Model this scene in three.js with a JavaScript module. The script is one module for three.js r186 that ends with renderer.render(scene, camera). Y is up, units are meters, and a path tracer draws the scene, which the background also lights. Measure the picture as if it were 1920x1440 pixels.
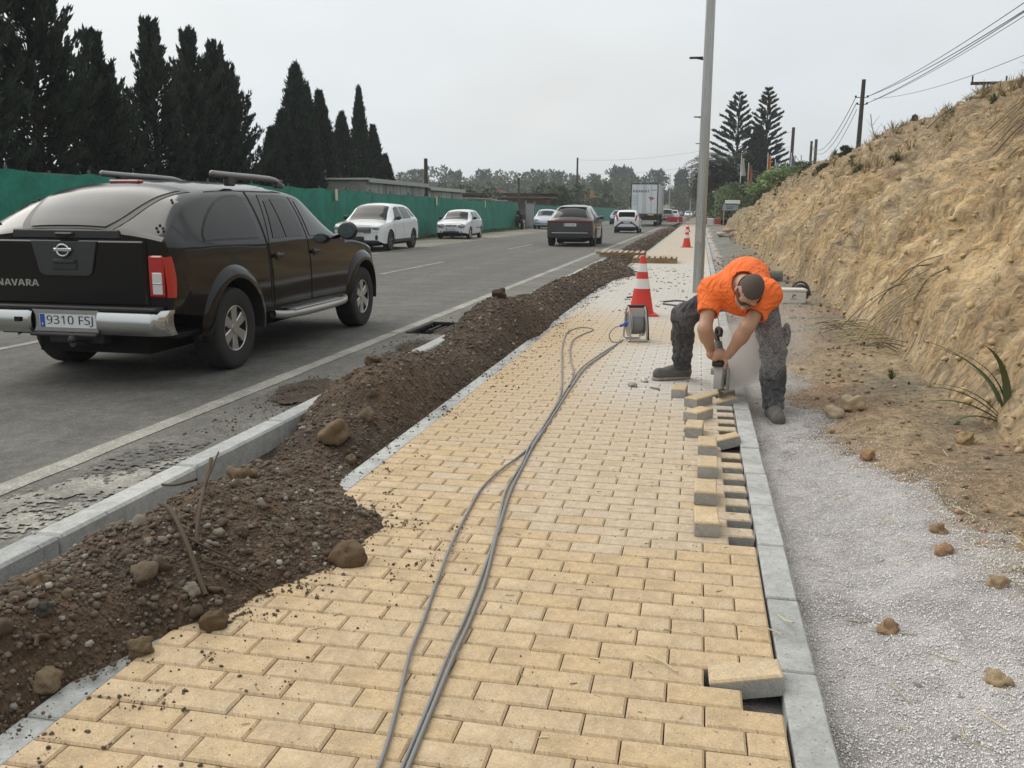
import * as THREE from 'three';
import { ImprovedNoise } from 'three/addons/math/ImprovedNoise.js';
import { mergeGeometries, mergeVertices } from 'three/addons/utils/BufferGeometryUtils.js';
import { MarchingCubes } from 'three/addons/objects/MarchingCubes.js';
import { FontLoader } from 'three/addons/loaders/FontLoader.js';
import { TextGeometry } from 'three/addons/geometries/TextGeometry.js';

// ---------------------------------------------------------------- camera, sky, sun, exposure
const scene = new THREE.Scene();
const camera = new THREE.PerspectiveCamera(46.14, 4 / 3, 0.05, 6000);
camera.position.set(0, 1.266, 0);
camera.rotation.order = 'YXZ';
camera.rotation.set(-0.19046, 0.20082, 0.00676);
const renderer = new THREE.WebGLRenderer({ antialias: true });
renderer.toneMapping = THREE.LinearToneMapping;
renderer.toneMappingExposure = 1.14;
renderer.shadowMap.enabled = true;

const SUN_DIR = new THREE.Vector3(-0.62, 0.72, -0.34).normalize();
const sun = new THREE.DirectionalLight(new THREE.Color(1, 0.95, 0.86), 1.45);
sun.position.copy(SUN_DIR).multiplyScalar(120);
sun.castShadow = true;
sun.shadow.radius = 100;
sun.shadow.camera.left = -70; sun.shadow.camera.right = 70; sun.shadow.camera.top = 70; sun.shadow.camera.bottom = -70; sun.shadow.camera.far = 400;
sun.name = 'sun';
scene.add(sun, sun.target);

const noise = new ImprovedNoise();
const N3 = (x, y, z = 0) => noise.noise(x, y, z);
function fbm(x, y, z = 0, o = 4) { let a = 0, s = 1, w = 0.5; for (let i = 0; i < o; i++) { a += w * N3(x * s + i * 17.3, y * s + i * 9.1, z * s + i * 3.7); s *= 2.03; w *= 0.5; } return a; }
const clamp = (v, a = 0, b = 1) => Math.min(b, Math.max(a, v));
const lerp = (a, b, t) => a + (b - a) * t;
const sstep = (a, b, v) => { const t = clamp((v - a) / (b - a)); return t * t * (3 - 2 * t); };
function rng(seed) { let a = seed >>> 0; return () => { a = (a + 0x6D2B79F5) >>> 0; let t = a; t = Math.imul(t ^ (t >>> 15), t | 1); t ^= t + Math.imul(t ^ (t >>> 7), t | 61); return ((t ^ (t >>> 14)) >>> 0) / 4294967296; }; }
const R = rng(20240611);
const rr = (a, b) => a + (b - a) * R();
const tab = (t, v) => { if (v <= t[0][0]) return t[0][1]; for (let i = 1; i < t.length; i++) if (v <= t[i][0]) { const u = (v - t[i - 1][0]) / (t[i][0] - t[i - 1][0]); const k = u * u * (3 - 2 * u); return lerp(t[i - 1][1], t[i][1], k); } return t[t.length - 1][1]; };

{ // thin bright overcast: brighter towards the veiled sun, faint drifting cloud
  const W = 1024, H = 512, d = new Float32Array(W * H * 4);
  for (let j = 0; j < H; j++) for (let i = 0; i < W; i++) {
    const up = ((j + 0.5) / H - 0.5) * Math.PI, az = ((i + 0.5) / W - 0.5) * 2 * Math.PI;
    const v = new THREE.Vector3(Math.cos(up) * Math.cos(az), Math.sin(up), Math.cos(up) * Math.sin(az));
    const c = v.dot(SUN_DIR), h = Math.max(0, v.y);
    const cl = fbm(v.x * 3.2 / (h + 0.35), v.z * 3.2 / (h + 0.35), 2.2, 5);
    const cl2 = fbm(v.x * 1.3 / (h + 0.3) + 5, v.z * 1.3 / (h + 0.3), 7.7, 3);
    let L = 0.675 + 0.075 * sstep(0, 0.7, h) + 0.22 * Math.pow(clamp((c + 0.25) / 1.25), 2.5) + 0.35 * Math.pow(clamp(c), 26) + 0.06 * cl + 0.06 * cl2;
    const blue = clamp(0.5 - 0.5 * c + 0.8 * cl2 + 0.25 * (1 - h));
    const o = (j * W + i) * 4;
    d[o] = L * lerp(1.015, 0.885, blue); d[o + 1] = L * lerp(1.015, 0.97, blue); d[o + 2] = L * lerp(0.99, 1.03, blue); d[o + 3] = 1;
  }
  const t = new THREE.DataTexture(d, W, H, THREE.RGBAFormat, THREE.FloatType);
  t.mapping = THREE.EquirectangularReflectionMapping; t.magFilter = t.minFilter = THREE.LinearFilter; t.needsUpdate = true;
  scene.background = t; scene.environment = t;
  scene.fog = new THREE.FogExp2(new THREE.Color(0.86, 0.90, 0.94), 0.0007);
}

// ---------------------------------------------------------------- helpers
const taken = {};
function numbered(n) { taken[n] = (taken[n] ?? -1) + 1; return taken[n] ? n + '_' + String(taken[n]).padStart(3, '0') : n; }
function tag(o, label, category, group, kind) {
  if (label) o.userData.label = label;
  if (category) o.userData.category = category;
  if (group) o.userData.group = group;
  if (kind || category) o.userData.kind = kind ?? 'thing';
  return o;
}
function thing(name, label, category, pos = [0, 0, 0], turn = 0, group) {
  const o = new THREE.Group(); o.name = numbered(name); o.position.set(...pos); o.rotation.y = turn; scene.add(o);
  return tag(o, label, category, group);
}
function structure(name, label) { const o = new THREE.Group(); o.name = numbered(name); scene.add(o); return tag(o, label, null, null, 'structure'); }
function mesh(name, geo, mat, parent) {
  const m = new THREE.Mesh(geo, mat); m.name = parent ? name : numbered(name); m.castShadow = m.receiveShadow = true; (parent ?? scene).add(m); return m;
}
const V = (x, y, z) => new THREE.Vector3(x, y, z);
const bare = (g, keep = ['position', 'normal', 'uv']) => { const o = g.index ? g.toNonIndexed() : g; for (const k of Object.keys(o.attributes)) if (!keep.includes(k)) o.deleteAttribute(k); return o; };
function merge(list) {
  const withC = list.some(g => g.attributes.color);
  const keep = withC ? ['position', 'normal', 'uv', 'color'] : ['position', 'normal', 'uv'];
  return mergeGeometries(list.map(g => { const o = bare(g, keep); if (!o.attributes.uv) o.setAttribute('uv', new THREE.BufferAttribute(new Float32Array(o.attributes.position.count * 2), 2)); if (withC && !o.attributes.color) o.setAttribute('color', new THREE.BufferAttribute(new Float32Array(o.attributes.position.count * 3).fill(1), 3)); if (!o.attributes.normal) o.computeVertexNormals(); return o; }));
}
function box(w, h, d, x = 0, y = 0, z = 0, ry = 0, ch = 0) { // chamfered box, centre at x,y,z
  let g;
  if (!ch) g = new THREE.BoxGeometry(w, h, d);
  else {
    const s = new THREE.Shape(), a = w / 2 - ch, b = h / 2 - ch, c = ch;
    s.moveTo(-a, -b - c); s.lineTo(a, -b - c); s.lineTo(a + c, -b); s.lineTo(a + c, b); s.lineTo(a, b + c); s.lineTo(-a, b + c); s.lineTo(-a - c, b); s.lineTo(-a - c, -b); s.closePath();
    g = new THREE.ExtrudeGeometry(s, { depth: d - 2 * ch, bevelEnabled: true, bevelThickness: ch, bevelSize: ch, bevelOffset: -ch, bevelSegments: 1, steps: 1, curveSegments: 1 });
    g.translate(0, 0, -(d - 2 * ch) / 2);
  }
  if (ry) g.rotateY(ry);
  g.translate(x, y, z); return g;
}
function rod(a, b, r0, r1 = r0, n = 10, capped = true) {
  a = a.isVector3 ? a : V(...a); b = b.isVector3 ? b : V(...b);
  const L = a.distanceTo(b), g = new THREE.CylinderGeometry(r1, r0, L, n, 1, !capped);
  g.applyQuaternion(new THREE.Quaternion().setFromUnitVectors(V(0, 1, 0), b.clone().sub(a).normalize()));
  const m = a.clone().add(b).multiplyScalar(0.5); g.translate(m.x, m.y, m.z); return g;
}
function tube(pts, r, n = 8, seg = 0, closed = false) { return new THREE.TubeGeometry(new THREE.CatmullRomCurve3(pts.map(p => p.isVector3 ? p : V(...p)), closed), seg || pts.length * 6, r, n, closed); }
function lathe(pts, n = 32) { return new THREE.LatheGeometry(pts.map(p => new THREE.Vector2(p[0], p[1])), n); }
function place(g, m) { return g.clone().applyMatrix4(m); }
function xf(pos, rot = [0, 0, 0], sc = 1) { return new THREE.Matrix4().compose(V(...pos), new THREE.Quaternion().setFromEuler(new THREE.Euler(...rot)), typeof sc === 'number' ? V(sc, sc, sc) : V(...sc)); }
function grid(nx, ny, fn, colorFn, uvFn) { // fn(i,j)->[x,y,z]
  const p = [], uv = [], c = [], idx = [];
  for (let j = 0; j <= ny; j++) for (let i = 0; i <= nx; i++) {
    const q = fn(i, j); p.push(...q); uv.push(...(uvFn ? uvFn(i, j, q) : [q[0], q[2]])); if (colorFn) c.push(...colorFn(i, j, q));
  }
  for (let j = 0; j < ny; j++) for (let i = 0; i < nx; i++) { const a = j * (nx + 1) + i, b = a + 1, e = a + nx + 1, f = e + 1; idx.push(a, e, b, b, e, f); }
  const g = new THREE.BufferGeometry();
  g.setAttribute('position', new THREE.Float32BufferAttribute(p, 3)); g.setAttribute('uv', new THREE.Float32BufferAttribute(uv, 2));
  if (colorFn) g.setAttribute('color', new THREE.Float32BufferAttribute(c, 3));
  g.setIndex(idx); g.computeVertexNormals(); return g;
}
// triangle soup builder for foliage and twigs
class Soup {
  constructor() { this.p = []; this.c = []; }
  tri(a, b, c, col) { this.p.push(a.x, a.y, a.z, b.x, b.y, b.z, c.x, c.y, c.z); if (col) for (let k = 0; k < 3; k++) this.c.push(...col); }
  geo() { const g = new THREE.BufferGeometry(); g.setAttribute('position', new THREE.Float32BufferAttribute(this.p, 3)); if (this.c.length) g.setAttribute('color', new THREE.Float32BufferAttribute(this.c, 3)); g.setAttribute('uv', new THREE.Float32BufferAttribute(new Float32Array(this.p.length / 3 * 2), 2)); g.computeVertexNormals(); return g; }
}
const vcol = (g, c) => { const n = g.attributes.position.count, a = new Float32Array(n * 3); for (let i = 0; i < n; i++) a.set(c, i * 3); g.setAttribute('color', new THREE.BufferAttribute(a, 3)); return g; };
const lin = (r, g, b) => new THREE.Color().setRGB(r, g, b);

// ---------------------------------------------------------------- textures
function pnoise(P, seed) { // periodic value noise on a P x P lattice
  const r = rng(seed), t = new Float32Array(P * P); for (let i = 0; i < t.length; i++) t[i] = r();
  return (u, v) => { const x = u * P, y = v * P, i = Math.floor(x), j = Math.floor(y); let a = x - i, b = y - j; a = a * a * (3 - 2 * a); b = b * b * (3 - 2 * b); const q = (m, n) => t[((n % P + P) % P) * P + ((m % P + P) % P)]; return lerp(lerp(q(i, j), q(i + 1, j), a), lerp(q(i, j + 1), q(i + 1, j + 1), a), b); };
}
function makeTex(size, fn, srgb, rep = 1) {
  const d = new Uint8Array(size * size * 4);
  for (let j = 0; j < size; j++) for (let i = 0; i < size; i++) { const c = fn((i + 0.5) / size, (j + 0.5) / size), o = (j * size + i) * 4; d[o] = clamp(c[0]) * 255; d[o + 1] = clamp(c[1]) * 255; d[o + 2] = clamp(c[2]) * 255; d[o + 3] = 255; }
  const t = new THREE.DataTexture(d, size, size, THREE.RGBAFormat); t.wrapS = t.wrapT = THREE.RepeatWrapping; t.magFilter = THREE.LinearFilter; t.minFilter = THREE.LinearMipmapLinearFilter; t.generateMipmaps = true;
  if (srgb) t.colorSpace = THREE.SRGBColorSpace; t.repeat.set(rep, rep); t.needsUpdate = true; return t;
}
// cellular grains: returns [distance to nearest, id of the nearest, distance to second]
function cells(P, seed) {
  const r = rng(seed), px = new Float32Array(P * P), py = new Float32Array(P * P), id = new Float32Array(P * P);
  for (let i = 0; i < P * P; i++) { px[i] = r(); py[i] = r(); id[i] = r(); }
  return (u, v) => { const x = u * P, y = v * P, i = Math.floor(x), j = Math.floor(y); let d1 = 9, d2 = 9, w = 0; for (let b = -1; b <= 1; b++) for (let a = -1; a <= 1; a++) { const m = ((i + a) % P + P) % P, n = ((j + b) % P + P) % P, k = n * P + m, dx = i + a + px[k] - x, dy = j + b + py[k] - y, e = Math.hypot(dx, dy); if (e < d1) { d2 = d1; d1 = e; w = id[k]; } else if (e < d2) d2 = e; } return [d1, w, d2]; };
}
const TX = {};
{
  const n1 = pnoise(8, 1), n2 = pnoise(32, 2), n3 = pnoise(128, 3), n4 = pnoise(420, 4), n5 = pnoise(16, 5), n6 = pnoise(64, 6);
  const c1 = cells(150, 7), c2 = cells(40, 8), c3 = cells(90, 9), c4 = cells(110, 10), c5 = cells(14, 12);
  // stone chips in worn asphalt, grey multiplier around 0.75
  const asph = (u, v) => { const [d, w] = c1(u, v); const chip = w > 0.55 ? 0.16 * (w - 0.55) * (1 - clamp(d * 1.7)) * 4 : -0.06 * w; return 0.70 + chip + 0.07 * (n4(u, v) - 0.5) + 0.12 * (n1(u, v) - 0.5) + 0.10 * (n2(u, v) - 0.5) + 0.06 * (n6(u, v) - 0.5); };
  TX.asphalt = makeTex(1024, (u, v) => { const a = asph(u, v); return [a, a * 0.99, a * 0.965]; }, true, 1 / 2.1);
  TX.asphaltBump = makeTex(512, (u, v) => { const [d] = c1(u, v); const a = 1 - d + 0.3 * n4(u, v); return [a, a, a]; }, false, 1 / 2.1);
  const con = (u, v) => 0.80 + 0.10 * (n1(u, v) - 0.5) + 0.09 * (n2(u, v) - 0.5) + 0.07 * (n3(u, v) - 0.5) + 0.09 * (n4(u, v) - 0.5) - (c2(u, v)[0] < 0.09 && c2(u, v)[1] > 0.62 ? 0.22 : 0);
  TX.concrete = makeTex(1024, (u, v) => { const a = con(u, v); return [a, a, a * 0.985]; }, true, 1 / 1.0);
  TX.concreteBump = makeTex(512, (u, v) => { const p = c2(u, v); const a = 0.6 + 0.25 * n3(u, v) + 0.2 * n4(u, v) - (p[0] < 0.09 && p[1] > 0.62 ? 0.5 : 0); return [a, a, a]; }, false, 1);
  // fine sandy face of the pavers with pale and dark specks
  TX.paver = makeTex(1024, (u, v) => { const [d, w] = c3(u, v); let a = 0.845 + 0.055 * (n2(u, v) - 0.5) + 0.09 * (n3(u, v) - 0.5) + 0.11 * (n4(u, v) - 0.5) + 0.08 * (n1(u, v) - 0.5); let b = a; if (w > 0.93 && d < 0.28) { a += 0.13; b += 0.15; } else if (w < 0.035 && d < 0.22) { a -= 0.28; b -= 0.28; } const s = sstep(0.62, 0.85, n5(u, v)) * 0.028; return [a + s * 0.6, a + s, b * 0.99 + s * 1.9]; }, true, 1 / 0.6);
  TX.paverBump = makeTex(512, (u, v) => { const a = 0.5 + 0.35 * (n3(u, v) - 0.5) + 0.6 * (n4(u, v) - 0.5); return [a, a, a]; }, false, 1 / 0.6);
  const soil = (u, v) => { const [d, w] = c4(u, v), e = c2(u, v); return 0.80 + 0.30 * (w - 0.5) * (1 - clamp(d * 1.2)) + 0.22 * (n2(u, v) - 0.5) + 0.16 * (n4(u, v) - 0.5) + 0.20 * (e[1] - 0.5) * clamp(1 - e[0] * 1.8); };
  TX.soil = makeTex(1024, (u, v) => { const a = soil(u, v); const g = n6(u, v); return [a, a * (0.985 + 0.03 * g), a * (0.95 + 0.08 * g)]; }, true, 1 / 1.1);
  TX.soilBump = makeTex(512, (u, v) => { const e = c2(u, v), f = c4(u, v); const a = 0.9 - 0.5 * e[0] - 0.35 * f[0] + 0.15 * n4(u, v); return [a, a, a]; }, false, 1 / 1.1);
  // pale crushed grit
  TX.grit = makeTex(1024, (u, v) => { const [d, w, d2] = c1(u, v); const a = 0.80 + 0.34 * (w - 0.4) * clamp((d2 - d) * 3) - 0.20 * (1 - clamp((d2 - d) * 3.2)) + 0.10 * (n1(u, v) - 0.5) + 0.08 * (n2(u, v) - 0.5); return [a * 1.0, a * 0.985, a * 0.985]; }, true, 1 / 0.8);
  TX.gritBump = makeTex(1024, (u, v) => { const [d, w, d2] = c1(u, v); const a = clamp((d2 - d) * 1.6) * (0.5 + 0.5 * w); return [a, a, a]; }, false, 1 / 0.8);
  // clay cut: streaks left by the digger, crumbs and cracks
  const n7 = pnoise(24, 21), n8 = pnoise(7, 22);
  const clay = (u, v) => { const su = u + 0.10 * n8(u, v), sv = v + 0.12 * n5(u, v); const st = pn9(su * 1.0 + 0.0, sv) ; return 0.84 + 0.36 * (st - 0.5) + 0.18 * (n2(u, v) - 0.5) + 0.13 * (n3(u, v) - 0.5) + 0.09 * (n4(u, v) - 0.5) + 0.12 * (c2(u, v)[1] - 0.5) * clamp(1 - c2(u, v)[0] * 1.5); };
  const q9 = pnoise(60, 23), q10 = pnoise(12, 24); function pn9(u, v) { return 0.6 * q9(u + v * 0.0, Math.round(0) + v * 0.25) + 0.4 * q10(u, v); }
  TX.clay = makeTex(1024, (u, v) => { const a = clay(u, v), t = n7(u, v); return [a, a * (0.97 + 0.04 * t), a * (0.92 + 0.12 * t)]; }, true, 1 / 2.4);
  TX.clayBump = makeTex(1024, (u, v) => { const e = c2(u, v), f = c5(u, v); const a = 0.25 + 0.35 * pn9(u + 0.1 * n8(u, v), v + 0.12 * n5(u, v)) + 0.35 * (1 - e[0]) * 0.6 + 0.25 * n3(u, v) - 0.12 * (1 - clamp((f[2] - f[0]) * 7)); return [a, a, a]; }, false, 1 / 2.4);
  TX.wood = makeTex(512, (u, v) => { const a = 0.72 + 0.22 * (q9(v * 1.0, u * 0.12) - 0.5) + 0.12 * (n4(u, v) - 0.5); return [a, a * 0.98, a * 0.95]; }, true, 1);
  TX.cloth = makeTex(512, (u, v) => { const a = 0.82 + 0.10 * (n2(u, v) - 0.5) + 0.10 * (n4(u, v) - 0.5) + 0.12 * (n5(u, v) - 0.5); return [a, a, a]; }, true, 1 / 0.5);
  TX.dustCloth = makeTex(512, (u, v) => { const k = sstep(0.45, 0.85, 0.55 * n1(u, v) + 0.3 * n2(u, v) + 0.3 * n3(u, v)), a = 0.50 + 0.20 * k + 0.10 * (n4(u, v) - 0.5) + 0.08 * (n2(u, v) - 0.5); return [a, a * 0.995, a * 0.99]; }, true, 1 / 0.7);
  TX.fold = makeTex(512, (u, v) => { const a = n1(u + 0.06 * n5(u, v), v), b = n5(u + 0.05 * n1(u, v), v + 0.04 * n2(u, v)), q = 0.6 * (1 - Math.abs(2 * a - 1)) + 0.4 * (1 - Math.abs(2 * b - 1)) + 0.05 * n4(u, v); return [q, q, q]; }, false, 1 / 0.42);
  TX.net = makeTex(512, (u, v) => { const a = 0.80 + 0.08 * Math.sin(u * 2 * Math.PI * 90) + 0.06 * Math.sin(v * 2 * Math.PI * 90) + 0.14 * (n1(u, v) - 0.5) + 0.10 * (n2(u, v) - 0.5); return [a, a, a]; }, true, 1 / 2);
}
const mat = (c, rough = 0.9, o = {}) => new THREE.MeshStandardMaterial({ color: Array.isArray(c) ? lin(...c) : c, roughness: rough, side: THREE.DoubleSide, ...o });
const phys = (c, rough, o = {}) => new THREE.MeshPhysicalMaterial({ color: Array.isArray(c) ? lin(...c) : c, roughness: rough, side: THREE.DoubleSide, ...o });
const M = {
  asphalt: mat([0.235, 0.232, 0.226], 0.88, { map: TX.asphalt, bumpMap: TX.asphaltBump, bumpScale: 0.003, vertexColors: true }),
  line: mat([0.95, 0.94, 0.90], 0.8, { map: TX.asphalt, bumpMap: TX.asphaltBump, bumpScale: 0.002, vertexColors: true }),
  concrete: mat([0.64, 0.655, 0.66], 0.9, { map: TX.concrete, bumpMap: TX.concreteBump, bumpScale: 0.002 }),
  concreteB: mat([0.59, 0.605, 0.61], 0.9, { map: TX.concrete, bumpMap: TX.concreteBump, bumpScale: 0.002 }),
  concreteC: mat([0.69, 0.70, 0.695], 0.9, { map: TX.concrete, bumpMap: TX.concreteBump, bumpScale: 0.002 }),
  mortar: mat([0.55, 0.54, 0.49], 0.95, { map: TX.grit }),
  paver: mat([1, 1, 1], 0.88, { map: TX.paver, bumpMap: TX.paverBump, bumpScale: 0.0012, vertexColors: true }),
  soil: mat([0.128, 0.090, 0.060], 0.97, { map: TX.soil, bumpMap: TX.soilBump, bumpScale: 0.028, vertexColors: true }),
  clod: mat([1, 1, 1], 0.95),
  stone: mat([0.33, 0.28, 0.22], 0.88, { map: TX.concrete, bumpMap: TX.soilBump, bumpScale: 0.004, vertexColors: true }),
  grit: mat([0.97, 0.945, 0.925], 0.95, { map: TX.grit, bumpMap: TX.gritBump, bumpScale: 0.006, vertexColors: true }),
  dirt: mat([1, 1, 1], 0.97, { map: TX.soil, bumpMap: TX.soilBump, bumpScale: 0.014, vertexColors: true }),
  clay: mat([1, 1, 1], 0.95, { map: TX.clay, bumpMap: TX.clayBump, bumpScale: 0.05, vertexColors: true }),
  wood: mat([0.62, 0.46, 0.27], 0.8, { map: TX.wood }),
  darkWood: mat([0.12, 0.10, 0.085], 0.9, { map: TX.wood }),
  steel: mat([0.66, 0.68, 0.685], 0.40, { metalness: 0.45, map: TX.concrete }),
  black: mat([0.018, 0.018, 0.019], 0.55),
  rubber: mat([0.022, 0.022, 0.022], 0.85),
  foliage: mat([1, 1, 1], 0.9, { vertexColors: true }),
};

// ---------------------------------------------------------------- ground, road, markings
{
  const g = new THREE.PlaneGeometry(5000, 5000, 1, 1); g.rotateX(-Math.PI / 2); g.translate(0, -0.45, -1500);
  const uv = g.attributes.uv; for (let i = 0; i < uv.count; i++) uv.setXY(i, uv.getX(i) * 5000, uv.getY(i) * 5000); vcol(g, [0.30, 0.27, 0.19]);
  tag(mesh('ground', g, M.dirt), null, null, null, 'structure');
}
const zs = (a, b, d0, k) => { const o = [a]; let z = a, d = d0; while (z > b) { z -= d; d *= k; o.push(Math.max(z, b)); } return o; };
const RY = -0.12, PIT = { x0: -3.22, x1: -2.62, z0: -10.75, z1: -9.75 };
{ // asphalt carriageway with a square opening left for the gully pit
  const xs = [-10.3, -9.6, -8.8, -8, -7.2, -6.5, -5.8, -5, -4.4, -3.8, -3.5, PIT.x0, -2.92, PIT.x1, -2.54], z = [3, 2, ...zs(1, -9.5, 0.35, 1.02), PIT.z1, -10.25, PIT.z0, ...zs(-11.1, -420, 0.6, 1.05)];
  const g = grid(xs.length - 1, z.length - 1, (i, j) => [xs[i], RY, z[j]], (i, j, [x, , zz]) => {
    let a = 1 + 0.30 * fbm(x * 0.45, zz * 0.11, 1.1, 3) + 0.12 * fbm(x * 1.6, zz * 0.5, 4, 2);
    const worn = Math.exp(-Math.pow((x + 4.1) / 0.45, 2)) + Math.exp(-Math.pow((x + 5.7) / 0.45, 2)); a *= 1 + 0.10 * worn;
    const gut = sstep(-3.45, -3.15, x); a *= 1 + 0.32 * gut + 0.3 * gut * fbm(x * 3, zz * 1.3, 8, 3);
    return [a * 1.0, a * 0.99, a * (0.97 - 0.03 * gut)];
  });
  const id = g.index.array, keep = [], P = g.attributes.position;
  for (let k = 0; k < id.length; k += 3) { let cx = 0, cz = 0; for (let q = 0; q < 3; q++) { cx += P.getX(id[k + q]) / 3; cz += P.getZ(id[k + q]) / 3; } if (!(cx > PIT.x0 && cx < PIT.x1 && cz > PIT.z0 && cz < PIT.z1)) keep.push(id[k], id[k + 1], id[k + 2]); }
  g.setIndex(keep);
  const road = structure('road'); mesh('asphalt', g, M.asphalt, road);
  const mark = (name, x0, x1, za, zb) => { const n = Math.max(2, Math.ceil((za - zb) / 0.35)), e = (z, s) => 0.012 * N3(z * 3.1, s, 2.5); mesh(name, grid(3, n, (i, j) => { const zz = lerp(za, zb, j / n); return [lerp(x0 + e(zz, 1), x1 + e(zz, 7), i / 3), RY + 0.004, zz]; }, (i, j, [x, , zz]) => { const w = 0.62 + 0.5 * fbm(x * 3, zz * 2.2, 9, 4); const t = clamp(w, 0.30, 0.92); return [t, t, t * 0.97]; }), M.line, road); };
  mark('edge_line', -3.42, -3.28, 2, -10.0 + 0.3); mark('edge_line', -3.42, -3.28, -9.75, -190);
  for (let k = 0; k < 14; k++) mark('centre_line_dash', -6.80, -6.68, -5.2 - k * 13.5, -10.2 - k * 13.5);
  mark('edge_line', -10.16, -10.04, 2, -190);
  // gully pit sunk through the opening
  const pit = thing('drain_pit', 'square open drain pit with black broken edge in the road gutter', 'drain');
  const w = PIT.x1 - PIT.x0, d = PIT.z1 - PIT.z0, cx = (PIT.x0 + PIT.x1) / 2, cz = (PIT.z0 + PIT.z1) / 2;
  mesh('pit_wall', merge([box(0.04, 0.5, d, PIT.x0 - 0.02, -0.375, cz), box(0.04, 0.5, d, PIT.x1 + 0.02, -0.375, cz), box(w, 0.5, 0.04, cx, -0.375, PIT.z0 - 0.02), box(w, 0.5, 0.04, cx, -0.375, PIT.z1 + 0.02), box(w, 0.04, d, cx, -0.62, cz)]), M.black, pit);
  mesh('grate_frame', merge([box(0.05, 0.03, d, PIT.x0 + 0.02, -0.118, cz), box(w, 0.03, 0.05, cx, -0.116, PIT.z0 + 0.02)]), M.rubber, pit);
  for (let k = 0; k < 5; k++) mesh('grate_bar', box(0.03, 0.035, d * 0.55, PIT.x0 + 0.14 + k * 0.07, -0.15 - 0.01 * k, PIT.z0 + d * 0.32), M.rubber, pit);
}
{ // dirt verge between the carriageway and the net fence, weeds at the fence foot
  const z = zs(3, -300, 0.7, 1.035), xs = 14;
  const g = grid(xs, z.length - 1, (i, j) => { const x = -10.25 - i * 0.7; return [x, -0.128 + 0.03 * fbm(x, z[j] * 0.4, 3, 3) * sstep(0, 2, i) - (i === 0 ? 0.03 : 0), z[j]]; }, (i, j, [x, , zz]) => { const k = fbm(x * 0.7, zz * 0.35, 5, 4), g2 = sstep(-12.6, -13.4, x + k); return [lerp(0.40, 0.16, g2) * (1 + k), lerp(0.37, 0.19, g2) * (1 + k), lerp(0.31, 0.08, g2) * (1 + k)]; });
  tag(mesh('verge', g, M.dirt), null, null, null, 'structure');
}

// ---------------------------------------------------------------- pavement of sand-coloured block pavers
const X0 = 0.069, D0 = 3.414, PL = -1.531, PR = 0.269;
const yellow = [[0.73, 0.55, 0.345], [0.74, 0.555, 0.35], [0.73, 0.55, 0.355], [0.73, 0.545, 0.33], [0.74, 0.565, 0.365], [0.73, 0.555, 0.36], [0.72, 0.535, 0.33]];
const grey = [0.50, 0.49, 0.46];
function paverGeo(w, d, tone, seed, cutL = false, h = 0.06) { // top face at y = 0, chamfered, sand-coloured facing on a grey core
  const r = rng(seed), c = 0.006, a = w / 2, b = d / 2, rg = [[a, b, -h, 0], [a, b, -0.0095, 0], [a, b, -0.0094, 1], [a, b, -c * 0.9, 1], [a - c, b - c, 0, 1]];
  const P = [], C = [], U = [], ou = r(), ov = r();
  const ring = rg.map(([x, z, y, k]) => [[-x, y, -z, k], [x, y, -z, k], [x, y, z, k], [-x, y, z, k]]);
  const put = q => { P.push(q[0], q[1], q[2]); const t = q[3] ? tone : grey; C.push(...t); U.push(q[0] + ou + q[1] * 0.7, q[2] + ov + q[1]); };
  for (let k = 0; k < rg.length - 1; k++) for (let s = 0; s < 4; s++) { const n = (s + 1) % 4, A = ring[k][s], B = ring[k][n], D = ring[k + 1][s], E = ring[k + 1][n]; if (k === 1) continue; [A, D, B, B, D, E].forEach(put); }
  const t = ring[rg.length - 1], o = ring[0]; [t[0], t[3], t[1], t[1], t[3], t[2]].forEach(put); [o[0], o[1], o[3], o[1], o[2], o[3]].forEach(put);
  const g = new THREE.BufferGeometry(); g.setAttribute('position', new THREE.Float32BufferAttribute(P, 3)); g.setAttribute('color', new THREE.Float32BufferAttribute(C, 3)); g.setAttribute('uv', new THREE.Float32BufferAttribute(U, 2)); g.computeVertexNormals(); return g;
}
const dusty = (x, z) => { // pale cutting dust lying on the blocks, thick round the saw and along the walkway behind it
  const k = 0.35 * fbm(x * 1.3, z * 0.9, 6.1, 3);
  const a = sstep(1.5, 0.25, Math.hypot((x - 0.1) / 1.0, (z + 7.4) / 1.9) + k * 1.2), b = sstep(-8.0, -11.5, z + 1.6 * k - x * 1.2) * (1 - 0.45 * sstep(-20.5, -26, z));
  const c = clamp(0.30 * sstep(-1.9, -5.5, z) * sstep(-1.5, -0.3, x + 0.8 * k) + 0.5 * k); return clamp(Math.max(a, 0.95 * b, c) + 0.3 * k * (b > 0.1 ? 1 : 0));
};
const pavement = structure('pavement');
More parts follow.
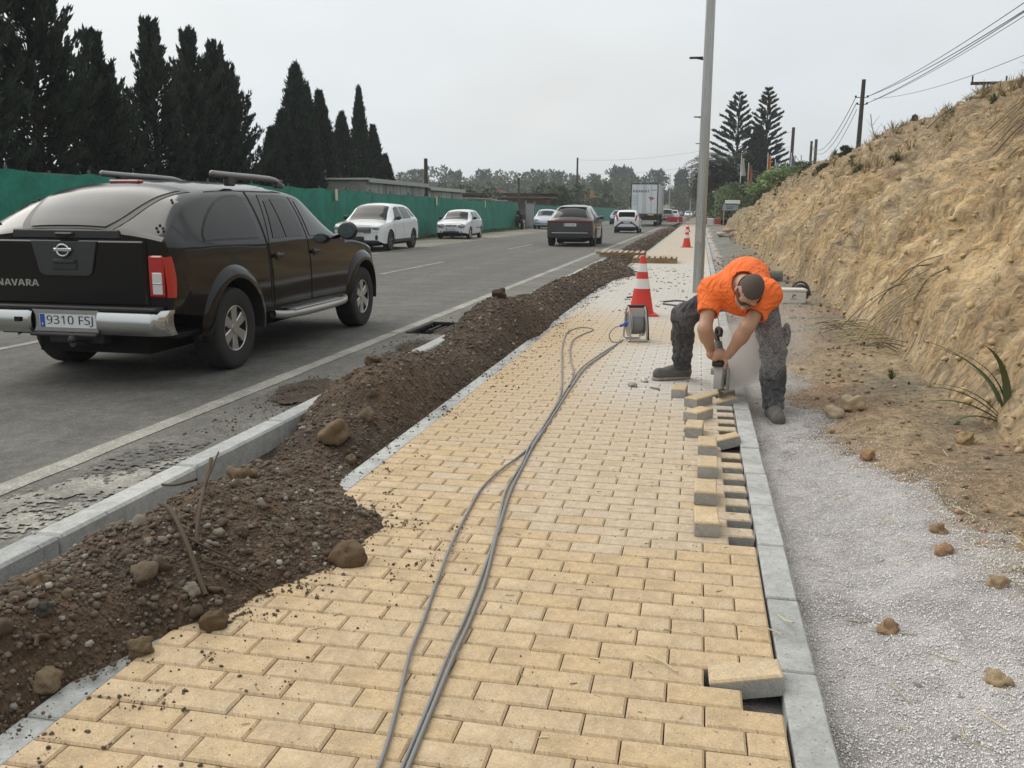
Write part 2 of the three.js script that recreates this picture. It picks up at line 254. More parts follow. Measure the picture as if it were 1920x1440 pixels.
{
  const G = 0.0036, full = [], half = [];
  for (let t = 0; t < 7; t++) for (let d = 0; d < 5; d++) { const f = d * 0.21, tone = yellow[t].map((v, i) => lerp(v, [0.78, 0.755, 0.72][i], f)); full.push(paverGeo(0.2 - G, 0.1 - G, tone, 100 + t * 5 + d)); half.push(paverGeo(0.1 - G, 0.1 - G, tone, 300 + t * 5 + d)); }
  const pick = (x, z) => { const k = fbm(x * 0.9, z * 0.9, 3.3, 2) * 5 + rr(0, 7); const t = ((Math.floor(k) % 7) + 7) % 7; return t * 5 + Math.min(4, Math.round(dusty(x, z) * 4 + rr(-0.2, 0.2) + 0.01)); };
  const far = { f: [], h: [] };
  for (let r = 19; D0 - 0.1 * r < 95; r--) {
    const d = D0 - 0.1 * r - 0.05, odd = ((r % 2) + 2) % 2, near = r >= -12, xs = [];
    if (odd) { xs.push([PL + 0.05, 1]); for (let k = 0; k < 8; k++) xs.push([PL + 0.2 + 0.2 * k, 0]); xs.push([PR - 0.05, 1]); } else for (let k = 0; k < 9; k++) xs.push([PL + 0.1 + 0.2 * k, 0]);
    xs.forEach(([x, isHalf], k) => {
      if (odd && k === 9 && ((r <= -1 && r >= -29) || r === 11)) return;   // half blocks not laid yet along the edging
      if (r === 10 && k === 8) return; if (r === -16 && k === 8) return;
      const y = rr(-0.0012, 0.0012), tx = rr(-0.006, 0.006), tz = rr(-0.006, 0.006), ty = rr(-0.006, 0.006);
      if (near) { const m = mesh('brick', (isHalf ? half : full)[pick(x, -d)], M.paver, pavement); m.position.set(x, y, -d); m.rotation.set(tx, ty, tz); }
      else far[isHalf ? 'h' : 'f'].push([x, y, -d, tx, ty, tz]);
    });
  }
  const white = [1, 1, 1], mk = (list, w) => {
    const im = new THREE.InstancedMesh(paverGeo(w - G, 0.1 - G, white, 77), M.paver, list.length); im.name = 'brick_field'; im.userData.kind = 'stuff'; im.castShadow = im.receiveShadow = true;
    list.forEach(([x, y, z, a, b, c], i) => { im.setMatrixAt(i, xf([x, y, z], [a, b, c])); const t = yellow[Math.floor(rr(0, 7))], f = dusty(x, z); im.setColorAt(i, lin(...t.map((v, q) => lerp(v, [0.80, 0.78, 0.75][q], f * 0.9)))); });
    pavement.add(im);
  };
  mk(far.f, 0.2); mk(far.h, 0.1);
  const bed = grid(24, 160, (i, j) => { const x = lerp(PL - 0.1, PR + 0.1, i / 24), z = j < 120 ? 1 - j * 0.085 : -9.2 - (j - 120) * 2.2; return [x, -0.052 + 0.006 * fbm(x * 14, z * 14, 1, 2), z]; }, () => [0.35, 0.34, 0.33]);
  mesh('sand_bed', bed, M.grit, pavement);
  mesh('footing', box(1.78, 0.2, 100, (PL + PR) / 2, -0.20, -48), M.concreteB, pavement);
}
{ // precast edging, half-metre stones with mortar joints
  const kerb = structure('pavement_edging'), mats = [M.concrete, M.concreteB, M.concreteC];
  for (const [xc, y0, zoff] of [[PR + 0.057, 0, -2.445], [PL - 0.057, -0.012, -1.815]]) {
    const gs = [0, 1, 2].map(k => { const g = box(0.10, 0.2, 0.488, 0, -0.1, 0, 0, 0.005); const uv = g.attributes.uv, p = g.attributes.position; for (let i = 0; i < uv.count; i++) uv.setXY(i, p.getX(i) + p.getY(i) + k * 0.37, p.getZ(i) + k * 0.61); return g; });
    for (let k = -5; k < 130; k++) { const z = zoff - 0.25 - k * 0.5; const m = mesh('edging_stone', gs[Math.floor(rr(0, 3))], mats[Math.floor(rr(0, 3))], kerb); m.position.set(xc + rr(-0.002, 0.002), y0 + rr(-0.003, 0.002), z); m.rotation.y = rr(-0.004, 0.004); if (k < 30) { const j = mesh('mortar_joint', box(0.094, 0.19, 0.016, 0, -0.1, 0), M.mortar, kerb); j.position.set(xc, y0 - 0.0035, z + 0.25); } }
    mesh('edging_run', box(0.1, 0.19, 40, xc, y0 - 0.1, zoff - 85.2), M.concrete, kerb);
  }
}
{ // road kerb between carriageway and planting bed
  const kerb = structure('road_kerb'), gs = [0, 1].map(k => { const g = box(0.13, 0.28, 0.985, 0, -0.14, 0, 0, 0.012); const uv = g.attributes.uv, p = g.attributes.position; for (let i = 0; i < uv.count; i++) uv.setXY(i, p.getX(i) + p.getY(i) + k * 0.4, p.getZ(i)); return g; });
  for (let k = -3; k < 75; k++) { const z = -0.45 - k; const m = mesh('kerb_stone', gs[k & 1], [M.concrete, M.concreteB, M.concreteC][Math.floor(rr(0, 3))], kerb); m.position.set(-2.475 + rr(-0.004, 0.004), 0.0 + rr(-0.004, 0.004), z); m.rotation.y = rr(-0.004, 0.004); }
}

{ // slurry dried on the gutter and earth dragged over the kerb
  const stain = (name, cx, cz, rx, rz, seed, tone, thr, label, matr) => { const n = 170, P = [], C = [], id = []; for (let j = 0; j < n; j++) for (let i = 0; i < n; i++) { const f = (a, b) => { const x = cx + (a / n - 0.5) * 2 * rx, z = cz + (b / n - 0.5) * 2 * rz; return [x, z]; }, [x, z] = f(i + 0.5, j + 0.5), q = Math.hypot((x - cx) / rx, (z - cz) / rz); if (fbm(x * 4 + seed, z * 2.2, seed, 4) + 0.9 * fbm(x * 26, z * 26, seed, 3) < thr + q * q * 0.8 - 0.25) continue; const k0 = P.length / 3; for (const [a, b] of [[i, j], [i + 1, j], [i + 1, j + 1], [i, j + 1]]) { const [u, v] = f(a, b); P.push(u, RY + 0.005 + 0.0006 * seed + (name === 'earth_smear' ? 0.006 + 0.016 * Math.max(0, fbm(u * 6, v * 6, 3, 3) + 0.2) * (1 - q) : 0), v); const t = 1 + 0.7 * fbm(u * 5, v * 5, seed + 3, 3); C.push(...tone.map(w => w * t)); } id.push(k0, k0 + 3, k0 + 1, k0 + 1, k0 + 3, k0 + 2); }
    const g = new THREE.BufferGeometry(); g.setAttribute('position', new THREE.Float32BufferAttribute(P, 3)); g.setAttribute('color', new THREE.Float32BufferAttribute(C, 3)); const uv = []; for (let i = 0; i < P.length; i += 3) uv.push(P[i], P[i + 2]); g.setAttribute('uv', new THREE.Float32BufferAttribute(uv, 2)); g.setIndex(id); g.computeVertexNormals(); tag(mesh(name, g, matr), label, null, null, 'structure'); };
  stain('road_stain', -2.92, -3.75, 0.42, 1.15, 3, [0.60, 0.59, 0.57], 0.08, null, M.line); stain('road_stain', -2.95, -4.35, 0.36, 0.8, 9, [0.22, 0.22, 0.22], 0.16, null, M.line); stain('road_stain', -2.9, -2.6, 0.45, 1.0, 5, [0.55, 0.54, 0.52], 0.16, null, M.line);
  stain('earth_smear', -2.80, -6.45, 0.42, 0.8, 12, [0.95, 0.95, 0.95], -0.12, null, M.soil); stain('earth_smear', -2.75, -8.6, 0.34, 1.0, 17, [0.95, 0.95, 0.95], -0.05, null, M.soil);
}
// ---------------------------------------------------------------- planting bed heaped with dug soil
const bedP = [[-70, 0.1], [-60, 0.16], [-50, 0.24], [-40, 0.22], [-33, 0.24], [-27, 0.22], [-24.6, 0.12], [-23, 0.0], [-21.6, 0.05], [-19.5, 0.18], [-16, 0.15], [-13.5, 0.22], [-12, 0.17], [-10.3, 0.27], [-9.2, 0.36], [-8.3, 0.18], [-7.4, 0.09], [-6.3, 0.22], [-5.5, 0.27], [-4.85, 0.1], [-4.35, -0.02], [-3.8, 0.06], [-3.1, 0.165], [-2.3, 0.175], [-1.6, 0.16], [0, 0.14], [2, 0.1]];
const bedR = [[-60, 0.42], [-24, 0.46], [-22, 0.40], [-20.5, 0.82], [-18.6, 1.1], [-16, 0.58], [-12, 0.41], [-10, 0.50], [-9.2, 0.52], [-8, 0.38], [-7, 0.37], [-5.4, 0.39], [-4.3, 0.36], [-3.9, 0.62], [-3.4, 0.94], [-2.9, 0.90], [-2.5, 0.66], [-2.2, 0.38], [-1.8, 0.26], [0, 0.24]];
const bedL = [[-60, 0.46], [-20, 0.52], [-12, 0.60], [-9.2, 0.68], [-7.5, 0.42], [-6.2, 0.62], [-5.4, 0.58], [-4.8, 0.40], [-4.4, 0.27], [-3.9, 0.36], [-3.3, 0.52], [-2.3, 0.54], [-1.5, 0.53], [0, 0.50]];
function bedH(x, z) {
  const xc = -2.0 + 0.15 * sstep(-4.2, -3.2, z), s = x > xc ? tab(bedR, z) : tab(bedL, z), e = 0.16 * fbm(x * 2.1, z * 2.1, 11, 3);
  const q = clamp(Math.abs(x - xc) / (s * (1 + e))), top = tab(bedP, z), inBed = x < PL - 0.1 && x > -2.42;
  const sh = Math.pow(Math.cos(q * Math.PI / 2), 1.1);
  let y = -0.13 + (top + 0.13) * sh + sh * (0.075 * fbm(x * 2.7, z * 2.7, 5, 4)) + 0.03 * fbm(x * 9, z * 9, 2, 3) * (0.25 + sh);
  if (!inBed) y -= 0.0; return y;
}
const soilBed = structure('planting_soil');
{
  const z = [...zs(1.5, -1.2, 0.09, 1), ...zs(-1.25, -9, 0.026, 1.0018), ...zs(-9.04, -72, 0.05, 1.013)];
  const nx = 62, g = grid(nx, z.length - 1, (i, j) => { const x = lerp(-2.95, -0.95, i / nx); return [x, bedH(x, z[j]), z[j]]; }, (i, j, [x, y, zz]) => { const k = fbm(x * 1.6, zz * 1.6, 8, 4), t = sstep(-0.2, 0.35, fbm(x * 0.6, zz * 0.5, 2.2, 2)); const a = 1 + 0.75 * k; return [a * lerp(0.92, 1.35, t), a * lerp(0.92, 1.22, t), a * lerp(0.95, 1.1, t)]; });
  mesh('soil_surface', g, M.soil, soilBed);
}
function pebble(seed, det = 1, rough = 0.25, flat = 0.75) {
  const r = rng(seed), g = mergeVertices(bare(new THREE.IcosahedronGeometry(1, det), ['position'])), p = g.attributes.position, o = r() * 50;
  for (let i = 0; i < p.count; i++) { const v = V(p.getX(i), p.getY(i), p.getZ(i)); const k = 1 + rough * 1.6 * N3(v.x * 1.1 + o, v.y * 1.1, v.z * 1.1) + rough * 0.7 * N3(v.x * 2.7 + o, v.y * 2.7 + 9, v.z * 2.7); const kk = det > 1 ? k + 0.09 * N3(v.x * 4.3 + o, v.y * 4.3, v.z * 4.3) + 0.05 * N3(v.x * 10, v.y * 10 + o, v.z * 10) : k; p.setXYZ(i, v.x * kk, v.y * kk * flat, v.z * kk * 0.85); }
  g.computeVertexNormals(); const n = g.attributes.position, uv = new Float32Array(n.count * 2); for (let i = 0; i < n.count; i++) { uv[i * 2] = n.getX(i) * 0.3 + seed * 0.37; uv[i * 2 + 1] = n.getZ(i) * 0.3 + n.getY(i) * 0.21; } g.setAttribute('uv', new THREE.BufferAttribute(uv, 2)); return g;
}
function scatter(name, parent, geos, material, list, colorFn) { // list of [x,y,z,size]
  const per = geos.map(() => []); list.forEach(q => per[Math.floor(R() * geos.length)].push(q));
  per.forEach((L, k) => { if (!L.length) return; const im = new THREE.InstancedMesh(geos[k], material, L.length); im.name = name; im.userData.kind = 'stuff'; im.castShadow = im.receiveShadow = true; L.forEach((q, i) => { im.setMatrixAt(i, xf([q[0], q[1], q[2]], [rr(-0.5, 0.5), rr(0, 6.28), rr(-0.5, 0.5)], [q[3] * rr(0.75, 1.25), q[3] * rr(0.7, 1.1), q[3] * rr(0.75, 1.25)])); im.setColorAt(i, colorFn(q)); }); parent.add(im); });
}
const pebbles = [pebble(1, 1, 0.45), pebble(2, 1, 0.35, 0.65), pebble(3, 1, 0.5, 0.8), pebble(4, 2, 0.4, 0.75)], crumbs = [pebble(5, 0, 0.35), pebble(6, 0, 0.3, 0.7), pebble(8, 0, 0.4, 0.85)];
const soilTone = () => { const k = R(); if (k < 0.62) { const a = rr(0.7, 1.35); return lin(0.106 * a, 0.074 * a, 0.050 * a); } if (k < 0.96) { const a = rr(0.7, 1.3); return lin(0.15 * a, 0.125 * a, 0.097 * a); } const a = rr(0.7, 1.25); return lin(0.30 * a, 0.285 * a, 0.255 * a); };
{
  const L = [], S = [];
  for (let k = 0; k < 90000; k++) { const t = R(), z = -1.2 - 62 * Math.pow(t, 3.2), x = rr(-2.75, -1.05), y = bedH(x, z); if (y < (x < -2.42 ? -0.08 : x > PL - 0.1 ? 0.0 : -0.12)) continue; const sc = 1 + Math.max(0, -z - 5) * 0.07, s = (0.0035 + 0.012 * Math.pow(R(), 3.0)) * sc; L.push([x, y + s * 0.25, z, s]); }
  for (let k = 0; k < 1300; k++) { const t = R(), z = -1.3 - 22 * Math.pow(t, 2.2), x = rr(-2.5, -1.25), y = bedH(x, z); if (y < (x > PL - 0.1 ? 0.01 : -0.1)) continue; const s = 0.009 + 0.026 * Math.pow(R(), 3.2); S.push([x, y + s * 0.2, z, s]); }
  scatter('soil_crumbs', soilBed, crumbs, M.clod, L, soilTone);
  scatter('soil_pebbles', soilBed, pebbles, M.clod, S, soilTone);
  // crumbs of earth kicked over the blocks and edging
  const C = [], rim = z => { for (let x = -0.95; x > PL - 0.16; x -= 0.02) if (bedH(x, z) > 0.002) return x; return PL - 0.16; };
  for (let k = 0; k < 26000; k++) { const z = -1.3 - 22 * Math.pow(R(), 1.8), edge = rim(z); const x = edge - 0.04 + 0.42 * Math.pow(R(), 2.6) * (0.6 + 1.6 * clamp(fbm(z * 0.9, 1.5, 3, 2) + 0.35)); if (x > 0.2) continue; const n = fbm(x * 5, z * 5, 14, 3); if (n < -0.02 + 0.5 * (x - edge) && R() > 0.10) continue; const s = (0.0016 + 0.0065 * Math.pow(R(), 4)) * (1 + Math.max(0, -z - 5) * 0.05); C.push([x, s * 0.4, z, s]); }
  for (let k = 0; k < 900; k++) { const z = -1.5 - 9 * Math.pow(R(), 1.3), x = -1.5 + 1.75 * Math.pow(R(), 1.5), s = 0.0012 + 0.003 * Math.pow(R(), 4); C.push([x, s * 0.4, z, s]); }
  // soil dragged over the kerb into the gutter
  for (let k = 0; k < 2200; k++) { const b = [[-6.4, 1.0], [-5.6, 0.8], [-8.9, 1.3], [-11.5, 2.0]][Math.floor(R() * 4)], z = b[0] + b[1] * (R() + R() - 1), x = -2.62 - 0.55 * Math.pow(R(), 1.7), s = 0.002 + 0.009 * Math.pow(R(), 4); C.push([x, RY + s * 0.4, z, s]); }
  scatter('spilled_crumbs', soilBed, crumbs, M.clod, C, () => { const a = rr(0.6, 1.3); return lin(0.115 * a, 0.083 * a, 0.058 * a); });
}

// ---------------------------------------------------------------- trodden earth and grit between edging and bank
function padY(x, z) { return lerp(-0.105, 0.02, sstep(0.37, 1.25, x)) + 0.02 * sstep(1.2, 2, x) + 0.045 * fbm(x * 1.7, z * 1.3, 21, 4) * sstep(0.36, 0.7, x) + 0.012 * fbm(x * 8, z * 8, 4, 2); }
const gritMask = (x, z) => { const xb = tab([[-60, 0.7], [-9, 0.62], [-7.2, 0.85], [-5.8, 0.9], [-4.5, 1.03], [-3.8, 1.1], [-3.3, 1.2], [-2, 1.5], [0, 1.7]], z); return xb - x + 0.5 * fbm(x * 1.6, z * 1.3, 31, 4) + 0.18 * fbm(x * 6, z * 6, 3, 2); };
{
  const pad = structure('trodden_ground'), z = [...zs(1.5, -1.3, 0.12, 1), ...zs(-1.35, -9, 0.035, 1.003), ...zs(-9.1, -140, 0.07, 1.028)], nx = 70;
  const g = grid(nx, z.length - 1, (i, j) => { const x = 0.372 + 2.3 * Math.pow(i / nx, 1.15); return [x, padY(x, z[j]) + 0.02 * fbm(x * 5, z[j] * 5, 17, 3) * sstep(0.5, 1, x), z[j]]; }, (i, j, [x, , zz]) => {
    const k = fbm(x * 1.5, zz * 1.2, 41, 4), k2 = fbm(x * 4.5, zz * 4.5, 43, 3), gr = sstep(-9, -16, zz + 6 * k) * sstep(2.2, 0.9, x + k);
    let c = [0.46, 0.345, 0.215]; const red = clamp(2.5 * fbm(x * 0.9, zz * 0.7, 47, 2)), dk = clamp(-2.6 * fbm(x * 1.1, zz * 0.9, 53, 3));
    c = [lerp(c[0], 0.42, red), lerp(c[1], 0.25, red), lerp(c[2], 0.16, red)]; c = c.map((v, q) => lerp(v, [0.24, 0.205, 0.15][q], dk)); c = c.map((v, q) => lerp(v, [0.30, 0.30, 0.27][q], gr));
    const a = 1 + 0.45 * k + 0.35 * k2; return c.map(v => v * a);
  });
  mesh('earth_surface', g, M.dirt, pad);
  const g2 = grid(64, z.length - 1, (i, j) => { const x = 0.372 + 1.35 * Math.pow(i / 64, 1.1), m = gritMask(x, z[j]); return [x, padY(x, z[j]) + clamp(0.10 * m, -0.05, 0.018) + 0.004 * fbm(x * 16, z[j] * 16, 2, 2), z[j]]; }, (i, j, [x, , zz]) => { const k = fbm(x * 2.2, zz * 1.8, 61, 3), d = sstep(0.25, 0.0, gritMask(x, zz)), e = sstep(-0.05, -0.25, fbm(x * 3.1, zz * 1.4, 67, 3)); const a = 1.02 + 0.25 * k; return [a * lerp(1, 0.75, d) * lerp(1, 0.72, e), a * lerp(1, 0.68, d) * lerp(1, 0.71, e), a * lerp(1.0, 0.58, d) * lerp(1, 0.70, e)]; });
  mesh('grit_surface', g2, M.grit, pad);
  const L = [], S = [];
  for (let k = 0; k < 90000; k++) { const zz = -1.35 - 6.6 * Math.pow(R(), 1.7), x = rr(0.38, 1.7), m = gritMask(x, zz); if (m < 0.02 - 0.28 * Math.pow(R(), 3)) continue; const s = 0.0018 + 0.0020 * R(); L.push([x, padY(x, zz) + Math.max(clamp(0.10 * m, -0.05, 0.018), 0.004 + 0.02 * fbm(x * 5, zz * 5, 17, 3) * sstep(0.5, 1, x)) + s * 0.5, zz, s]); }
  scatter('grit_grains', pad, crumbs, M.clod, L, () => { const a = rr(0.72, 1.12); return lin(0.75 * a, 0.735 * a, 0.72 * a); });
  for (let k = 0; k < 5200; k++) { const zz = -1.5 - 26 * Math.pow(R(), 2), x = rr(0.42, 2.3); const s = (0.004 + 0.016 * Math.pow(R(), 4)) * (1 + Math.max(0, -zz - 5) * 0.05); S.push([x, padY(x, zz) + s * 0.4, zz, s]); }
  scatter('loose_stones', pad, pebbles, M.clod, S, ([x, , zz]) => { const a = rr(0.6, 1.3); return gritMask(x, zz) > 0 ? lin(0.27 * a, 0.25 * a, 0.235 * a) : R() < 0.25 ? lin(0.40 * a, 0.26 * a, 0.18 * a) : lin(0.33 * a, 0.25 * a, 0.16 * a); });
}

// ---------------------------------------------------------------- excavated bank
const ridge = [[-150, 0.1], [-130, 0.3], [-94, 1.75], [-80, 2.2], [-66, 2.55], [-50, 3.1], [-38, 3.1], [-30, 3.08], [-22, 3.17], [-16, 3.25], [-8, 3.3], [0, 3.3]];
const footX = z => 1.78 + 0.10 * Math.sin(z * 0.35) + 0.22 * fbm(z * 0.4, 1.7, 3, 3) - 0.10 * sstep(-8, -14, z) + 0.9 * sstep(-45, -110, z);
function bankPoint(v, z) {
  const H = tab(ridge, z), f = footX(z); let x, y;
  if (v <= 1) { const st = v < 0 ? v : Math.pow(v, 0.9); x = f + v * 3.25; y = 0.02 + (H - 0.02) * (0.72 * st + 0.28 * (1 - Math.pow(1 - v, 2.0))); }
  else { const u = v - 1; x = f + 3.25 + u * 14; y = H + 0.55 * u * (1 - 0.3 * u) * clamp(H / 3); }
  const s = sstep(0, 0.12, v) * (1 - 0.65 * sstep(0.95, 1.1, v)), w = v * 4.4, dz = z + w * 0.55;
  const rd = q => 1 - 2 * Math.abs(q), big = fbm(dz * 0.45, w * 0.55, 71, 3), rib = rd(fbm(dz * 1.15, w * 0.32, 73, 3)) - 0.6, fine = rd(fbm(dz * 3.6, w * 1.3, 79, 4)) - 0.6, grain = fbm(z * 11, w * 11, 5, 3);
  const ledge = sstep(0.05, 0.25, fbm(z * 0.22 + 3, w * 0.5, 83, 2)) * 0.16;
  const dsp = s * (0.55 * big + 0.36 * rib + 0.11 * fine + 0.06 * grain + 0.11 * (rd(fbm(dz * 5.2, w * 0.55, 87, 3)) - 0.6) + ledge);
  return [x - dsp * 0.62, y + dsp * 0.72 + (v < 0.06 ? 0 : 0), z, big, rib, fine, grain];
}
{
  const bank = structure('bank'), z = [...zs(2, -3.2, 0.3, 1), ...zs(-3.3, -150, 0.045, 1.0105)], nv = 170;
  const vs = Array.from({ length: nv + 1 }, (_, k) => { const t = k / nv; return t < 0.82 ? -0.03 + t / 0.82 * 1.05 : 1.02 + Math.pow((t - 0.82) / 0.18, 1.8) * 1.6; });
  const cache = [];
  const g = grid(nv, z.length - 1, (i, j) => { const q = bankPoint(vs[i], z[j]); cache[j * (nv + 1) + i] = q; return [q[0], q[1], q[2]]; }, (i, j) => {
    const q = cache[j * (nv + 1) + i], v = vs[i], zz = z[j], w = v * 4.4, dz = zz + w * 0.55;
    const k = fbm(dz * 0.5, w * 0.6, 91, 4), k2 = fbm(dz * 1.6, w * 1.0, 93, 3), k3 = fbm(zz * 6, w * 6, 95, 3), st = fbm(dz * 3.2, w * 0.45, 97, 3);
    let c = [0.53, 0.38, 0.20];
    const mix = (d, t) => { c = c.map((x, n) => lerp(x, d[n], clamp(t))); };
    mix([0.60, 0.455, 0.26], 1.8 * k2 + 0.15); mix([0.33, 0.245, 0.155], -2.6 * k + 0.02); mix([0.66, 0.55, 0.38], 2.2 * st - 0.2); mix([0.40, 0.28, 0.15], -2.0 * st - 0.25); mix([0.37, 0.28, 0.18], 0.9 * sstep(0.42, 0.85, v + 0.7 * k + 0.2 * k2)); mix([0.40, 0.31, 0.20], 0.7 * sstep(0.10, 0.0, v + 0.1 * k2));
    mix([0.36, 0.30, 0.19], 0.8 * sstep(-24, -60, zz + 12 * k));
    const a = 0.98 + 0.42 * k3 + 0.34 * st; return c.map(x => x * a);
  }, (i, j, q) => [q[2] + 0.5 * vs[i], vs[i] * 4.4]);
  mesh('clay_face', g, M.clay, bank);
  const L = [];
  for (let k = 0; k < 3600; k++) { const zz = -4.2 - 46 * Math.pow(R(), 1.8), v = Math.pow(R(), 1.25) * 1.05, q = bankPoint(v, zz); const s = (0.008 + 0.03 * Math.pow(R(), 4)) * (1 + Math.max(0, -zz - 8) * 0.035); L.push([q[0] - s * 0.3, q[1] + s * 0.3, zz, s]); }
  scatter('clay_lumps', bank, crumbs, M.clod, L, () => { const a = rr(0.75, 1.2), t = R(); return t < 0.75 ? lin(0.52 * a, 0.385 * a, 0.205 * a) : lin(0.44 * a, 0.34 * a, 0.22 * a); });
}

// ---------------------------------------------------------------- vehicles
const font = await new FontLoader().loadAsync('fonts/droid/droid_sans_bold.typeface.json');
const fontR = await new FontLoader().loadAsync('fonts/droid/droid_sans_regular.typeface.json');
function text(s, size, depth = 0.002, f = font, stretch = 1) { const g = new TextGeometry(s, { font: f, size, depth, curveSegments: 4, bevelEnabled: false }); g.computeBoundingBox(); const b = g.boundingBox; g.translate(-(b.min.x + b.max.x) / 2, -(b.min.y + b.max.y) / 2, 0); if (stretch !== 1) g.scale(stretch, 1, 1); return g; }
function pchip(t) { // monotone cubic through [s, v] pairs
  const n = t.length, h = [], d = [], m = new Array(n).fill(0);
  for (let i = 0; i < n - 1; i++) { h.push(t[i + 1][0] - t[i][0]); d.push((t[i + 1][1] - t[i][1]) / h[i]); }
  for (let i = 1; i < n - 1; i++) m[i] = d[i - 1] * d[i] <= 0 ? 0 : 2 * d[i - 1] * d[i] / (d[i - 1] + d[i]);
  m[0] = d[0]; m[n - 1] = d[n - 2];
  return s => { if (s <= t[0][0]) return t[0][1]; if (s >= t[n - 1][0]) return t[n - 1][1]; let i = 0; while (s > t[i + 1][0]) i++; const u = (s - t[i][0]) / h[i], u2 = u * u, u3 = u2 * u; return (2 * u3 - 3 * u2 + 1) * t[i][1] + (u3 - 2 * u2 + u) * h[i] * m[i] + (-2 * u3 + 3 * u2) * t[i + 1][1] + (u3 - u2) * h[i] * m[i + 1]; };
}
const CM = {
  glass: phys([0.008, 0.0095, 0.010], 0.06, { specularIntensity: 0.6 }),
  glassGreen: phys([0.040, 0.060, 0.052], 0.08, { specularIntensity: 0.8 }),
  trim: mat([0.022, 0.022, 0.023], 0.5), seam: mat([0.006, 0.006, 0.006], 0.9), well: mat([0.008, 0.008, 0.008], 0.95),
  chrome: mat([0.56, 0.575, 0.58], 0.20, { metalness: 1 }), alloy: mat([0.55, 0.55, 0.54], 0.34, { metalness: 0.85 }), darkAlloy: mat([0.10, 0.10, 0.10], 0.4, { metalness: 0.7 }),
  red: phys([0.42, 0.012, 0.016], 0.15, { clearcoat: 1 }), redDark: phys([0.13, 0.006, 0.012], 0.15, { clearcoat: 1 }), clear: phys([0.62, 0.62, 0.60], 0.12, { clearcoat: 1 }), lampGlass: phys([0.30, 0.32, 0.33], 0.1, { clearcoat: 1, metalness: 0.3 }),
  plate: mat([0.70, 0.71, 0.72], 0.5), plateBlue: mat([0.02, 0.08, 0.38], 0.5), ink: mat([0.012, 0.012, 0.014], 0.6), white: mat([0.78, 0.79, 0.80], 0.5), drl: mat([0.9, 0.9, 0.9], 0.3),
};
const paint = (c, o = {}) => phys(c, 0.35, { clearcoat: 1, clearcoatRoughness: 0.08, ...o });
function wheelGeo(Rw, W, spokes, rimR) { // axle along x, outer face at +x
  const h = W / 2, tyre = lathe([[rimR * 0.985, -h * 0.86], [rimR * 1.04, -h * 0.96], [Rw * 0.86, -h], [Rw * 0.955, -h * 0.93], [Rw * 0.995, -h * 0.74], [Rw, -h * 0.4], [Rw, h * 0.4], [Rw * 0.995, h * 0.74], [Rw * 0.955, h * 0.93], [Rw * 0.86, h], [rimR * 1.04, h * 0.96], [rimR * 0.985, h * 0.80]], 36); tyre.rotateZ(-Math.PI / 2);
  const dish = lathe([[rimR * 0.99, h * 0.86], [rimR * 0.93, h * 0.80], [rimR * 0.90, h * 0.30], [rimR * 0.2, h * 0.1], [0.001, h * 0.1]], 30); dish.rotateZ(-Math.PI / 2);
  const lip = new THREE.TorusGeometry(rimR * 0.955, rimR * 0.035, 6, 36); lip.rotateY(Math.PI / 2); lip.translate(h * 0.84, 0, 0);
  const sp = [lip];
  for (let k = 0; k < spokes; k++) { const s = new THREE.Shape(); const a = rimR * 0.12, b = rimR * (spokes > 6 ? 0.085 : 0.19); s.moveTo(-a, 0); s.lineTo(a, 0); s.lineTo(b * 1.2, rimR * 0.93); s.lineTo(-b * 1.2, rimR * 0.93); const g = new THREE.ExtrudeGeometry(s, { depth: 0.03, bevelEnabled: true, bevelSize: 0.006, bevelThickness: 0.006, bevelSegments: 1 }); g.rotateY(Math.PI / 2); g.rotateX(k / spokes * Math.PI * 2); g.translate(h * 0.52, 0, 0); sp.push(g); }
  const hub = new THREE.CylinderGeometry(rimR * 0.22, rimR * 0.25, 0.05, 16); hub.rotateZ(-Math.PI / 2); hub.translate(h * 0.66, 0, 0); sp.push(hub);
  return { tyre, dish, spokes: merge(sp) };
}
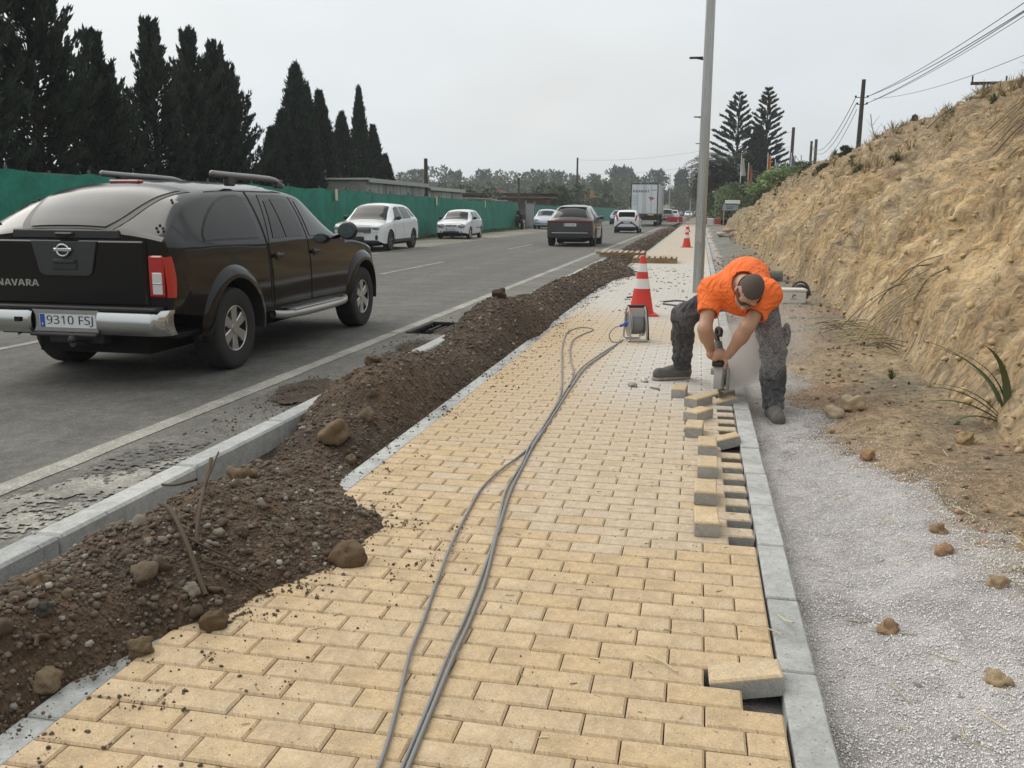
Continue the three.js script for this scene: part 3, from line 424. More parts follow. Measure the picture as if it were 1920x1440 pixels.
// A car body is a skin over stations along its length: s = metres from the tail, cross-section from sill to belt, belt to roof edge, roof edge to crown.
class Car {
  constructor(root, spec) { this.o = root; this.p = spec; this.L = spec.L; for (const k of ['belt', 'roof', 'w', 'wr']) this[k] = pchip(spec[k]); this.sill = pchip(spec.sill); this.cr = spec.crown ?? 0.07; }
  bot(s) { let y = this.sill(s); for (const c of this.p.wheels) { const R = this.p.arch, d = Math.abs(s - c); if (d < R) y = Math.max(y, this.p.wy + Math.sqrt(R * R - d * d)); } return Math.min(y, this.belt(s) - 0.03); }
  at(seg, s, t) { // right-hand side point; seg 0 side, 1 glasshouse, 2 roof
    const w = this.w(s), yb = this.bot(s), yB = this.belt(s), yR = Math.max(this.roof(s), yB + 0.01), wr = Math.min(this.wr(s), w), c = Math.min(this.cr, (yR - yB) * 0.45 + 0.015), bulge = y => { const q = (y - 0.62 * yB) / (0.62 * yB); return w * (1 - 0.055 * q * q - (y > 0.62 * yB ? 0.05 * q * q : 0)); };
    const z = this.L / 2 - s;
    if (seg === 0) { const y = lerp(yb, yB, t); return V(bulge(y), y, z); }
    const x0 = bulge(yB);
    if (seg === 1) { const k = t + 0.10 * t * (1 - t); return V(lerp(x0, wr, t * (1 - 0.28 * (1 - t))), lerp(yB, yR - c, clamp(k)), z); }
    const x = wr * (1 - t); return V(x, yR - c * Math.pow(1 - t, 2.4), z);
  }
  off(seg, s, t, e, side) { const a = this.at(seg, s, t), du = this.at(seg, s + 0.015, t).sub(this.at(seg, s - 0.015, t)), dv = this.at(seg, s, Math.min(1, t + 0.02)).sub(this.at(seg, s, Math.max(0, t - 0.02))); const n = du.cross(dv).normalize(); if (n.x < -0.2 || (Math.abs(n.x) <= 0.2 && n.y < 0)) n.negate(); a.addScaledVector(n, e); if (side < 0) a.x = -a.x; return a; }
  stations() { const S = new Set(); const n = this.p.stations ?? 70; for (let i = 0; i <= n; i++) S.add(+(this.L * i / n).toFixed(4)); for (const c of this.p.wheels) for (let k = 0; k <= 22; k++) S.add(+(c - this.p.arch * Math.cos(Math.PI * k / 22)).toFixed(4)); for (const e of [0.004, 0.012, 0.03, 0.06]) { S.add(e); S.add(+(this.L - e).toFixed(4)); } return [...S].filter(s => s >= 0 && s <= this.L).sort((a, b) => a - b); }
  body(material) {
    const S = this.stations(), rows = []; for (let k = 0; k <= 12; k++) rows.push([0, k / 12]); for (let k = 1; k <= 8; k++) rows.push([1, k / 8]); for (let k = 1; k <= 7; k++) rows.push([2, k / 7]);
    const parts = [];
    for (const side of [1, -1]) { const g = grid(rows.length - 1, S.length - 1, (i, j) => { const v = this.at(rows[i][0], S[j], rows[i][1]); return [v.x * side, v.y, v.z]; }); parts.push(g); }
    for (const s of [0, this.L]) { const rw = rows.filter(r => r[0] < 2 || r[1] < 1); parts.push(grid(1, rw.length - 1, (i, j) => { const v = this.at(rw[j][0], s, rw[j][1]); return [i ? -v.x : v.x, v.y, v.z]; })); }
    // inner wheel wells and floor
    const g = merge(parts.map(x => x)); mesh('body', g, material, this.o);
    const well = []; for (const c of this.p.wheels) { const Ra = this.p.arch; const cyl = new THREE.CylinderGeometry(Ra * 1.0, Ra * 1.0, this.p.w[2][1] * 1.86, 28, 1, true, -Math.PI / 2, Math.PI); cyl.rotateZ(Math.PI / 2); cyl.rotateX(0); const wg = new THREE.CylinderGeometry(Ra, Ra, this.w(c) * 1.9, 28, 1, true); wg.rotateZ(Math.PI / 2); wg.scale(1, 1, 1); wg.translate(0, this.p.wy, this.L / 2 - c); const id = []; const q = wg.toNonIndexed(), P = q.attributes.position; const keep = []; for (let i = 0; i < P.count; i += 3) { const my = (P.getY(i) + P.getY(i + 1) + P.getY(i + 2)) / 3; if (my > this.p.wy - 0.02) for (let k = 0; k < 3; k++) keep.push(P.getX(i + k), P.getY(i + k), P.getZ(i + k)); } const kg = new THREE.BufferGeometry(); kg.setAttribute('position', new THREE.Float32BufferAttribute(keep, 3)); kg.computeVertexNormals(); well.push(kg); }
    const f = this.p.floor ?? this.sill(this.L / 2) + 0.02; well.push(box(this.w(this.L / 2) * 1.80, 0.04, this.L * 0.93, 0, f + 0.03, 0)); well.push(box(this.w(this.L / 2) * 1.15, 0.25, this.L * 0.9, 0, f - 0.02, 0));
    mesh('underbody', merge(well), CM.well, this.o);
  }
  patch(name, seg, f, e, material, side = 1, nu = 10, nv = 6, parent = this.o, thick = 0) { // f(u,v) -> [s,t] (or [s,t,seg])
    const pt = (u, v, q) => { const r = f(u, v); return this.off(r[2] ?? seg, r[0], r[1], q, side); };
    const G = [grid(nu, nv, (i, j) => pt(i / nu, j / nv, e).toArray())];
    if (thick) { const edge = (a, b, n) => G.push(grid(n, 1, (i, j) => pt(lerp(a[0], b[0], i / n), lerp(a[1], b[1], i / n), j ? e : e - thick).toArray())); edge([0, 0], [1, 0], nu); edge([0, 1], [1, 1], nu); edge([0, 0], [0, 1], nv); edge([1, 0], [1, 1], nv); }
    return mesh(name, G.length > 1 ? merge(G) : G[0], material, parent);
  }
  roofPatch(name, s0, s1, m, e, material, nu = 10, parent = this.o) { // spans left to right across the crown, m(s-fraction) -> margin t from the roof edge
    return mesh(name, grid(16, nu, (i, j) => { const v = j / nu, s = lerp(s0, s1, v), q = i / 8 - 1, t = 1 - Math.abs(q) * (1 - m(v)); return this.off(2, s, t, e, q < 0 ? -1 : 1).toArray(); }), material, parent);
  }
  wheelsAdd(spokes, rimR, spokeMat, track, W = 0.22) {
    const Rw = this.p.wy, w = wheelGeo(Rw, W, spokes, rimR);
    for (const c of this.p.wheels) for (const side of [1, -1]) { const g = new THREE.Group(); g.name = 'wheel'; g.position.set(side * (track / 2), Rw, this.L / 2 - c); if (side < 0) g.rotation.y = Math.PI; this.o.add(g); mesh('tyre', w.tyre, M.rubber, g); mesh('rim', w.spokes, spokeMat, g); mesh('brake_disc', w.dish, CM.well, g); }
  }
  door(s0, s1, s2, s3, tb, tt, bodyMat, side, label) { // seams, raised skin below the glass
    const f = (u, v) => { const t = lerp(tb, tt, v); return [lerp(lerp(s0, s2, v), lerp(s1, s3, v), u), t]; };
    this.patch('door_seam', 0, (u, v) => { const r = f(lerp(-0.012, 1.012, u), lerp(-0.02, 1, v)); return r; }, 0.002, CM.seam, side, 14, 8);
    return this.patch('door', 0, f, 0.006, bodyMat, side, 16, 10, this.o, 0.005);
  }
}
function numberPlate(parent, str, w, h, pos, rotY = 0, rotX = 0) {
  const g = new THREE.Group(); g.name = 'number_plate'; g.position.set(...pos); g.rotation.order = 'YXZ'; g.rotation.set(rotX, rotY, 0); parent.add(g);
  mesh('plate_panel', box(w, h, 0.008, 0, 0, 0, 0, 0.0015), CM.plate, g); mesh('country_band', box(w * 0.085, h * 0.96, 0.002, -w * 0.445, 0, 0.0055), CM.plateBlue, g);
  const e = text('E', h * 0.16, 0.001); e.translate(-w * 0.445, -h * 0.24, 0.007); mesh('country_letter', e, CM.white, g);
  const t = text(str, h * 0.62, 0.0015, fontR); t.computeBoundingBox(); const tw = t.boundingBox.max.x - t.boundingBox.min.x; t.scale(w * 0.82 / tw, 1, 1); t.translate(w * 0.04, 0, 0.0045); mesh('registration', t, CM.ink, g);
  return g;
}
// -------- black pickup with a hardtop
{
  const root = thing('pickup_truck', 'black double-cab pickup with glazed hardtop, chrome rear bumper and roof rails', 'pickup', [-4.80, RY, -8.606], 0);
  root.scale.setScalar(0.95);
  const black = paint([0.005, 0.005, 0.0062], { roughness: 0.25, specularIntensity: 0.05, clearcoat: 0.75 });
  const car = new Car(root, { L: 5.0, stations: 90, wheels: [1.02, 4.26], arch: 0.47, wy: 0.375, crown: 0.10, floor: 0.38,
    sill: [[0, 0.62], [0.5, 0.55], [1.6, 0.46], [3.6, 0.44], [4.75, 0.42], [5, 0.52]],
    belt: [[0, 1.13], [0.25, 1.145], [1.8, 1.13], [2.4, 1.14], [3.6, 1.12], [4.0, 1.09], [4.7, 0.98], [4.93, 0.86], [5, 0.72]],
    roof: [[0, 1.27], [0.04, 1.31], [0.16, 1.39], [0.34, 1.50], [0.55, 1.60], [0.80, 1.665], [1.1, 1.70], [1.6, 1.72], [2.4, 1.725], [2.85, 1.70], [3.1, 1.63], [3.55, 1.36], [3.85, 1.16], [4.2, 1.11], [4.7, 1.0], [4.93, 0.88], [5, 0.74]],
    w: [[0, 0.875], [0.05, 0.905], [0.3, 0.925], [2.5, 0.925], [4.3, 0.925], [4.75, 0.88], [4.93, 0.80], [5, 0.70]],
    wr: [[0, 0.86], [0.1, 0.84], [0.4, 0.76], [0.8, 0.705], [1.3, 0.675], [2.8, 0.65], [3.2, 0.66], [3.7, 0.74], [4.2, 0.82], [5, 0.66]] });
  car.body(black);
  car.wheelsAdd(6, 0.215, CM.alloy, 1.60, 0.255);
  for (const sd of [1, -1]) {
    // hardtop side window, arched towards the tail
    const arch = (u, v) => { const bl = lerp(0.62, 1.60, u); const top = 0.10 + 0.78 * Math.pow(Math.sin(Math.min(1, u * 1.22 + 0.04) * Math.PI / 2), 0.62) * (u > 0.93 ? 1 - (u - 0.93) * 1.2 : 1); return [bl, lerp(0.10, top, v)]; };
    car.patch('side_window', 1, (u, v) => { const [s, t] = arch(lerp(-0.02, 1.02, u), v); return [s, t + (v < 0.5 ? -0.03 : 0.04)]; }, 0.003, CM.trim, sd, 24, 8);
    car.patch('side_window', 1, arch, 0.007, CM.glass, sd, 24, 8);
    // hardtop to cab joint and body seams
    car.patch('cab_seam', 1, (u, v) => [lerp(1.735, 1.765, u), lerp(0, 1, v)], 0.0025, CM.seam, sd, 1, 8);
    car.patch('cab_seam', 0, (u, v) => [lerp(1.735, 1.765, u), lerp(0.12, 1, v)], 0.0025, CM.seam, sd, 1, 8);
    car.patch('hardtop_rim', 0, (u, v) => [lerp(0.06, 1.74, u), lerp(0.955, 0.985, v)], 0.003, CM.seam, sd, 24, 1);
    // doors, glass and handles
    const rear = car.door(1.80, 2.66, 1.78, 2.66, 0.08, 0.995, black, sd), front = car.door(2.70, 3.70, 2.70, 3.74, 0.08, 0.995, black, sd);
    car.patch('door_frame', 1, (u, v) => [lerp(lerp(1.80, 1.98, v), 2.66, u), lerp(0.0, 0.93, v)], 0.005, black, sd, 12, 6, car.o, 0.004);
    car.patch('door_frame', 1, (u, v) => [lerp(2.70, lerp(3.66, 3.02, Math.pow(v, 0.85)), u), lerp(0.0, 0.93, v)], 0.005, black, sd, 12, 6, car.o, 0.004);
    car.patch('door_window', 1, (u, v) => [lerp(lerp(1.90, 2.04, v), 2.17, u), lerp(0.07, 0.80, v)], 0.010, CM.glass, sd, 4, 6);
    car.patch('door_window', 1, (u, v) => [lerp(2.20, 2.60, u), lerp(0.07, 0.84, v)], 0.010, CM.glass, sd, 8, 6);
    car.patch('door_window', 1, (u, v) => [lerp(2.77, lerp(3.50, 3.00, Math.pow(v, 0.8)), u), lerp(0.07, 0.84, v)], 0.010, CM.glassGreen, sd, 10, 6);
    for (const [s, d] of [[1.93, rear], [2.83, front]]) { const p = car.off(0, s, 0.80, 0.03, sd); const h = mesh('handle', merge([box(0.03, 0.035, 0.17, p.x, p.y, p.z, 0, 0.008), box(0.02, 0.075, 0.08, p.x - sd * 0.02, p.y - 0.01, p.z, 0, 0.008)]), CM.trim, d); }
    // flared arches as half rings
    for (const c of [1.02, 4.26]) { const g = grid(30, 6, (i, j) => { const a = lerp(-0.10, Math.PI + 0.10, i / 30), k = j / 6, rad = lerp(0.465, 0.585, k), y = 0.375 + rad * Math.sin(a), s = c + rad * Math.cos(a); const ww = car.w(clamp(s, 0.02, 4.98)); const out = 0.052 * Math.pow(Math.cos(k * Math.PI / 2), 0.6) - 0.006; const q = (y - 0.66) / 0.66; return [sd * (ww * (1 - 0.055 * q * q) + out), y, 2.5 - s]; }); mesh('wheel_arch', g, black, root); const lip = grid(30, 1, (i, j) => { const a = lerp(-0.10, Math.PI + 0.10, i / 30), rad = 0.465, y = 0.375 + rad * Math.sin(a), s = c + rad * Math.cos(a); return [sd * (car.w(clamp(s, 0.02, 4.98)) * 0.99 + (j ? 0.046 : -0.12)), y, 2.5 - s]; }); mesh('arch_lip', lip, CM.trim, root); }
    // side step
    mesh('side_step', merge([tube([[sd * 0.90, 0.42, 0.70], [sd * 0.955, 0.40, 0.55], [sd * 0.96, 0.40, -1.0], [sd * 0.90, 0.42, -1.18]], 0.042, 10, 30), box(0.11, 0.02, 1.3, sd * 0.95, 0.438, -0.25, 0, 0.006), rod([sd * 0.6, 0.46, 0.4], [sd * 0.93, 0.40, 0.4], 0.02), rod([sd * 0.6, 0.46, -0.9], [sd * 0.93, 0.40, -0.9], 0.02)]), mat([0.40, 0.40, 0.39], 0.4, { metalness: 0.7 }), root);
    // tail lamp wrapping the corner
    const tl = new THREE.Group(); tl.name = 'tail_light'; root.add(tl);
    car.patch('lamp_lens', 0, (u, v) => [lerp(0.004, 0.075 + 0.02 * Math.sin(v * 3.1), u), lerp(0.25, 0.88, v)], 0.010, CM.red, sd, 6, 10, tl, 0.012);
    mesh('lamp_lens', box(0.135, 0.335, 0.03, sd * 0.80, 0.915, 2.505, 0, 0.012), CM.red, tl); mesh('clear_lens', box(0.085, 0.175, 0.012, sd * 0.815, 0.86, 2.525, 0, 0.004), CM.clear, tl); mesh('clear_lens', box(0.085, 0.012, 0.014, sd * 0.815, 0.86, 2.527, 0, 0.003), CM.lampGlass, tl);
    // mirror
    const mr = new THREE.Group(); mr.name = 'wing_mirror'; root.add(mr); const mp = V(sd * 1.045, 1.21, -1.00); const mg = new THREE.SphereGeometry(1, 18, 12); mg.scale(0.115, 0.105, 0.07); mg.translate(mp.x, mp.y, mp.z); mesh('mirror_housing', merge([mg, rod([sd * 0.88, 1.14, -1.02], [sd * 0.99, 1.17, -1.0], 0.028)]), black, mr); { const cg = new THREE.CircleGeometry(1, 28); cg.scale(0.092, 0.082, 1); cg.translate(mp.x, mp.y, mp.z + 0.073); mesh('mirror_glass', cg, mat([0.30, 0.36, 0.35], 0.08, { metalness: 1 }), mr); } mesh('mirror_rim', lathe([[0.112, -0.03], [0.112, 0.0], [0.095, 0.006]], 28).rotateX(Math.PI / 2).scale(0.95, 0.86, 1).translate(mp.x, mp.y, mp.z + 0.064), CM.trim, mr);
    // roof rail on feet
    const rl = new THREE.Group(); rl.name = 'roof_rail'; root.add(rl); const ry = 1.772; mesh('rail_bar', merge([tube([[sd * 0.575, ry + 0.005, 1.16], [sd * 0.58, ry, 0.8], [sd * 0.58, ry - 0.005, 0.2], [sd * 0.575, ry - 0.02, -0.12], [sd * 0.57, ry - 0.075, -0.30]], 0.03, 12, 40), place(new THREE.SphereGeometry(0.03, 10, 8), xf([sd * 0.575, ry + 0.005, 1.16]))]), mat([0.20, 0.20, 0.20], 0.35, { metalness: 0.6 }), rl); mesh('rail_foot', box(0.06, 0.10, 0.14, sd * 0.58, 1.72, 0.86, 0, 0.012), CM.trim, rl); mesh('rail_foot', box(0.05, 0.09, 0.16, sd * 0.575, 1.72, -0.20, 0, 0.012), CM.trim, rl);
    // front end
    const hl = mesh('headlight', box(0.36, 0.2, 0.18, sd * 0.60, 0.86, -2.40, sd * 0.35, 0.03), CM.lampGlass, root);
  }
  // tailgate skin, insert, badge, lettering
  mesh('tailgate_seam', box(1.445, 0.545, 0.012, 0, 0.935, 2.503), CM.seam, root);
  const tg = mesh('tailgate', box(1.42, 0.52, 0.03, 0, 0.935, 2.508, 0, 0.012), black, root);
  const ins = new THREE.Shape(); ins.moveTo(-0.37, 0.13); ins.lineTo(0.37, 0.13); ins.lineTo(0.30, -0.15); ins.quadraticCurveTo(0.28, -0.19, 0.22, -0.19); ins.lineTo(-0.22, -0.19); ins.quadraticCurveTo(-0.28, -0.19, -0.30, -0.15); ins.closePath();
  const ig = new THREE.ExtrudeGeometry(ins, { depth: 0.010, bevelEnabled: true, bevelSize: 0.006, bevelThickness: 0.006, bevelSegments: 2 }); ig.scale(0.80, 0.85, 1); ig.translate(0, 1.075, 2.523); mesh('tailgate_insert', ig, mat([0.03, 0.03, 0.033], 0.42), tg);
  mesh('latch', merge([box(0.22, 0.09, 0.012, 0, 1.005, 2.543, 0, 0.004), box(0.20, 0.03, 0.02, 0, 1.025, 2.55, 0, 0.006)]), CM.trim, tg);
  { const ring = new THREE.TorusGeometry(0.050, 0.010, 8, 28); ring.scale(1.1, 0.92, 1); ring.translate(0, 1.115, 2.552); mesh('badge', merge([ring, box(0.165, 0.026, 0.016, 0, 1.120, 2.554, 0, 0.004)]), CM.chrome, tg); }
  { const t = text('NAVARA', 0.055, 0.004, font, 1.35); t.translate(-0.47, 0.845, 2.522); mesh('model_lettering', t, CM.chrome, tg); }
  // rear hatch of the hardtop
  car.roofPatch('hatch_frame', 0.02, 0.86, v => lerp(0.52, 0.10, Math.pow(v, 0.75)), 0.004, CM.trim, 14);
  const hatch = car.roofPatch('rear_window', 0.04, 0.79, v => lerp(0.60, 0.18, Math.pow(v, 0.75)), 0.010, phys([0.02, 0.022, 0.025], 0.16, { clearcoat: 0.12, clearcoatRoughness: 0.14, specularIntensity: 0.25 }), 14);
  mesh('hatch_skirt', box(0.98, 0.075, 0.03, 0, 1.245, 2.495, 0, 0.01), CM.trim, root); mesh('hatch_handle', merge([box(0.17, 0.03, 0.035, 0.0, 1.245, 2.52, 0, 0.012), box(0.06, 0.04, 0.03, 0.0, 1.24, 2.515, 0, 0.01)]), CM.trim, root);
  { const p = car.at(2, 0.86, 1); mesh('brake_light', box(0.30, 0.035, 0.08, 0, p.y + 0.012, p.z, 0, 0.01), phys([0.25, 0.008, 0.012], 0.15, { clearcoat: 1 }), root); }
  for (const sd of [1, -1]) { for (const [s, t] of [[0.12, 0.03], [0.15, 0.05], [0.10, 0.08], [0.17, 0.09], [0.13, 0.11], [0.50, 0.10], [0.53, 0.13]]) { const p = car.off(2, s, t, 0.004, sd); const b = new THREE.SphereGeometry(0.011, 8, 6); b.translate(p.x, p.y, p.z); mesh('bolt', b, CM.trim, root); } car.roofPatch; }
  // chrome step bumper
  const bm = new THREE.Group(); bm.name = 'rear_bumper'; root.add(bm);
  for (const sd of [1, -1]) { const sh = [[0.30, 0], [0.32, 0.02], [0.78, 0.02], [0.85, -0.01], [0.90, -0.06], [0.905, -0.15]]; const g = grid(sh.length * 4 - 4, 8, (i, j) => { const k = Math.min(sh.length - 2, Math.floor(i / 4)), u = i / 4 - k; const x = lerp(sh[k][0], sh[k + 1][0], u), z = lerp(sh[k][1], sh[k + 1][1], u), v = j / 8; return [sd * x, lerp(0.44, 0.645, v) + (x > 0.8 ? 0.025 * Math.sin(v * 3.1) : 0), 2.62 + z - 0.05 * Math.pow(Math.abs(v - 0.5) * 2, 3)]; }); mesh('chrome_corner', g, CM.chrome, bm); }
  mesh('step_pad', merge([box(1.70, 0.03, 0.16, 0, 0.655, 2.54, 0, 0.01), box(0.62, 0.03, 0.13, 0, 0.435, 2.58, 0, 0.01)]), CM.trim, bm); mesh('plate_recess', box(0.66, 0.20, 0.05, 0, 0.545, 2.565, 0, 0.01), CM.chrome, bm); mesh('bumper_core', box(1.6, 0.16, 0.12, 0, 0.52, 2.50), CM.trim, bm);
  numberPlate(bm, '9310 FSJ', 0.52, 0.11, [0.03, 0.545, 2.602]);
  mesh('step_hole', box(0.06, 0.04, 0.01, -0.40, 0.555, 2.652, 0, 0.003), CM.seam, bm);
  mesh('tow_bar', merge([box(0.5, 0.09, 0.12, 0.02, 0.395, 2.45, 0, 0.01), rod([0.1, 0.35, 2.45], [0.1, 0.37, 2.66], 0.028), place(new THREE.SphereGeometry(0.032, 12, 10), xf([0.1, 0.405, 2.66]))]), mat([0.03, 0.03, 0.03], 0.6), root);
  car.roofPatch('windscreen', 3.13, 3.80, v => 0.10, 0.008, CM.glass, 10);
  mesh('antenna', rod([0.3, 1.70, -0.35], [0.3, 1.98, -0.15], 0.004), CM.trim, root);
}
// -------- other cars
function carOptions(car, bodyMat, o) {
  for (const sd of [1, -1]) {
    o.doors.forEach(d => { const dd = car.door(...d, 0.06, 0.995, bodyMat, sd); const p = car.off(0, d[0] + 0.14, 0.86, 0.02, sd); mesh('handle', box(0.02, 0.03, 0.16, p.x, p.y, p.z, 0, 0.006), o.handle ?? bodyMat, dd); });
    o.windows.forEach(([a, b, c, d, lo = 0.07, hi = 0.86]) => car.patch('side_window', 1, (u, v) => [lerp(lerp(a, c, v), lerp(b, d, v), u), lerp(lo, hi, v)], 0.006, CM.glass, sd, 8, 6));
    const mr = new THREE.Group(); mr.name = 'wing_mirror'; car.o.add(mr); const mp = car.off(1, o.mirror, 0.08, 0.10, sd); const mg = new THREE.SphereGeometry(1, 14, 10); mg.scale(0.11, 0.075, 0.06); mg.translate(mp.x, mp.y + 0.03, mp.z); mesh('mirror_housing', mg, o.mirrorMat ?? bodyMat, mr);
  }
  car.roofPatch('windscreen', ...o.windscreen, v => 0.07, 0.006, CM.glass, 10); if (o.rearGlass) car.roofPatch('rear_window', ...o.rearGlass, v => 0.10, 0.006, CM.glass, 10);
}
const WHITE = paint([0.74, 0.76, 0.78]);
{ // white crossover, nose towards the viewer
  const root = thing('crossover', 'white crossover with black grille parked nose-on beside the green net fence', 'car', [-11.2, RY, -31.0], Math.PI + 0.02);
  const car = new Car(root, { L: 4.5, wheels: [0.92, 3.60], arch: 0.39, wy: 0.34, crown: 0.06, sill: [[0, 0.45], [0.5, 0.34], [2, 0.30], [4.2, 0.26], [4.5, 0.34]], belt: [[0, 0.86], [0.15, 1.0], [1, 1.04], [3.2, 0.98], [3.9, 0.93], [4.3, 0.88], [4.45, 0.84], [4.5, 0.74]],
    roof: [[0, 0.9], [0.12, 1.12], [0.35, 1.36], [0.7, 1.52], [1.3, 1.60], [2.2, 1.61], [2.7, 1.53], [3.1, 1.30], [3.5, 1.04], [3.9, 0.985], [4.3, 0.92], [4.45, 0.875], [4.5, 0.77]], w: [[0, 0.72], [0.1, 0.82], [0.4, 0.90], [2.2, 0.905], [3.8, 0.90], [4.25, 0.87], [4.43, 0.80], [4.5, 0.72]], wr: [[0, 0.66], [0.5, 0.6], [1.4, 0.585], [2.4, 0.585], [3.0, 0.64], [3.5, 0.74], [4.0, 0.78], [4.5, 0.55]] });
  car.body(WHITE); car.wheelsAdd(5, 0.235, CM.darkAlloy, 1.58);
  carOptions(car, WHITE, { doors: [[1.32, 2.12, 1.32, 2.12], [2.15, 3.14, 2.15, 3.16]], windows: [[0.55, 1.02, 0.85, 1.15, 0.2, 0.8], [1.10, 2.10, 1.24, 2.06], [2.16, 3.10, 2.16, 2.62]], mirror: 2.92, mirrorMat: CM.trim, windscreen: [2.72, 3.46], rearGlass: [0.10, 0.55] });
  const fz = -2.30; mesh('grille', merge([box(0.98, 0.20, 0.08, 0, 0.70, fz + 0.05, 0, 0.03), box(0.5, 0.12, 0.06, 0, 0.42, fz + 0.03, 0, 0.02)]), CM.trim, root); for (let k = 0; k < 4; k++) mesh('grille_bar', box(0.94, 0.012, 0.01, 0, 0.63 + k * 0.045, fz + 0.006, 0, 0.003), CM.alloy, root);
  { const d = new THREE.Shape(); d.moveTo(0, 0.10); d.lineTo(0.065, 0); d.lineTo(0, -0.10); d.lineTo(-0.065, 0); d.closePath(); const h = new THREE.Path(); h.moveTo(0, 0.06); h.lineTo(-0.038, 0); h.lineTo(0, -0.06); h.lineTo(0.038, 0); h.closePath(); d.holes.push(h); const g = new THREE.ExtrudeGeometry(d, { depth: 0.012, bevelEnabled: false }); g.translate(0, 0.715, fz - 0.012); mesh('badge', g, CM.chrome, root); }
  for (const sd of [1, -1]) { const h = mesh('headlight', box(0.36, 0.085, 0.12, sd * 0.60, 0.765, fz + 0.085, sd * 0.38, 0.015), CM.lampGlass, root); mesh('daytime_lamp', merge([box(0.34, 0.026, 0.03, sd * 0.60, 0.80, fz + 0.02, sd * 0.38, 0.004), box(0.24, 0.026, 0.03, sd * 0.64, 0.655, fz + 0.03, sd * 0.38, 0.004), box(0.026, 0.16, 0.03, sd * 0.745, 0.73, fz + 0.07, sd * 0.5, 0.004)]), CM.drl, root); mesh('air_intake', box(0.14, 0.16, 0.08, sd * 0.66, 0.46, fz + 0.08, sd * 0.5, 0.02), CM.trim, root); }
  mesh('lower_bumper', box(1.5, 0.12, 0.16, 0, 0.33, fz + 0.12, 0, 0.03), CM.trim, root); numberPlate(root, '7255 MSL', 0.50, 0.11, [0, 0.56, fz - 0.012], Math.PI);
  for (const sd of [1, -1]) mesh('sill_cladding', box(0.05, 0.12, 2.0, sd * 0.885, 0.33, 0.0, 0, 0.015), CM.trim, root);
}
{ // small white hatchback, nose towards the viewer
  const root = thing('hatchback', 'small white five-door hatchback with black side strips parked against the net fence', 'car', [-11.72, RY, -44.3], Math.PI + 0.03);
  const wh = paint([0.70, 0.72, 0.74]);
  const car = new Car(root, { L: 3.8, wheels: [0.62, 3.09], arch: 0.325, wy: 0.285, crown: 0.055, sill: [[0, 0.36], [0.5, 0.26], [3.3, 0.24], [3.8, 0.30]], belt: [[0, 0.78], [0.2, 0.88], [1.5, 0.90], [2.8, 0.88], [3.3, 0.82], [3.65, 0.76], [3.8, 0.62]], roof: [[0, 0.82], [0.1, 1.02], [0.3, 1.26], [0.6, 1.37], [1.2, 1.42], [1.9, 1.40], [2.3, 1.30], [2.75, 1.02], [3.0, 0.93], [3.4, 0.85], [3.65, 0.79], [3.8, 0.66]], w: [[0, 0.68], [0.15, 0.78], [0.6, 0.815], [2.6, 0.82], [3.3, 0.80], [3.65, 0.75], [3.8, 0.66]], wr: [[0, 0.6], [0.5, 0.54], [1.2, 0.53], [2.0, 0.53], [2.6, 0.60], [3.1, 0.68], [3.8, 0.48]] });
  car.body(wh); car.wheelsAdd(7, 0.19, CM.alloy, 1.42, 0.18); carOptions(car, wh, { doors: [[0.95, 1.72, 0.95, 1.72], [1.75, 2.62, 1.75, 2.64]], windows: [[0.62, 1.68, 0.82, 1.64], [1.76, 2.55, 1.76, 2.10]], mirror: 2.42, mirrorMat: CM.trim, windscreen: [2.28, 2.94] });
  const fz = -1.96; for (const sd of [1, -1]) { const g = new THREE.SphereGeometry(1, 14, 10); g.scale(0.19, 0.115, 0.10); g.translate(sd * 0.50, 0.62, fz + 0.10); mesh('headlight', g, CM.lampGlass, root); mesh('side_strip', box(0.02, 0.05, 1.7, sd * 0.815, 0.52, 0.05, 0, 0.006), CM.trim, root); const fgl = new THREE.CylinderGeometry(0.05, 0.05, 0.03, 12); fgl.rotateX(Math.PI / 2); fgl.translate(sd * 0.5, 0.33, fz + 0.04); mesh('fog_lamp', fgl, CM.lampGlass, root); mesh('grille', box(0.24, 0.05, 0.05, sd * 0.16, 0.64, fz + 0.03, 0, 0.015), CM.trim, root); }
  mesh('lower_grille', box(0.8, 0.09, 0.06, 0, 0.33, fz + 0.02, 0, 0.02), CM.trim, root); mesh('badge', box(0.07, 0.11, 0.02, 0, 0.645, fz - 0.002, Math.PI / 4, 0.01), CM.chrome, root); numberPlate(root, '4218 DKM', 0.48, 0.10, [0, 0.47, fz - 0.012], Math.PI);
}
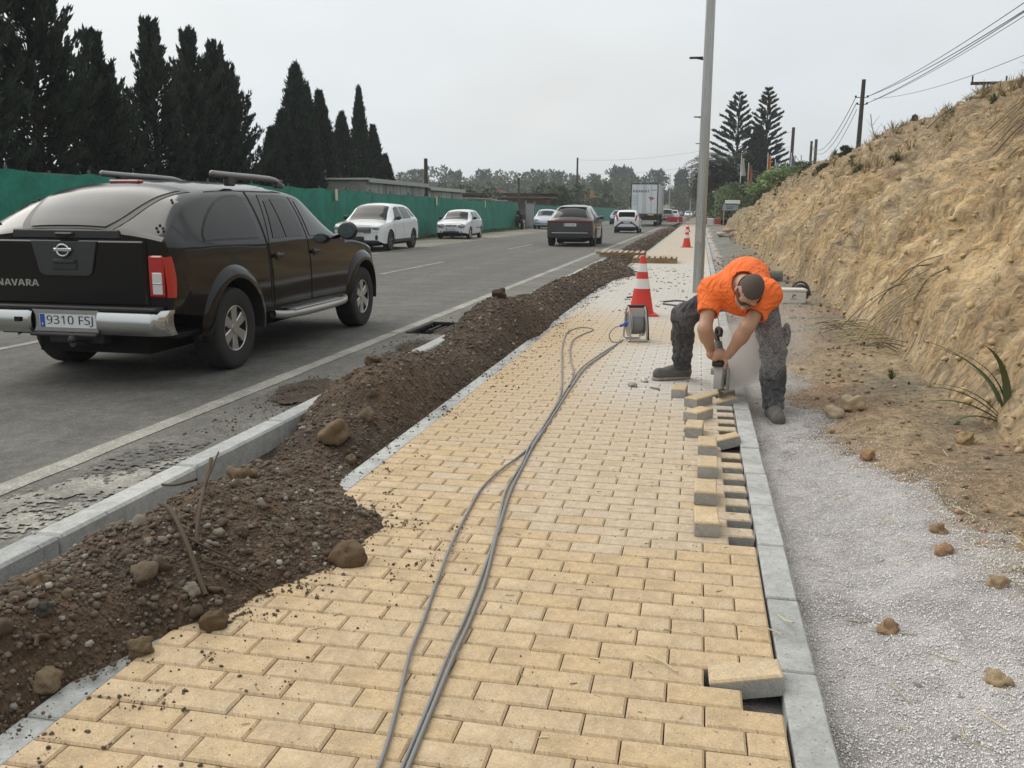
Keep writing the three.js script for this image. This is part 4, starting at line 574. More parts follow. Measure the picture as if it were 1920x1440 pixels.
{ // dark grey coupe-backed crossover driving away
  const root = thing('sport_crossover', 'dark grey sloping-back crossover with full-width tail lamp driving away', 'car', [-4.98, RY, -37.6], 0.02);
  const dk = paint([0.028, 0.026, 0.030], { roughness: 0.3 });
  const car = new Car(root, { L: 4.6, wheels: [0.88, 3.65], arch: 0.41, wy: 0.365, crown: 0.06, sill: [[0, 0.40], [0.4, 0.32], [4.2, 0.28], [4.6, 0.34]], belt: [[0, 0.99], [0.2, 1.05], [1.2, 1.06], [3.3, 1.0], [4.2, 0.88], [4.6, 0.6]], roof: [[0, 1.03], [0.08, 1.10], [0.35, 1.30], [0.8, 1.50], [1.5, 1.61], [2.2, 1.62], [2.7, 1.54], [3.2, 1.25], [3.6, 1.05], [4.2, 0.92], [4.6, 0.64]], w: [[0, 0.86], [0.08, 0.90], [0.4, 0.935], [3.8, 0.935], [4.3, 0.85], [4.6, 0.66]], wr: [[0, 0.78], [0.5, 0.64], [1.4, 0.60], [2.4, 0.60], [3.2, 0.70], [4.6, 0.6]] });
  car.body(dk); car.wheelsAdd(5, 0.26, CM.darkAlloy, 1.64, 0.24); carOptions(car, dk, { doors: [[1.36, 2.18, 1.36, 2.18], [2.21, 3.22, 2.21, 3.24]], windows: [[0.85, 2.14, 1.35, 2.10], [2.22, 3.14, 2.22, 2.66]], mirror: 2.98, windscreen: [2.72, 3.5], rearGlass: [0.14, 0.80] });
  mesh('tail_light', box(1.76, 0.085, 0.05, 0, 0.965, 2.295, 0, 0.015), CM.redDark, root); mesh('rear_spoiler', box(1.16, 0.03, 0.2, 0, 1.52, 1.42, 0, 0.01), dk, root);
  mesh('diffuser', merge([box(1.6, 0.17, 0.06, 0, 0.42, 2.30, 0, 0.02), box(1.0, 0.06, 0.05, 0, 0.31, 2.27, 0, 0.02)]), CM.trim, root); mesh('bumper_strip', box(1.40, 0.03, 0.03, 0, 0.53, 2.325, 0, 0.01), CM.alloy, root); for (const sd of [1, -1]) mesh('reflector', box(0.22, 0.04, 0.02, sd * 0.70, 0.61, 2.312, 0, 0.006), CM.redDark, root);
  numberPlate(root, '2029 MKT', 0.50, 0.11, [0, 0.84, 2.31]); mesh('antenna_fin', box(0.03, 0.06, 0.14, 0, 1.64, 1.15, 0, 0.012), dk, root);
}
{ // small white city car driving away
  const root = thing('city_car', 'small white city car with black cross-shaped tail panel driving away', 'car', [-4.55, RY, -60.0], 0.01);
  const car = new Car(root, { L: 3.45, wheels: [0.52, 2.86], arch: 0.32, wy: 0.28, crown: 0.05, sill: [[0, 0.36], [0.4, 0.26], [3.45, 0.26]], belt: [[0, 0.82], [0.1, 0.92], [1.5, 0.92], [2.5, 0.9], [3.1, 0.78], [3.45, 0.55]], roof: [[0, 0.86], [0.06, 1.02], [0.22, 1.30], [0.45, 1.42], [1.0, 1.46], [1.7, 1.44], [2.1, 1.34], [2.6, 1.0], [3.1, 0.82], [3.45, 0.6]], w: [[0, 0.72], [0.1, 0.78], [0.5, 0.81], [2.6, 0.81], [3.1, 0.76], [3.45, 0.6]], wr: [[0, 0.66], [0.4, 0.56], [1.0, 0.54], [1.8, 0.54], [2.5, 0.62], [3.45, 0.5]] });
  car.body(WHITE); car.wheelsAdd(5, 0.19, CM.alloy, 1.42, 0.17); carOptions(car, WHITE, { doors: [[0.9, 1.6, 0.9, 1.6], [1.63, 2.42, 1.63, 2.44]], windows: [[0.6, 1.55, 0.8, 1.52], [1.64, 2.36, 1.64, 1.95]], mirror: 2.22, mirrorMat: CM.trim, windscreen: [2.1, 2.62] });
  const rz = 1.725; mesh('rear_window', box(1.02, 0.44, 0.05, 0, 1.10, rz - 0.085, 0, 0.03), CM.glass, root); for (const sd of [1, -1]) { const g = box(0.10, 0.40, 0.06, 0, 0, 0, 0, 0.02); g.rotateZ(sd * -0.25); g.translate(sd * 0.60, 0.95, rz - 0.02); mesh('tail_light', g, CM.red, root); const b = box(0.085, 0.5, 0.03, 0, 0, 0, 0, 0.01); b.rotateZ(sd * 0.95); b.translate(sd * 0.55, 0.50, rz + 0.005); mesh('black_trim', b, CM.trim, root); }
  mesh('tail_panel', box(0.72, 0.14, 0.03, 0, 0.66, rz + 0.005, 0, 0.01), CM.trim, root); mesh('lower_bumper', box(1.3, 0.13, 0.05, 0, 0.34, rz, 0, 0.02), CM.trim, root); numberPlate(root, '5531 JZN', 0.46, 0.10, [0, 0.66, rz + 0.026]);
}
// simple cars that show only a few pixels
function farCar(label, c, pos, turn, o = {}) {
  const root = thing('distant_car', label, 'car', pos, turn), m = paint(c), h = o.h ?? 1.48, L = o.L ?? 4.1;
  const car = new Car(root, { L, stations: 34, wheels: [0.75, L - 0.85], arch: 0.35, wy: 0.31, crown: 0.06, sill: [[0, 0.38], [0.4, 0.28], [L, 0.3]], belt: [[0, 0.84], [0.2, 0.94], [L * 0.7, 0.92], [L - 0.3, 0.78], [L, 0.56]], roof: [[0, 0.87], [0.15, 1.1], [0.5, h * 0.93], [1.2, h], [2.0, h], [2.5, h * 0.92], [3.1, 1.0], [L - 0.3, 0.82], [L, 0.6]], w: [[0, 0.76], [0.15, 0.84], [0.6, 0.88], [L * 0.75, 0.88], [L - 0.25, 0.78], [L, 0.6]], wr: [[0, 0.66], [0.6, 0.58], [2, 0.57], [3, 0.68], [L, 0.5]] });
  car.body(m); car.wheelsAdd(6, 0.2, CM.alloy, 1.52, 0.19); car.roofPatch('windscreen', 2.45, 3.1, () => 0.08, 0.008, CM.glass, 6); car.roofPatch('rear_window', 0.12, 0.5, () => 0.10, 0.008, CM.glass, 6);
  for (const sd of [1, -1]) { car.patch('side_window', 1, (u, v) => [lerp(lerp(0.7, 0.95, v), lerp(2.9, 2.4, v), u), lerp(0.08, 0.86, v)], 0.007, CM.glass, sd, 8, 4); mesh('tail_light', box(0.14, 0.16, 0.05, sd * 0.64, 0.82, L / 2 - 0.02, 0, 0.02), CM.red, root); mesh('headlight', box(0.26, 0.11, 0.12, sd * 0.52, 0.68, -L / 2 + 0.10, sd * 0.4, 0.03), o.lit ? CM.drl : CM.lampGlass, root); }
  mesh('bumper', merge([box(1.5, 0.14, 0.06, 0, 0.40, L / 2 + 0.0, 0, 0.02), box(1.3, 0.16, 0.06, 0, 0.42, -L / 2 + 0.03, 0, 0.02)]), CM.trim, root); mesh('number_plate', merge([box(0.5, 0.11, 0.02, 0, 0.62, L / 2 + 0.02), box(0.5, 0.11, 0.02, 0, 0.5, -L / 2 - 0.005)]), CM.plate, root);
  return root;
}
farCar('pale blue car parked by the grey gate beyond the motorbike', [0.42, 0.50, 0.58], [-11.5, RY, -69.5], Math.PI + 0.05);
farCar('dark blue car coming towards the viewer beside the white city car', [0.02, 0.05, 0.16], [-8.35, RY, -97], Math.PI, { lit: true });
farCar('grey crossover driving just ahead of the lorry', [0.17, 0.17, 0.175], [-4.15, RY, -122], 0, { h: 1.7, L: 4.4 });
farCar('white car driving away beyond the grey crossover', [0.72, 0.73, 0.74], [-4.3, RY, -158], 0, { h: 1.6 });
farCar('silver car coming on among the distant traffic', [0.55, 0.56, 0.57], [-8.0, RY, -206], Math.PI, { lit: true });
farCar('white car nearest the kerb in the distant traffic', [0.74, 0.75, 0.76], [-2.6, RY, -214], Math.PI, { lit: true });
farCar('dark red car in the distant traffic', [0.16, 0.02, 0.025], [-0.9, RY, -232], 0.1);
farCar('grey car farthest along the road', [0.30, 0.31, 0.33], [-4.6, RY, -262], 0);
{ // box lorry seen from behind
  const root = thing('lorry', 'tall box lorry with white rear doors lettered KRAMAT in the lane ahead', 'lorry', [-5.05, RY, -85], 0);
  const w = 2.5, h = 2.75, y0 = 1.12, dm = mat([0.03, 0.03, 0.03], 0.7);
  mesh('box_body', box(w, h, 12, 0, y0 + h / 2, -6.0, 0, 0.03), mat([0.62, 0.64, 0.65], 0.5), root);
  mesh('rear_frame', merge([box(0.09, h, 0.06, -w / 2 + 0.045, y0 + h / 2, 0.03), box(0.09, h, 0.06, w / 2 - 0.045, y0 + h / 2, 0.03), box(w, 0.09, 0.06, 0, y0 + h - 0.045, 0.034)]), dm, root);
  for (const sd of [-1, 1]) { const d = mesh('rear_door', box(w / 2 - 0.11, h - 0.16, 0.04, sd * (w / 4 - 0.04), y0 + h / 2 - 0.02, 0.025, 0, 0.006), mat([0.66, 0.70, 0.74], 0.45), root); for (const x of [0.12, 0.62]) mesh('lock_rod', rod([sd * x, y0 + 0.1, 0.075], [sd * x, y0 + h - 0.14, 0.075], 0.018, 0.018, 8), CM.alloy, d); mesh('hinge', merge([0.4, 1.3, 2.2].map(y => box(0.10, 0.05, 0.03, sd * (w / 2 - 0.16), y0 + y, 0.055))), CM.alloy, d); }
  { const t = text('KRAMAT', 0.22, 0.004, font, 1.25); t.translate(-0.28, y0 + 2.05, 0.05); mesh('lettering', t, mat([0.05, 0.05, 0.06], 0.6), root); const s = new THREE.Shape(); s.moveTo(-0.3, 0.1); s.quadraticCurveTo(0, 0.16, 0.32, 0.02); s.quadraticCurveTo(0.1, -0.2, -0.1, -0.22); s.quadraticCurveTo(-0.05, -0.05, -0.3, 0.1); const g = new THREE.ShapeGeometry(s); g.translate(0.62, y0 + 1.42, 0.05); mesh('emblem', g, mat([0.42, 0.12, 0.06], 0.6), root); mesh('emblem', box(0.45, 0.05, 0.004, 0.82, y0 + 2.14, 0.05), mat([0.05, 0.06, 0.08], 0.6), root); for (let k = 0; k < 7; k++) mesh('text_line', box(0.5 - 0.05 * (k % 3), 0.04, 0.004, -0.85, y0 + 1.65 - k * 0.14, 0.049), mat([0.36, 0.39, 0.42], 0.6), root); }
  mesh('chassis', merge([box(w - 0.05, 0.14, 0.3, 0, 1.05, -0.15), box(1.0, 0.2, 11, 0, 0.95, -5.6), box(2.3, 0.42, 0.08, 0, 0.78, -0.35)]), dm, root); mesh('under_run_bar', box(2.3, 0.14, 0.1, 0, 0.50, -0.25, 0, 0.02), CM.alloy, root); mesh('warning_panel', box(0.55, 0.12, 0.02, 0.62, 1.06, 0.02), mat([0.62, 0.48, 0.03], 0.5), root);
  for (const sd of [1, -1]) for (let k = 0; k < 3; k++) mesh('tail_light', box(0.12, 0.09, 0.03, sd * (0.62 + 0.16 * k), 0.86, -0.29, 0, 0.02), CM.red, root);
  const wg = wheelGeo(0.5, 0.36, 8, 0.29); for (const z of [-1.7, -3.0, -4.3, -10.5]) for (const sd of [1, -1]) { const g = new THREE.Group(); g.name = 'wheel'; g.position.set(sd * 1.02, 0.5, z); if (sd < 0) g.rotation.y = Math.PI; root.add(g); mesh('tyre', wg.tyre, M.rubber, g); mesh('rim', wg.spokes, CM.alloy, g); mesh('brake_disc', wg.dish, CM.well, g); }
  mesh('cab', box(2.45, 2.7, 2.0, 0, 1.9, -13.3, 0, 0.12), paint([0.55, 0.56, 0.57]), root);
}
{ // scooter by the gate
  const root = thing('motorbike', 'dark motorbike standing at the corner of the green fence', 'motorbike', [-13.0, RY, -66.2], 0.5), dk = mat([0.015, 0.016, 0.018], 0.4);
  const wg = wheelGeo(0.29, 0.12, 6, 0.18); for (const z of [0.65, -0.65]) { const g = new THREE.Group(); g.name = 'wheel'; g.position.set(0, 0.29, z); root.add(g); mesh('tyre', wg.tyre, M.rubber, g); mesh('rim', wg.spokes, CM.darkAlloy, g); }
  mesh('body', merge([box(0.3, 0.35, 0.7, 0, 0.62, 0.15, 0, 0.08), box(0.34, 0.5, 0.2, 0, 0.72, -0.55, 0, 0.06)]), dk, root); mesh('seat', box(0.3, 0.12, 0.7, 0, 0.85, 0.3, 0, 0.05), M.black, root); mesh('fork', merge([rod([0.08, 0.3, -0.65], [0.08, 1.0, -0.45], 0.025), rod([-0.08, 0.3, -0.65], [-0.08, 1.0, -0.45], 0.025)]), CM.darkAlloy, root); mesh('handlebar', rod([-0.36, 1.08, -0.42], [0.36, 1.08, -0.42], 0.018), M.black, root); mesh('windshield', box(0.4, 0.35, 0.02, 0, 1.2, -0.52, 0, 0.008), CM.glass, root); mesh('top_case', box(0.4, 0.3, 0.35, 0, 1.02, 0.75, 0, 0.06), dk, root); const hl = new THREE.SphereGeometry(0.09, 12, 8); hl.translate(0, 0.95, -0.66); mesh('headlight', hl, CM.lampGlass, root);
}

// ---------------------------------------------------------------- the man with the cut-off saw
function capsule(p, a, b, ra, rb) { const abx = b[0] - a[0], aby = b[1] - a[1], abz = b[2] - a[2], px = p[0] - a[0], py = p[1] - a[1], pz = p[2] - a[2]; const h = clamp((px * abx + py * aby + pz * abz) / (abx * abx + aby * aby + abz * abz + 1e-9)); return Math.hypot(px - abx * h, py - aby * h, pz - abz * h) - lerp(ra, rb, h); }
const smin = (a, b, k) => { const h = clamp(0.5 + 0.5 * (b - a) / k); return lerp(b, a, h) - k * h * (1 - h); };
function ellip(p, c, ax, r) { const d = [p[0] - c[0], p[1] - c[1], p[2] - c[2]], q = ax.map((u, i) => (d[0] * u[0] + d[1] * u[1] + d[2] * u[2]) / r[i]), k = Math.hypot(...q), m = Math.hypot(...q.map((v, i) => v / r[i])); return m > 1e-6 ? k * (k - 1) / m : -Math.min(...r); }
function blob(sdf, c, half, res) {
  const mc = new MarchingCubes(res, new THREE.MeshStandardMaterial(), false, false, 260000); mc.isolation = 0;
  const n = mc.size, f = mc.field; let o = 0; for (let k = 0; k < n; k++) for (let j = 0; j < n; j++) for (let i = 0; i < n; i++) f[o++] = -sdf([c[0] + (i - n / 2) / (n / 2) * half, c[1] + (j - n / 2) / (n / 2) * half, c[2] + (k - n / 2) / (n / 2) * half]);
  mc.update(); const cnt = mc.count, P = new Float32Array(cnt * 3); for (let i = 0; i < cnt; i++) { P[i * 3] = mc.positionArray[i * 3] * half + c[0]; P[i * 3 + 1] = mc.positionArray[i * 3 + 1] * half + c[1]; P[i * 3 + 2] = mc.positionArray[i * 3 + 2] * half + c[2]; }
  let g = new THREE.BufferGeometry(); g.setAttribute('position', new THREE.BufferAttribute(P, 3)); g = mergeVertices(g, 1e-5); g.computeVertexNormals(); const q = g.attributes.position, uv = new Float32Array(q.count * 2); for (let i = 0; i < q.count; i++) { uv[i * 2] = q.getX(i) + q.getZ(i) * 0.6; uv[i * 2 + 1] = q.getY(i) + q.getZ(i) * 0.3; } g.setAttribute('uv', new THREE.BufferAttribute(uv, 2)); return g;
}
{
  const root = thing('person', 'worker in orange t-shirt and dark trousers bending over a saw on the pavement', 'person');
  const J = { hipR: [0.27, 0.70, -6.85], kneeR: [-0.085, 0.505, -6.80], ankR: [-0.085, 0.10, -6.93], hipL: [0.45, 0.68, -6.64], kneeL: [0.525, 0.335, -6.28], ankL: [0.535, 0.0, -6.07], pel: [0.36, 0.72, -6.74], mid: [0.335, 0.80, -6.50], chest: [0.295, 0.785, -6.27], shR: [0.105, 0.745, -6.20], shL: [0.46, 0.735, -6.15], elR: [0.065, 0.505, -6.04], elL: [0.335, 0.535, -5.99], wrR: [0.112, 0.345, -6.17], wrL: [0.225, 0.325, -6.10], neck: [0.30, 0.80, -6.14], head: [0.333, 0.765, -5.965] };
  const nrm = v => { const l = Math.hypot(...v); return v.map(x => x / l); }, crown = nrm([0.30, 0.42, 0.86]), lat = nrm([0.93, -0.33, -0.163]);
  const face = nrm([lat[1] * crown[2] - lat[2] * crown[1], lat[2] * crown[0] - lat[0] * crown[2], lat[0] * crown[1] - lat[1] * crown[0]].map(v => -v)); if (face[1] > 0) for (let i = 0; i < 3; i++) face[i] = -face[i];
  const HC = J.head, hp = (a, b, c) => [0, 1, 2].map(i => HC[i] + lat[i] * a + crown[i] * b + face[i] * c), AX = [lat, crown, face];
  const skull = p => { let d = ellip(p, hp(0, 0.012, -0.008), AX, [0.077, 0.112, 0.098]); d = smin(d, ellip(p, hp(0, -0.055, 0.030), AX, [0.060, 0.075, 0.066]), 0.03); d = smin(d, capsule(p, hp(0, 0.0, 0.088), hp(0, -0.035, 0.110), 0.010, 0.015), 0.018); for (const s of [-1, 1]) { d = smin(d, ellip(p, hp(s * 0.080, -0.018, 0.004), AX, [0.011, 0.032, 0.019]), 0.008); d = smin(d, ellip(p, hp(s * 0.032, 0.022, 0.080), AX, [0.026, 0.010, 0.016]), 0.014); } d = smin(d, capsule(p, hp(-0.02, -0.068, 0.086), hp(0.02, -0.068, 0.086), 0.009, 0.009), 0.01); return d; };
  const dirTo = (a, b) => nrm([b[0] - a[0], b[1] - a[1], b[2] - a[2]]), crs = (a, b) => [a[1] * b[2] - a[2] * b[1], a[2] * b[0] - a[0] * b[2], a[0] * b[1] - a[1] * b[0]];
  const GR = { R: { H: [0.145, 0.292, -6.235], a: nrm([0.10, 0.9, -0.35]) }, L: { H: [0.172, 0.262, -6.115], a: nrm([0.95, 0.15, -0.1]) } };
  const fingers = (w, g, flip) => { const { H, a } = g; let d = dirTo(w, H); const k = d[0] * a[0] + d[1] * a[1] + d[2] * a[2]; d = nrm(d.map((v, i) => v - a[i] * k)); const n = crs(d, a).map(v => v * flip), at = (x, y, z) => [0, 1, 2].map(i => H[i] + d[i] * x + n[i] * y + a[i] * z), out = [];
    [[-0.033, 0.92], [-0.011, 1.05], [0.011, 1.0], [0.032, 0.82]].forEach(([o, l]) => out.push([at(-0.040, 0.022, o * 0.9), at(-0.004, 0.036 * l, o), 0.0105, 0.0098], [at(-0.004, 0.036 * l, o), at(0.030 * l, 0.020, o), 0.0098, 0.009], [at(0.030 * l, 0.020, o), at(0.033, -0.010 * l, o), 0.009, 0.0078]));
    out.push([at(-0.062, -0.004, 0.026), at(-0.026, -0.030, 0.044), 0.014, 0.011], [at(-0.026, -0.030, 0.044), at(0.012, -0.033, 0.030), 0.011, 0.0092]);
    return { out, palm: [at(-0.078, 0.004, 0), at(-0.040, 0.012, 0.022), at(-0.040, 0.012, -0.022)] }; };
  const fR = fingers(J.wrR, GR.R, 1), fL = fingers(J.wrL, GR.L, -1);
  const hand = (p, w, f) => { let d = capsule(p, w, f.palm[0], 0.027, 0.029); d = smin(d, capsule(p, f.palm[0], f.palm[1], 0.026, 0.019), 0.02); d = smin(d, capsule(p, f.palm[0], f.palm[2], 0.026, 0.019), 0.02); let e = 9; for (const c of f.out) e = Math.min(e, capsule(p, c[0], c[1], c[2], c[3])); return smin(d, e, 0.008); };
  const arm = (p, s, e, w) => { let d = capsule(p, s, e, 0.056, 0.043); d = smin(d, capsule(p, e, [0, 1, 2].map(i => lerp(e[i], w[i], 0.35)), 0.043, 0.045), 0.03); return smin(d, capsule(p, [0, 1, 2].map(i => lerp(e[i], w[i], 0.3)), w, 0.045, 0.028), 0.03); };
  const torso = (p, g = 0) => { let d = capsule(p, J.pel, J.mid, 0.145 + g, 0.135 + g); d = smin(d, capsule(p, J.mid, J.chest, 0.135 + g, 0.145 + g), 0.06); d = smin(d, capsule(p, J.shR, J.shL, 0.085 + g, 0.085 + g), 0.09); return d; };
  const bodySdf = p => { let d = torso(p, -0.02); d = smin(d, capsule(p, J.neck, hp(0, -0.05, -0.04), 0.062, 0.056), 0.03); d = smin(d, arm(p, J.shR, J.elR, J.wrR), 0.03); d = smin(d, arm(p, J.shL, J.elL, J.wrL), 0.03); d = Math.min(d, capsule(p, J.hipR, J.kneeR, 0.07, 0.05), capsule(p, J.kneeR, J.ankR, 0.05, 0.035), capsule(p, J.hipL, J.kneeL, 0.07, 0.05), capsule(p, J.kneeL, J.ankL, 0.05, 0.035)); return smin(d, skull(p), 0.02); };
  const skin = mat([0.46, 0.265, 0.175], 0.55);
  const inBox = (sd, c, h) => p => { const q = Math.max(Math.abs(p[0] - c[0]), Math.abs(p[1] - c[1]), Math.abs(p[2] - c[2])) - h; return Math.max(sd(p), q); };
  mesh('body', merge([blob(bodySdf, [0.22, 0.47, -6.42], 0.60, 110), blob(inBox(p => skull(p), HC, 0.14), HC, 0.16, 84), blob(inBox(p => hand(p, J.wrR, fR), GR.R.H, 0.105), GR.R.H, 0.115, 72), blob(inBox(p => hand(p, J.wrL, fL), GR.L.H, 0.105), GR.L.H, 0.115, 72)]), skin, root);
  const dotc = (p, v) => (p[0] - HC[0]) * v[0] + (p[1] - HC[1]) * v[1] + (p[2] - HC[2]) * v[2];
  mesh('hair', blob(p => { const e = ellip(p, hp(0, 0.014, -0.010), AX, [0.0790, 0.1140, 0.1000]) + 0.0012 * N3(p[0] * 160, p[1] * 160, p[2] * 160); const b = dotc(p, crown), f = dotc(p, face), l = Math.abs(dotc(p, lat)); return Math.max(e, -(b + 0.010 * N3(p[0] * 55, p[1] * 55, p[2] * 55) - (f > 0 ? 0.055 - 0.16 * Math.max(0, 0.045 - Math.max(0, f - 0.02)) : -0.045) - (l > 0.05 && f > 0.0 ? 0.0 : 0.0)) * 0.8); }, HC, 0.15, 76), mat([0.095, 0.075, 0.062], 1), root);
  { // eye protection: band round the head with a lens in front
    const pts = []; for (let k = 0; k <= 40; k++) { const a = k / 40 * Math.PI * 2; pts.push(V(...hp(0.084 * Math.cos(a), 0.004 + 0.008 * Math.sin(a), -0.008 + 0.106 * Math.sin(a)))); }
    const gg = new THREE.Group(); gg.name = 'goggles'; root.add(gg); mesh('strap', tube(pts.slice(0, 40), 0.0045, 6, 80, true), M.black, gg);
    mesh('lens', grid(12, 4, (i, j) => { const a = lerp(0.25, 0.75, i / 12) * Math.PI - 0 ; return hp(0.085 * Math.cos(lerp(0.35, Math.PI - 0.35, i / 12)), lerp(-0.022, 0.022, j / 4) + 0.002, -0.006 + 0.112 * Math.sin(lerp(0.35, Math.PI - 0.35, i / 12))); }), phys([0.05, 0.05, 0.055], 0.1, { clearcoat: 1 }), gg); }
  const shirtSdf = p => {
    let d = torso(p, 0.012); d = smin(d, capsule(p, [0.295, 0.70, -6.20], [0.34, 0.68, -6.45], 0.115, 0.125), 0.09);
    const slR = [0, 1, 2].map(i => lerp(J.shR[i], J.elR[i], 0.60)), slL = [0, 1, 2].map(i => lerp(J.shL[i], J.elL[i], 0.66));
    let e = Math.min(capsule(p, J.shR, slR, 0.080, 0.074), 9); let e2 = capsule(p, J.shL, slL, 0.080, 0.074);
    const cut = (s, el, end) => { const u = dirTo(s, el); return (p[0] - end[0]) * u[0] + (p[1] - end[1]) * u[1] + (p[2] - end[2]) * u[2]; };
    e = Math.max(e, cut(J.shR, J.elR, slR)); e2 = Math.max(e2, cut(J.shL, J.elL, slL)); d = smin(d, smin(e, e2, 0.001), 0.035);
    const f1 = Math.sin((p[0] * 0.7 + p[1] * 1.1 + p[2] * 0.55) * 46 + 5 * N3(p[0] * 6, p[1] * 6, p[2] * 6)), f2 = fbm(p[0] * 9, p[1] * 9, p[2] * 5, 2);
    d += 0.0085 * f1 * sstep(0.12, 0.25, Math.hypot(p[0] - 0.295, p[1] - 0.80)) * (0.4 + f2) + 0.012 * f2;
    d = Math.max(d, -capsule(p, J.neck, hp(0, -0.03, -0.03), 0.082, 0.092));            // neck opening
    const arms = Math.min(capsule(p, J.shR, J.elR, 0.060, 0.060), capsule(p, J.shL, J.elL, 0.060, 0.060)); d = Math.max(d, -Math.max(arms, -Math.min(cut(J.shR, J.elR, slR) + 0.05, 9) > 0 && cut(J.shL, J.elL, slL) + 0.05 < 0 ? 9 : arms));
    return Math.max(d, -(p[2] + 6.80) * 1.0);                                            // hem
  };
  mesh('t_shirt', blob(shirtSdf, [0.29, 0.74, -6.38], 0.46, 116), phys([1.0, 0.19, 0.034], 0.8, { bumpMap: TX.fold, bumpScale: 0.022, sheen: 0.4, sheenColor: lin(1, 0.3, 0.1) }), root);
  const leg = (p, h, k, a) => { let d = capsule(p, h, k, 0.108, 0.083); d = smin(d, capsule(p, k, [0, 1, 2].map(i => lerp(k[i], a[i], 0.45)), 0.083, 0.080), 0.04); return smin(d, capsule(p, [0, 1, 2].map(i => lerp(k[i], a[i], 0.4)), a, 0.080, 0.070), 0.04); };
  const trouserSdf = p => { let d = smin(leg(p, J.hipR, J.kneeR, J.ankR), leg(p, J.hipL, J.kneeL, J.ankL), 0.05); d = smin(d, capsule(p, J.pel, [0.33, 0.79, -6.62], 0.155, 0.15), 0.06); d = smin(d, capsule(p, [0.29, 0.645, -6.76], [0.43, 0.635, -6.66], 0.115, 0.115), 0.06);
    const yR = p[1]; const low = Math.max(sstep(0.42, 0.12, yR - (p[0] > 0.3 ? -0.1 : 0)), 0.25); const w = Math.sin(p[1] * 88 + 9 * N3(p[0] * 7, p[1] * 4, p[2] * 7)), f = fbm(p[0] * 8, p[1] * 8, p[2] * 8, 3);
    d += -0.005 * w * low + 0.020 * f;
    const pk = ellip(p, [0.615, 0.44, -6.37], [[1, 0, 0], [0, 1, 0], [0, 0, 1]], [0.030, 0.085, 0.07]); d = smin(d, pk, 0.012);
    return Math.max(d, p[0] < 0.2 ? 0.085 - p[1] : -0.0 - p[1] + 0.0 - 0.02 * 0 - 0.01); };
  mesh('trousers', blob(trouserSdf, [0.24, 0.44, -6.52], 0.60, 118), mat([0.27, 0.275, 0.295], 0.92, { map: TX.dustCloth, bumpMap: TX.fold, bumpScale: 0.028 }), root);
  const boot = (a, heel, toe, y0) => p => { let d = capsule(p, [a[0], a[1] + 0.03, a[2]], [heel[0], y0 + 0.05, heel[1]], 0.052, 0.050); d = smin(d, capsule(p, [heel[0], y0 + 0.042, heel[1]], [toe[0], y0 + 0.045, toe[1]], 0.046, 0.046), 0.03); d = smin(d, capsule(p, [heel[0], y0 + 0.07, heel[1]], [lerp(heel[0], toe[0], 0.55), y0 + 0.062, lerp(heel[1], toe[1], 0.55)], 0.044, 0.042), 0.03); return Math.max(d, y0 - p[1]); };
  const sole = (heel, toe, y0) => p => { const e = capsule([p[0], 0, p[2]], [heel[0], 0, heel[1]], [toe[0], 0, toe[1]], 0.050, 0.052); return Math.max(e, y0 + 0.001 - p[1], p[1] - y0 - 0.022); };
  const bm = mat([0.20, 0.19, 0.175], 0.85, { map: TX.cloth }), sm = mat([0.30, 0.29, 0.27], 0.9);
  for (const [a, h, t, y] of [[J.ankR, [-0.065, -6.965], [-0.255, -6.855], 0.002], [J.ankL, [0.535, -6.06], [0.552, -5.875], -0.088]]) { const c = [(h[0] + t[0]) / 2, y + 0.08, (h[1] + t[1]) / 2]; const b = mesh('boot', blob(boot(a, h, t, y), c, 0.2, 64), bm, root); mesh('sole', blob(sole(h, t, y), c, 0.2, 64), sm, b); }
}
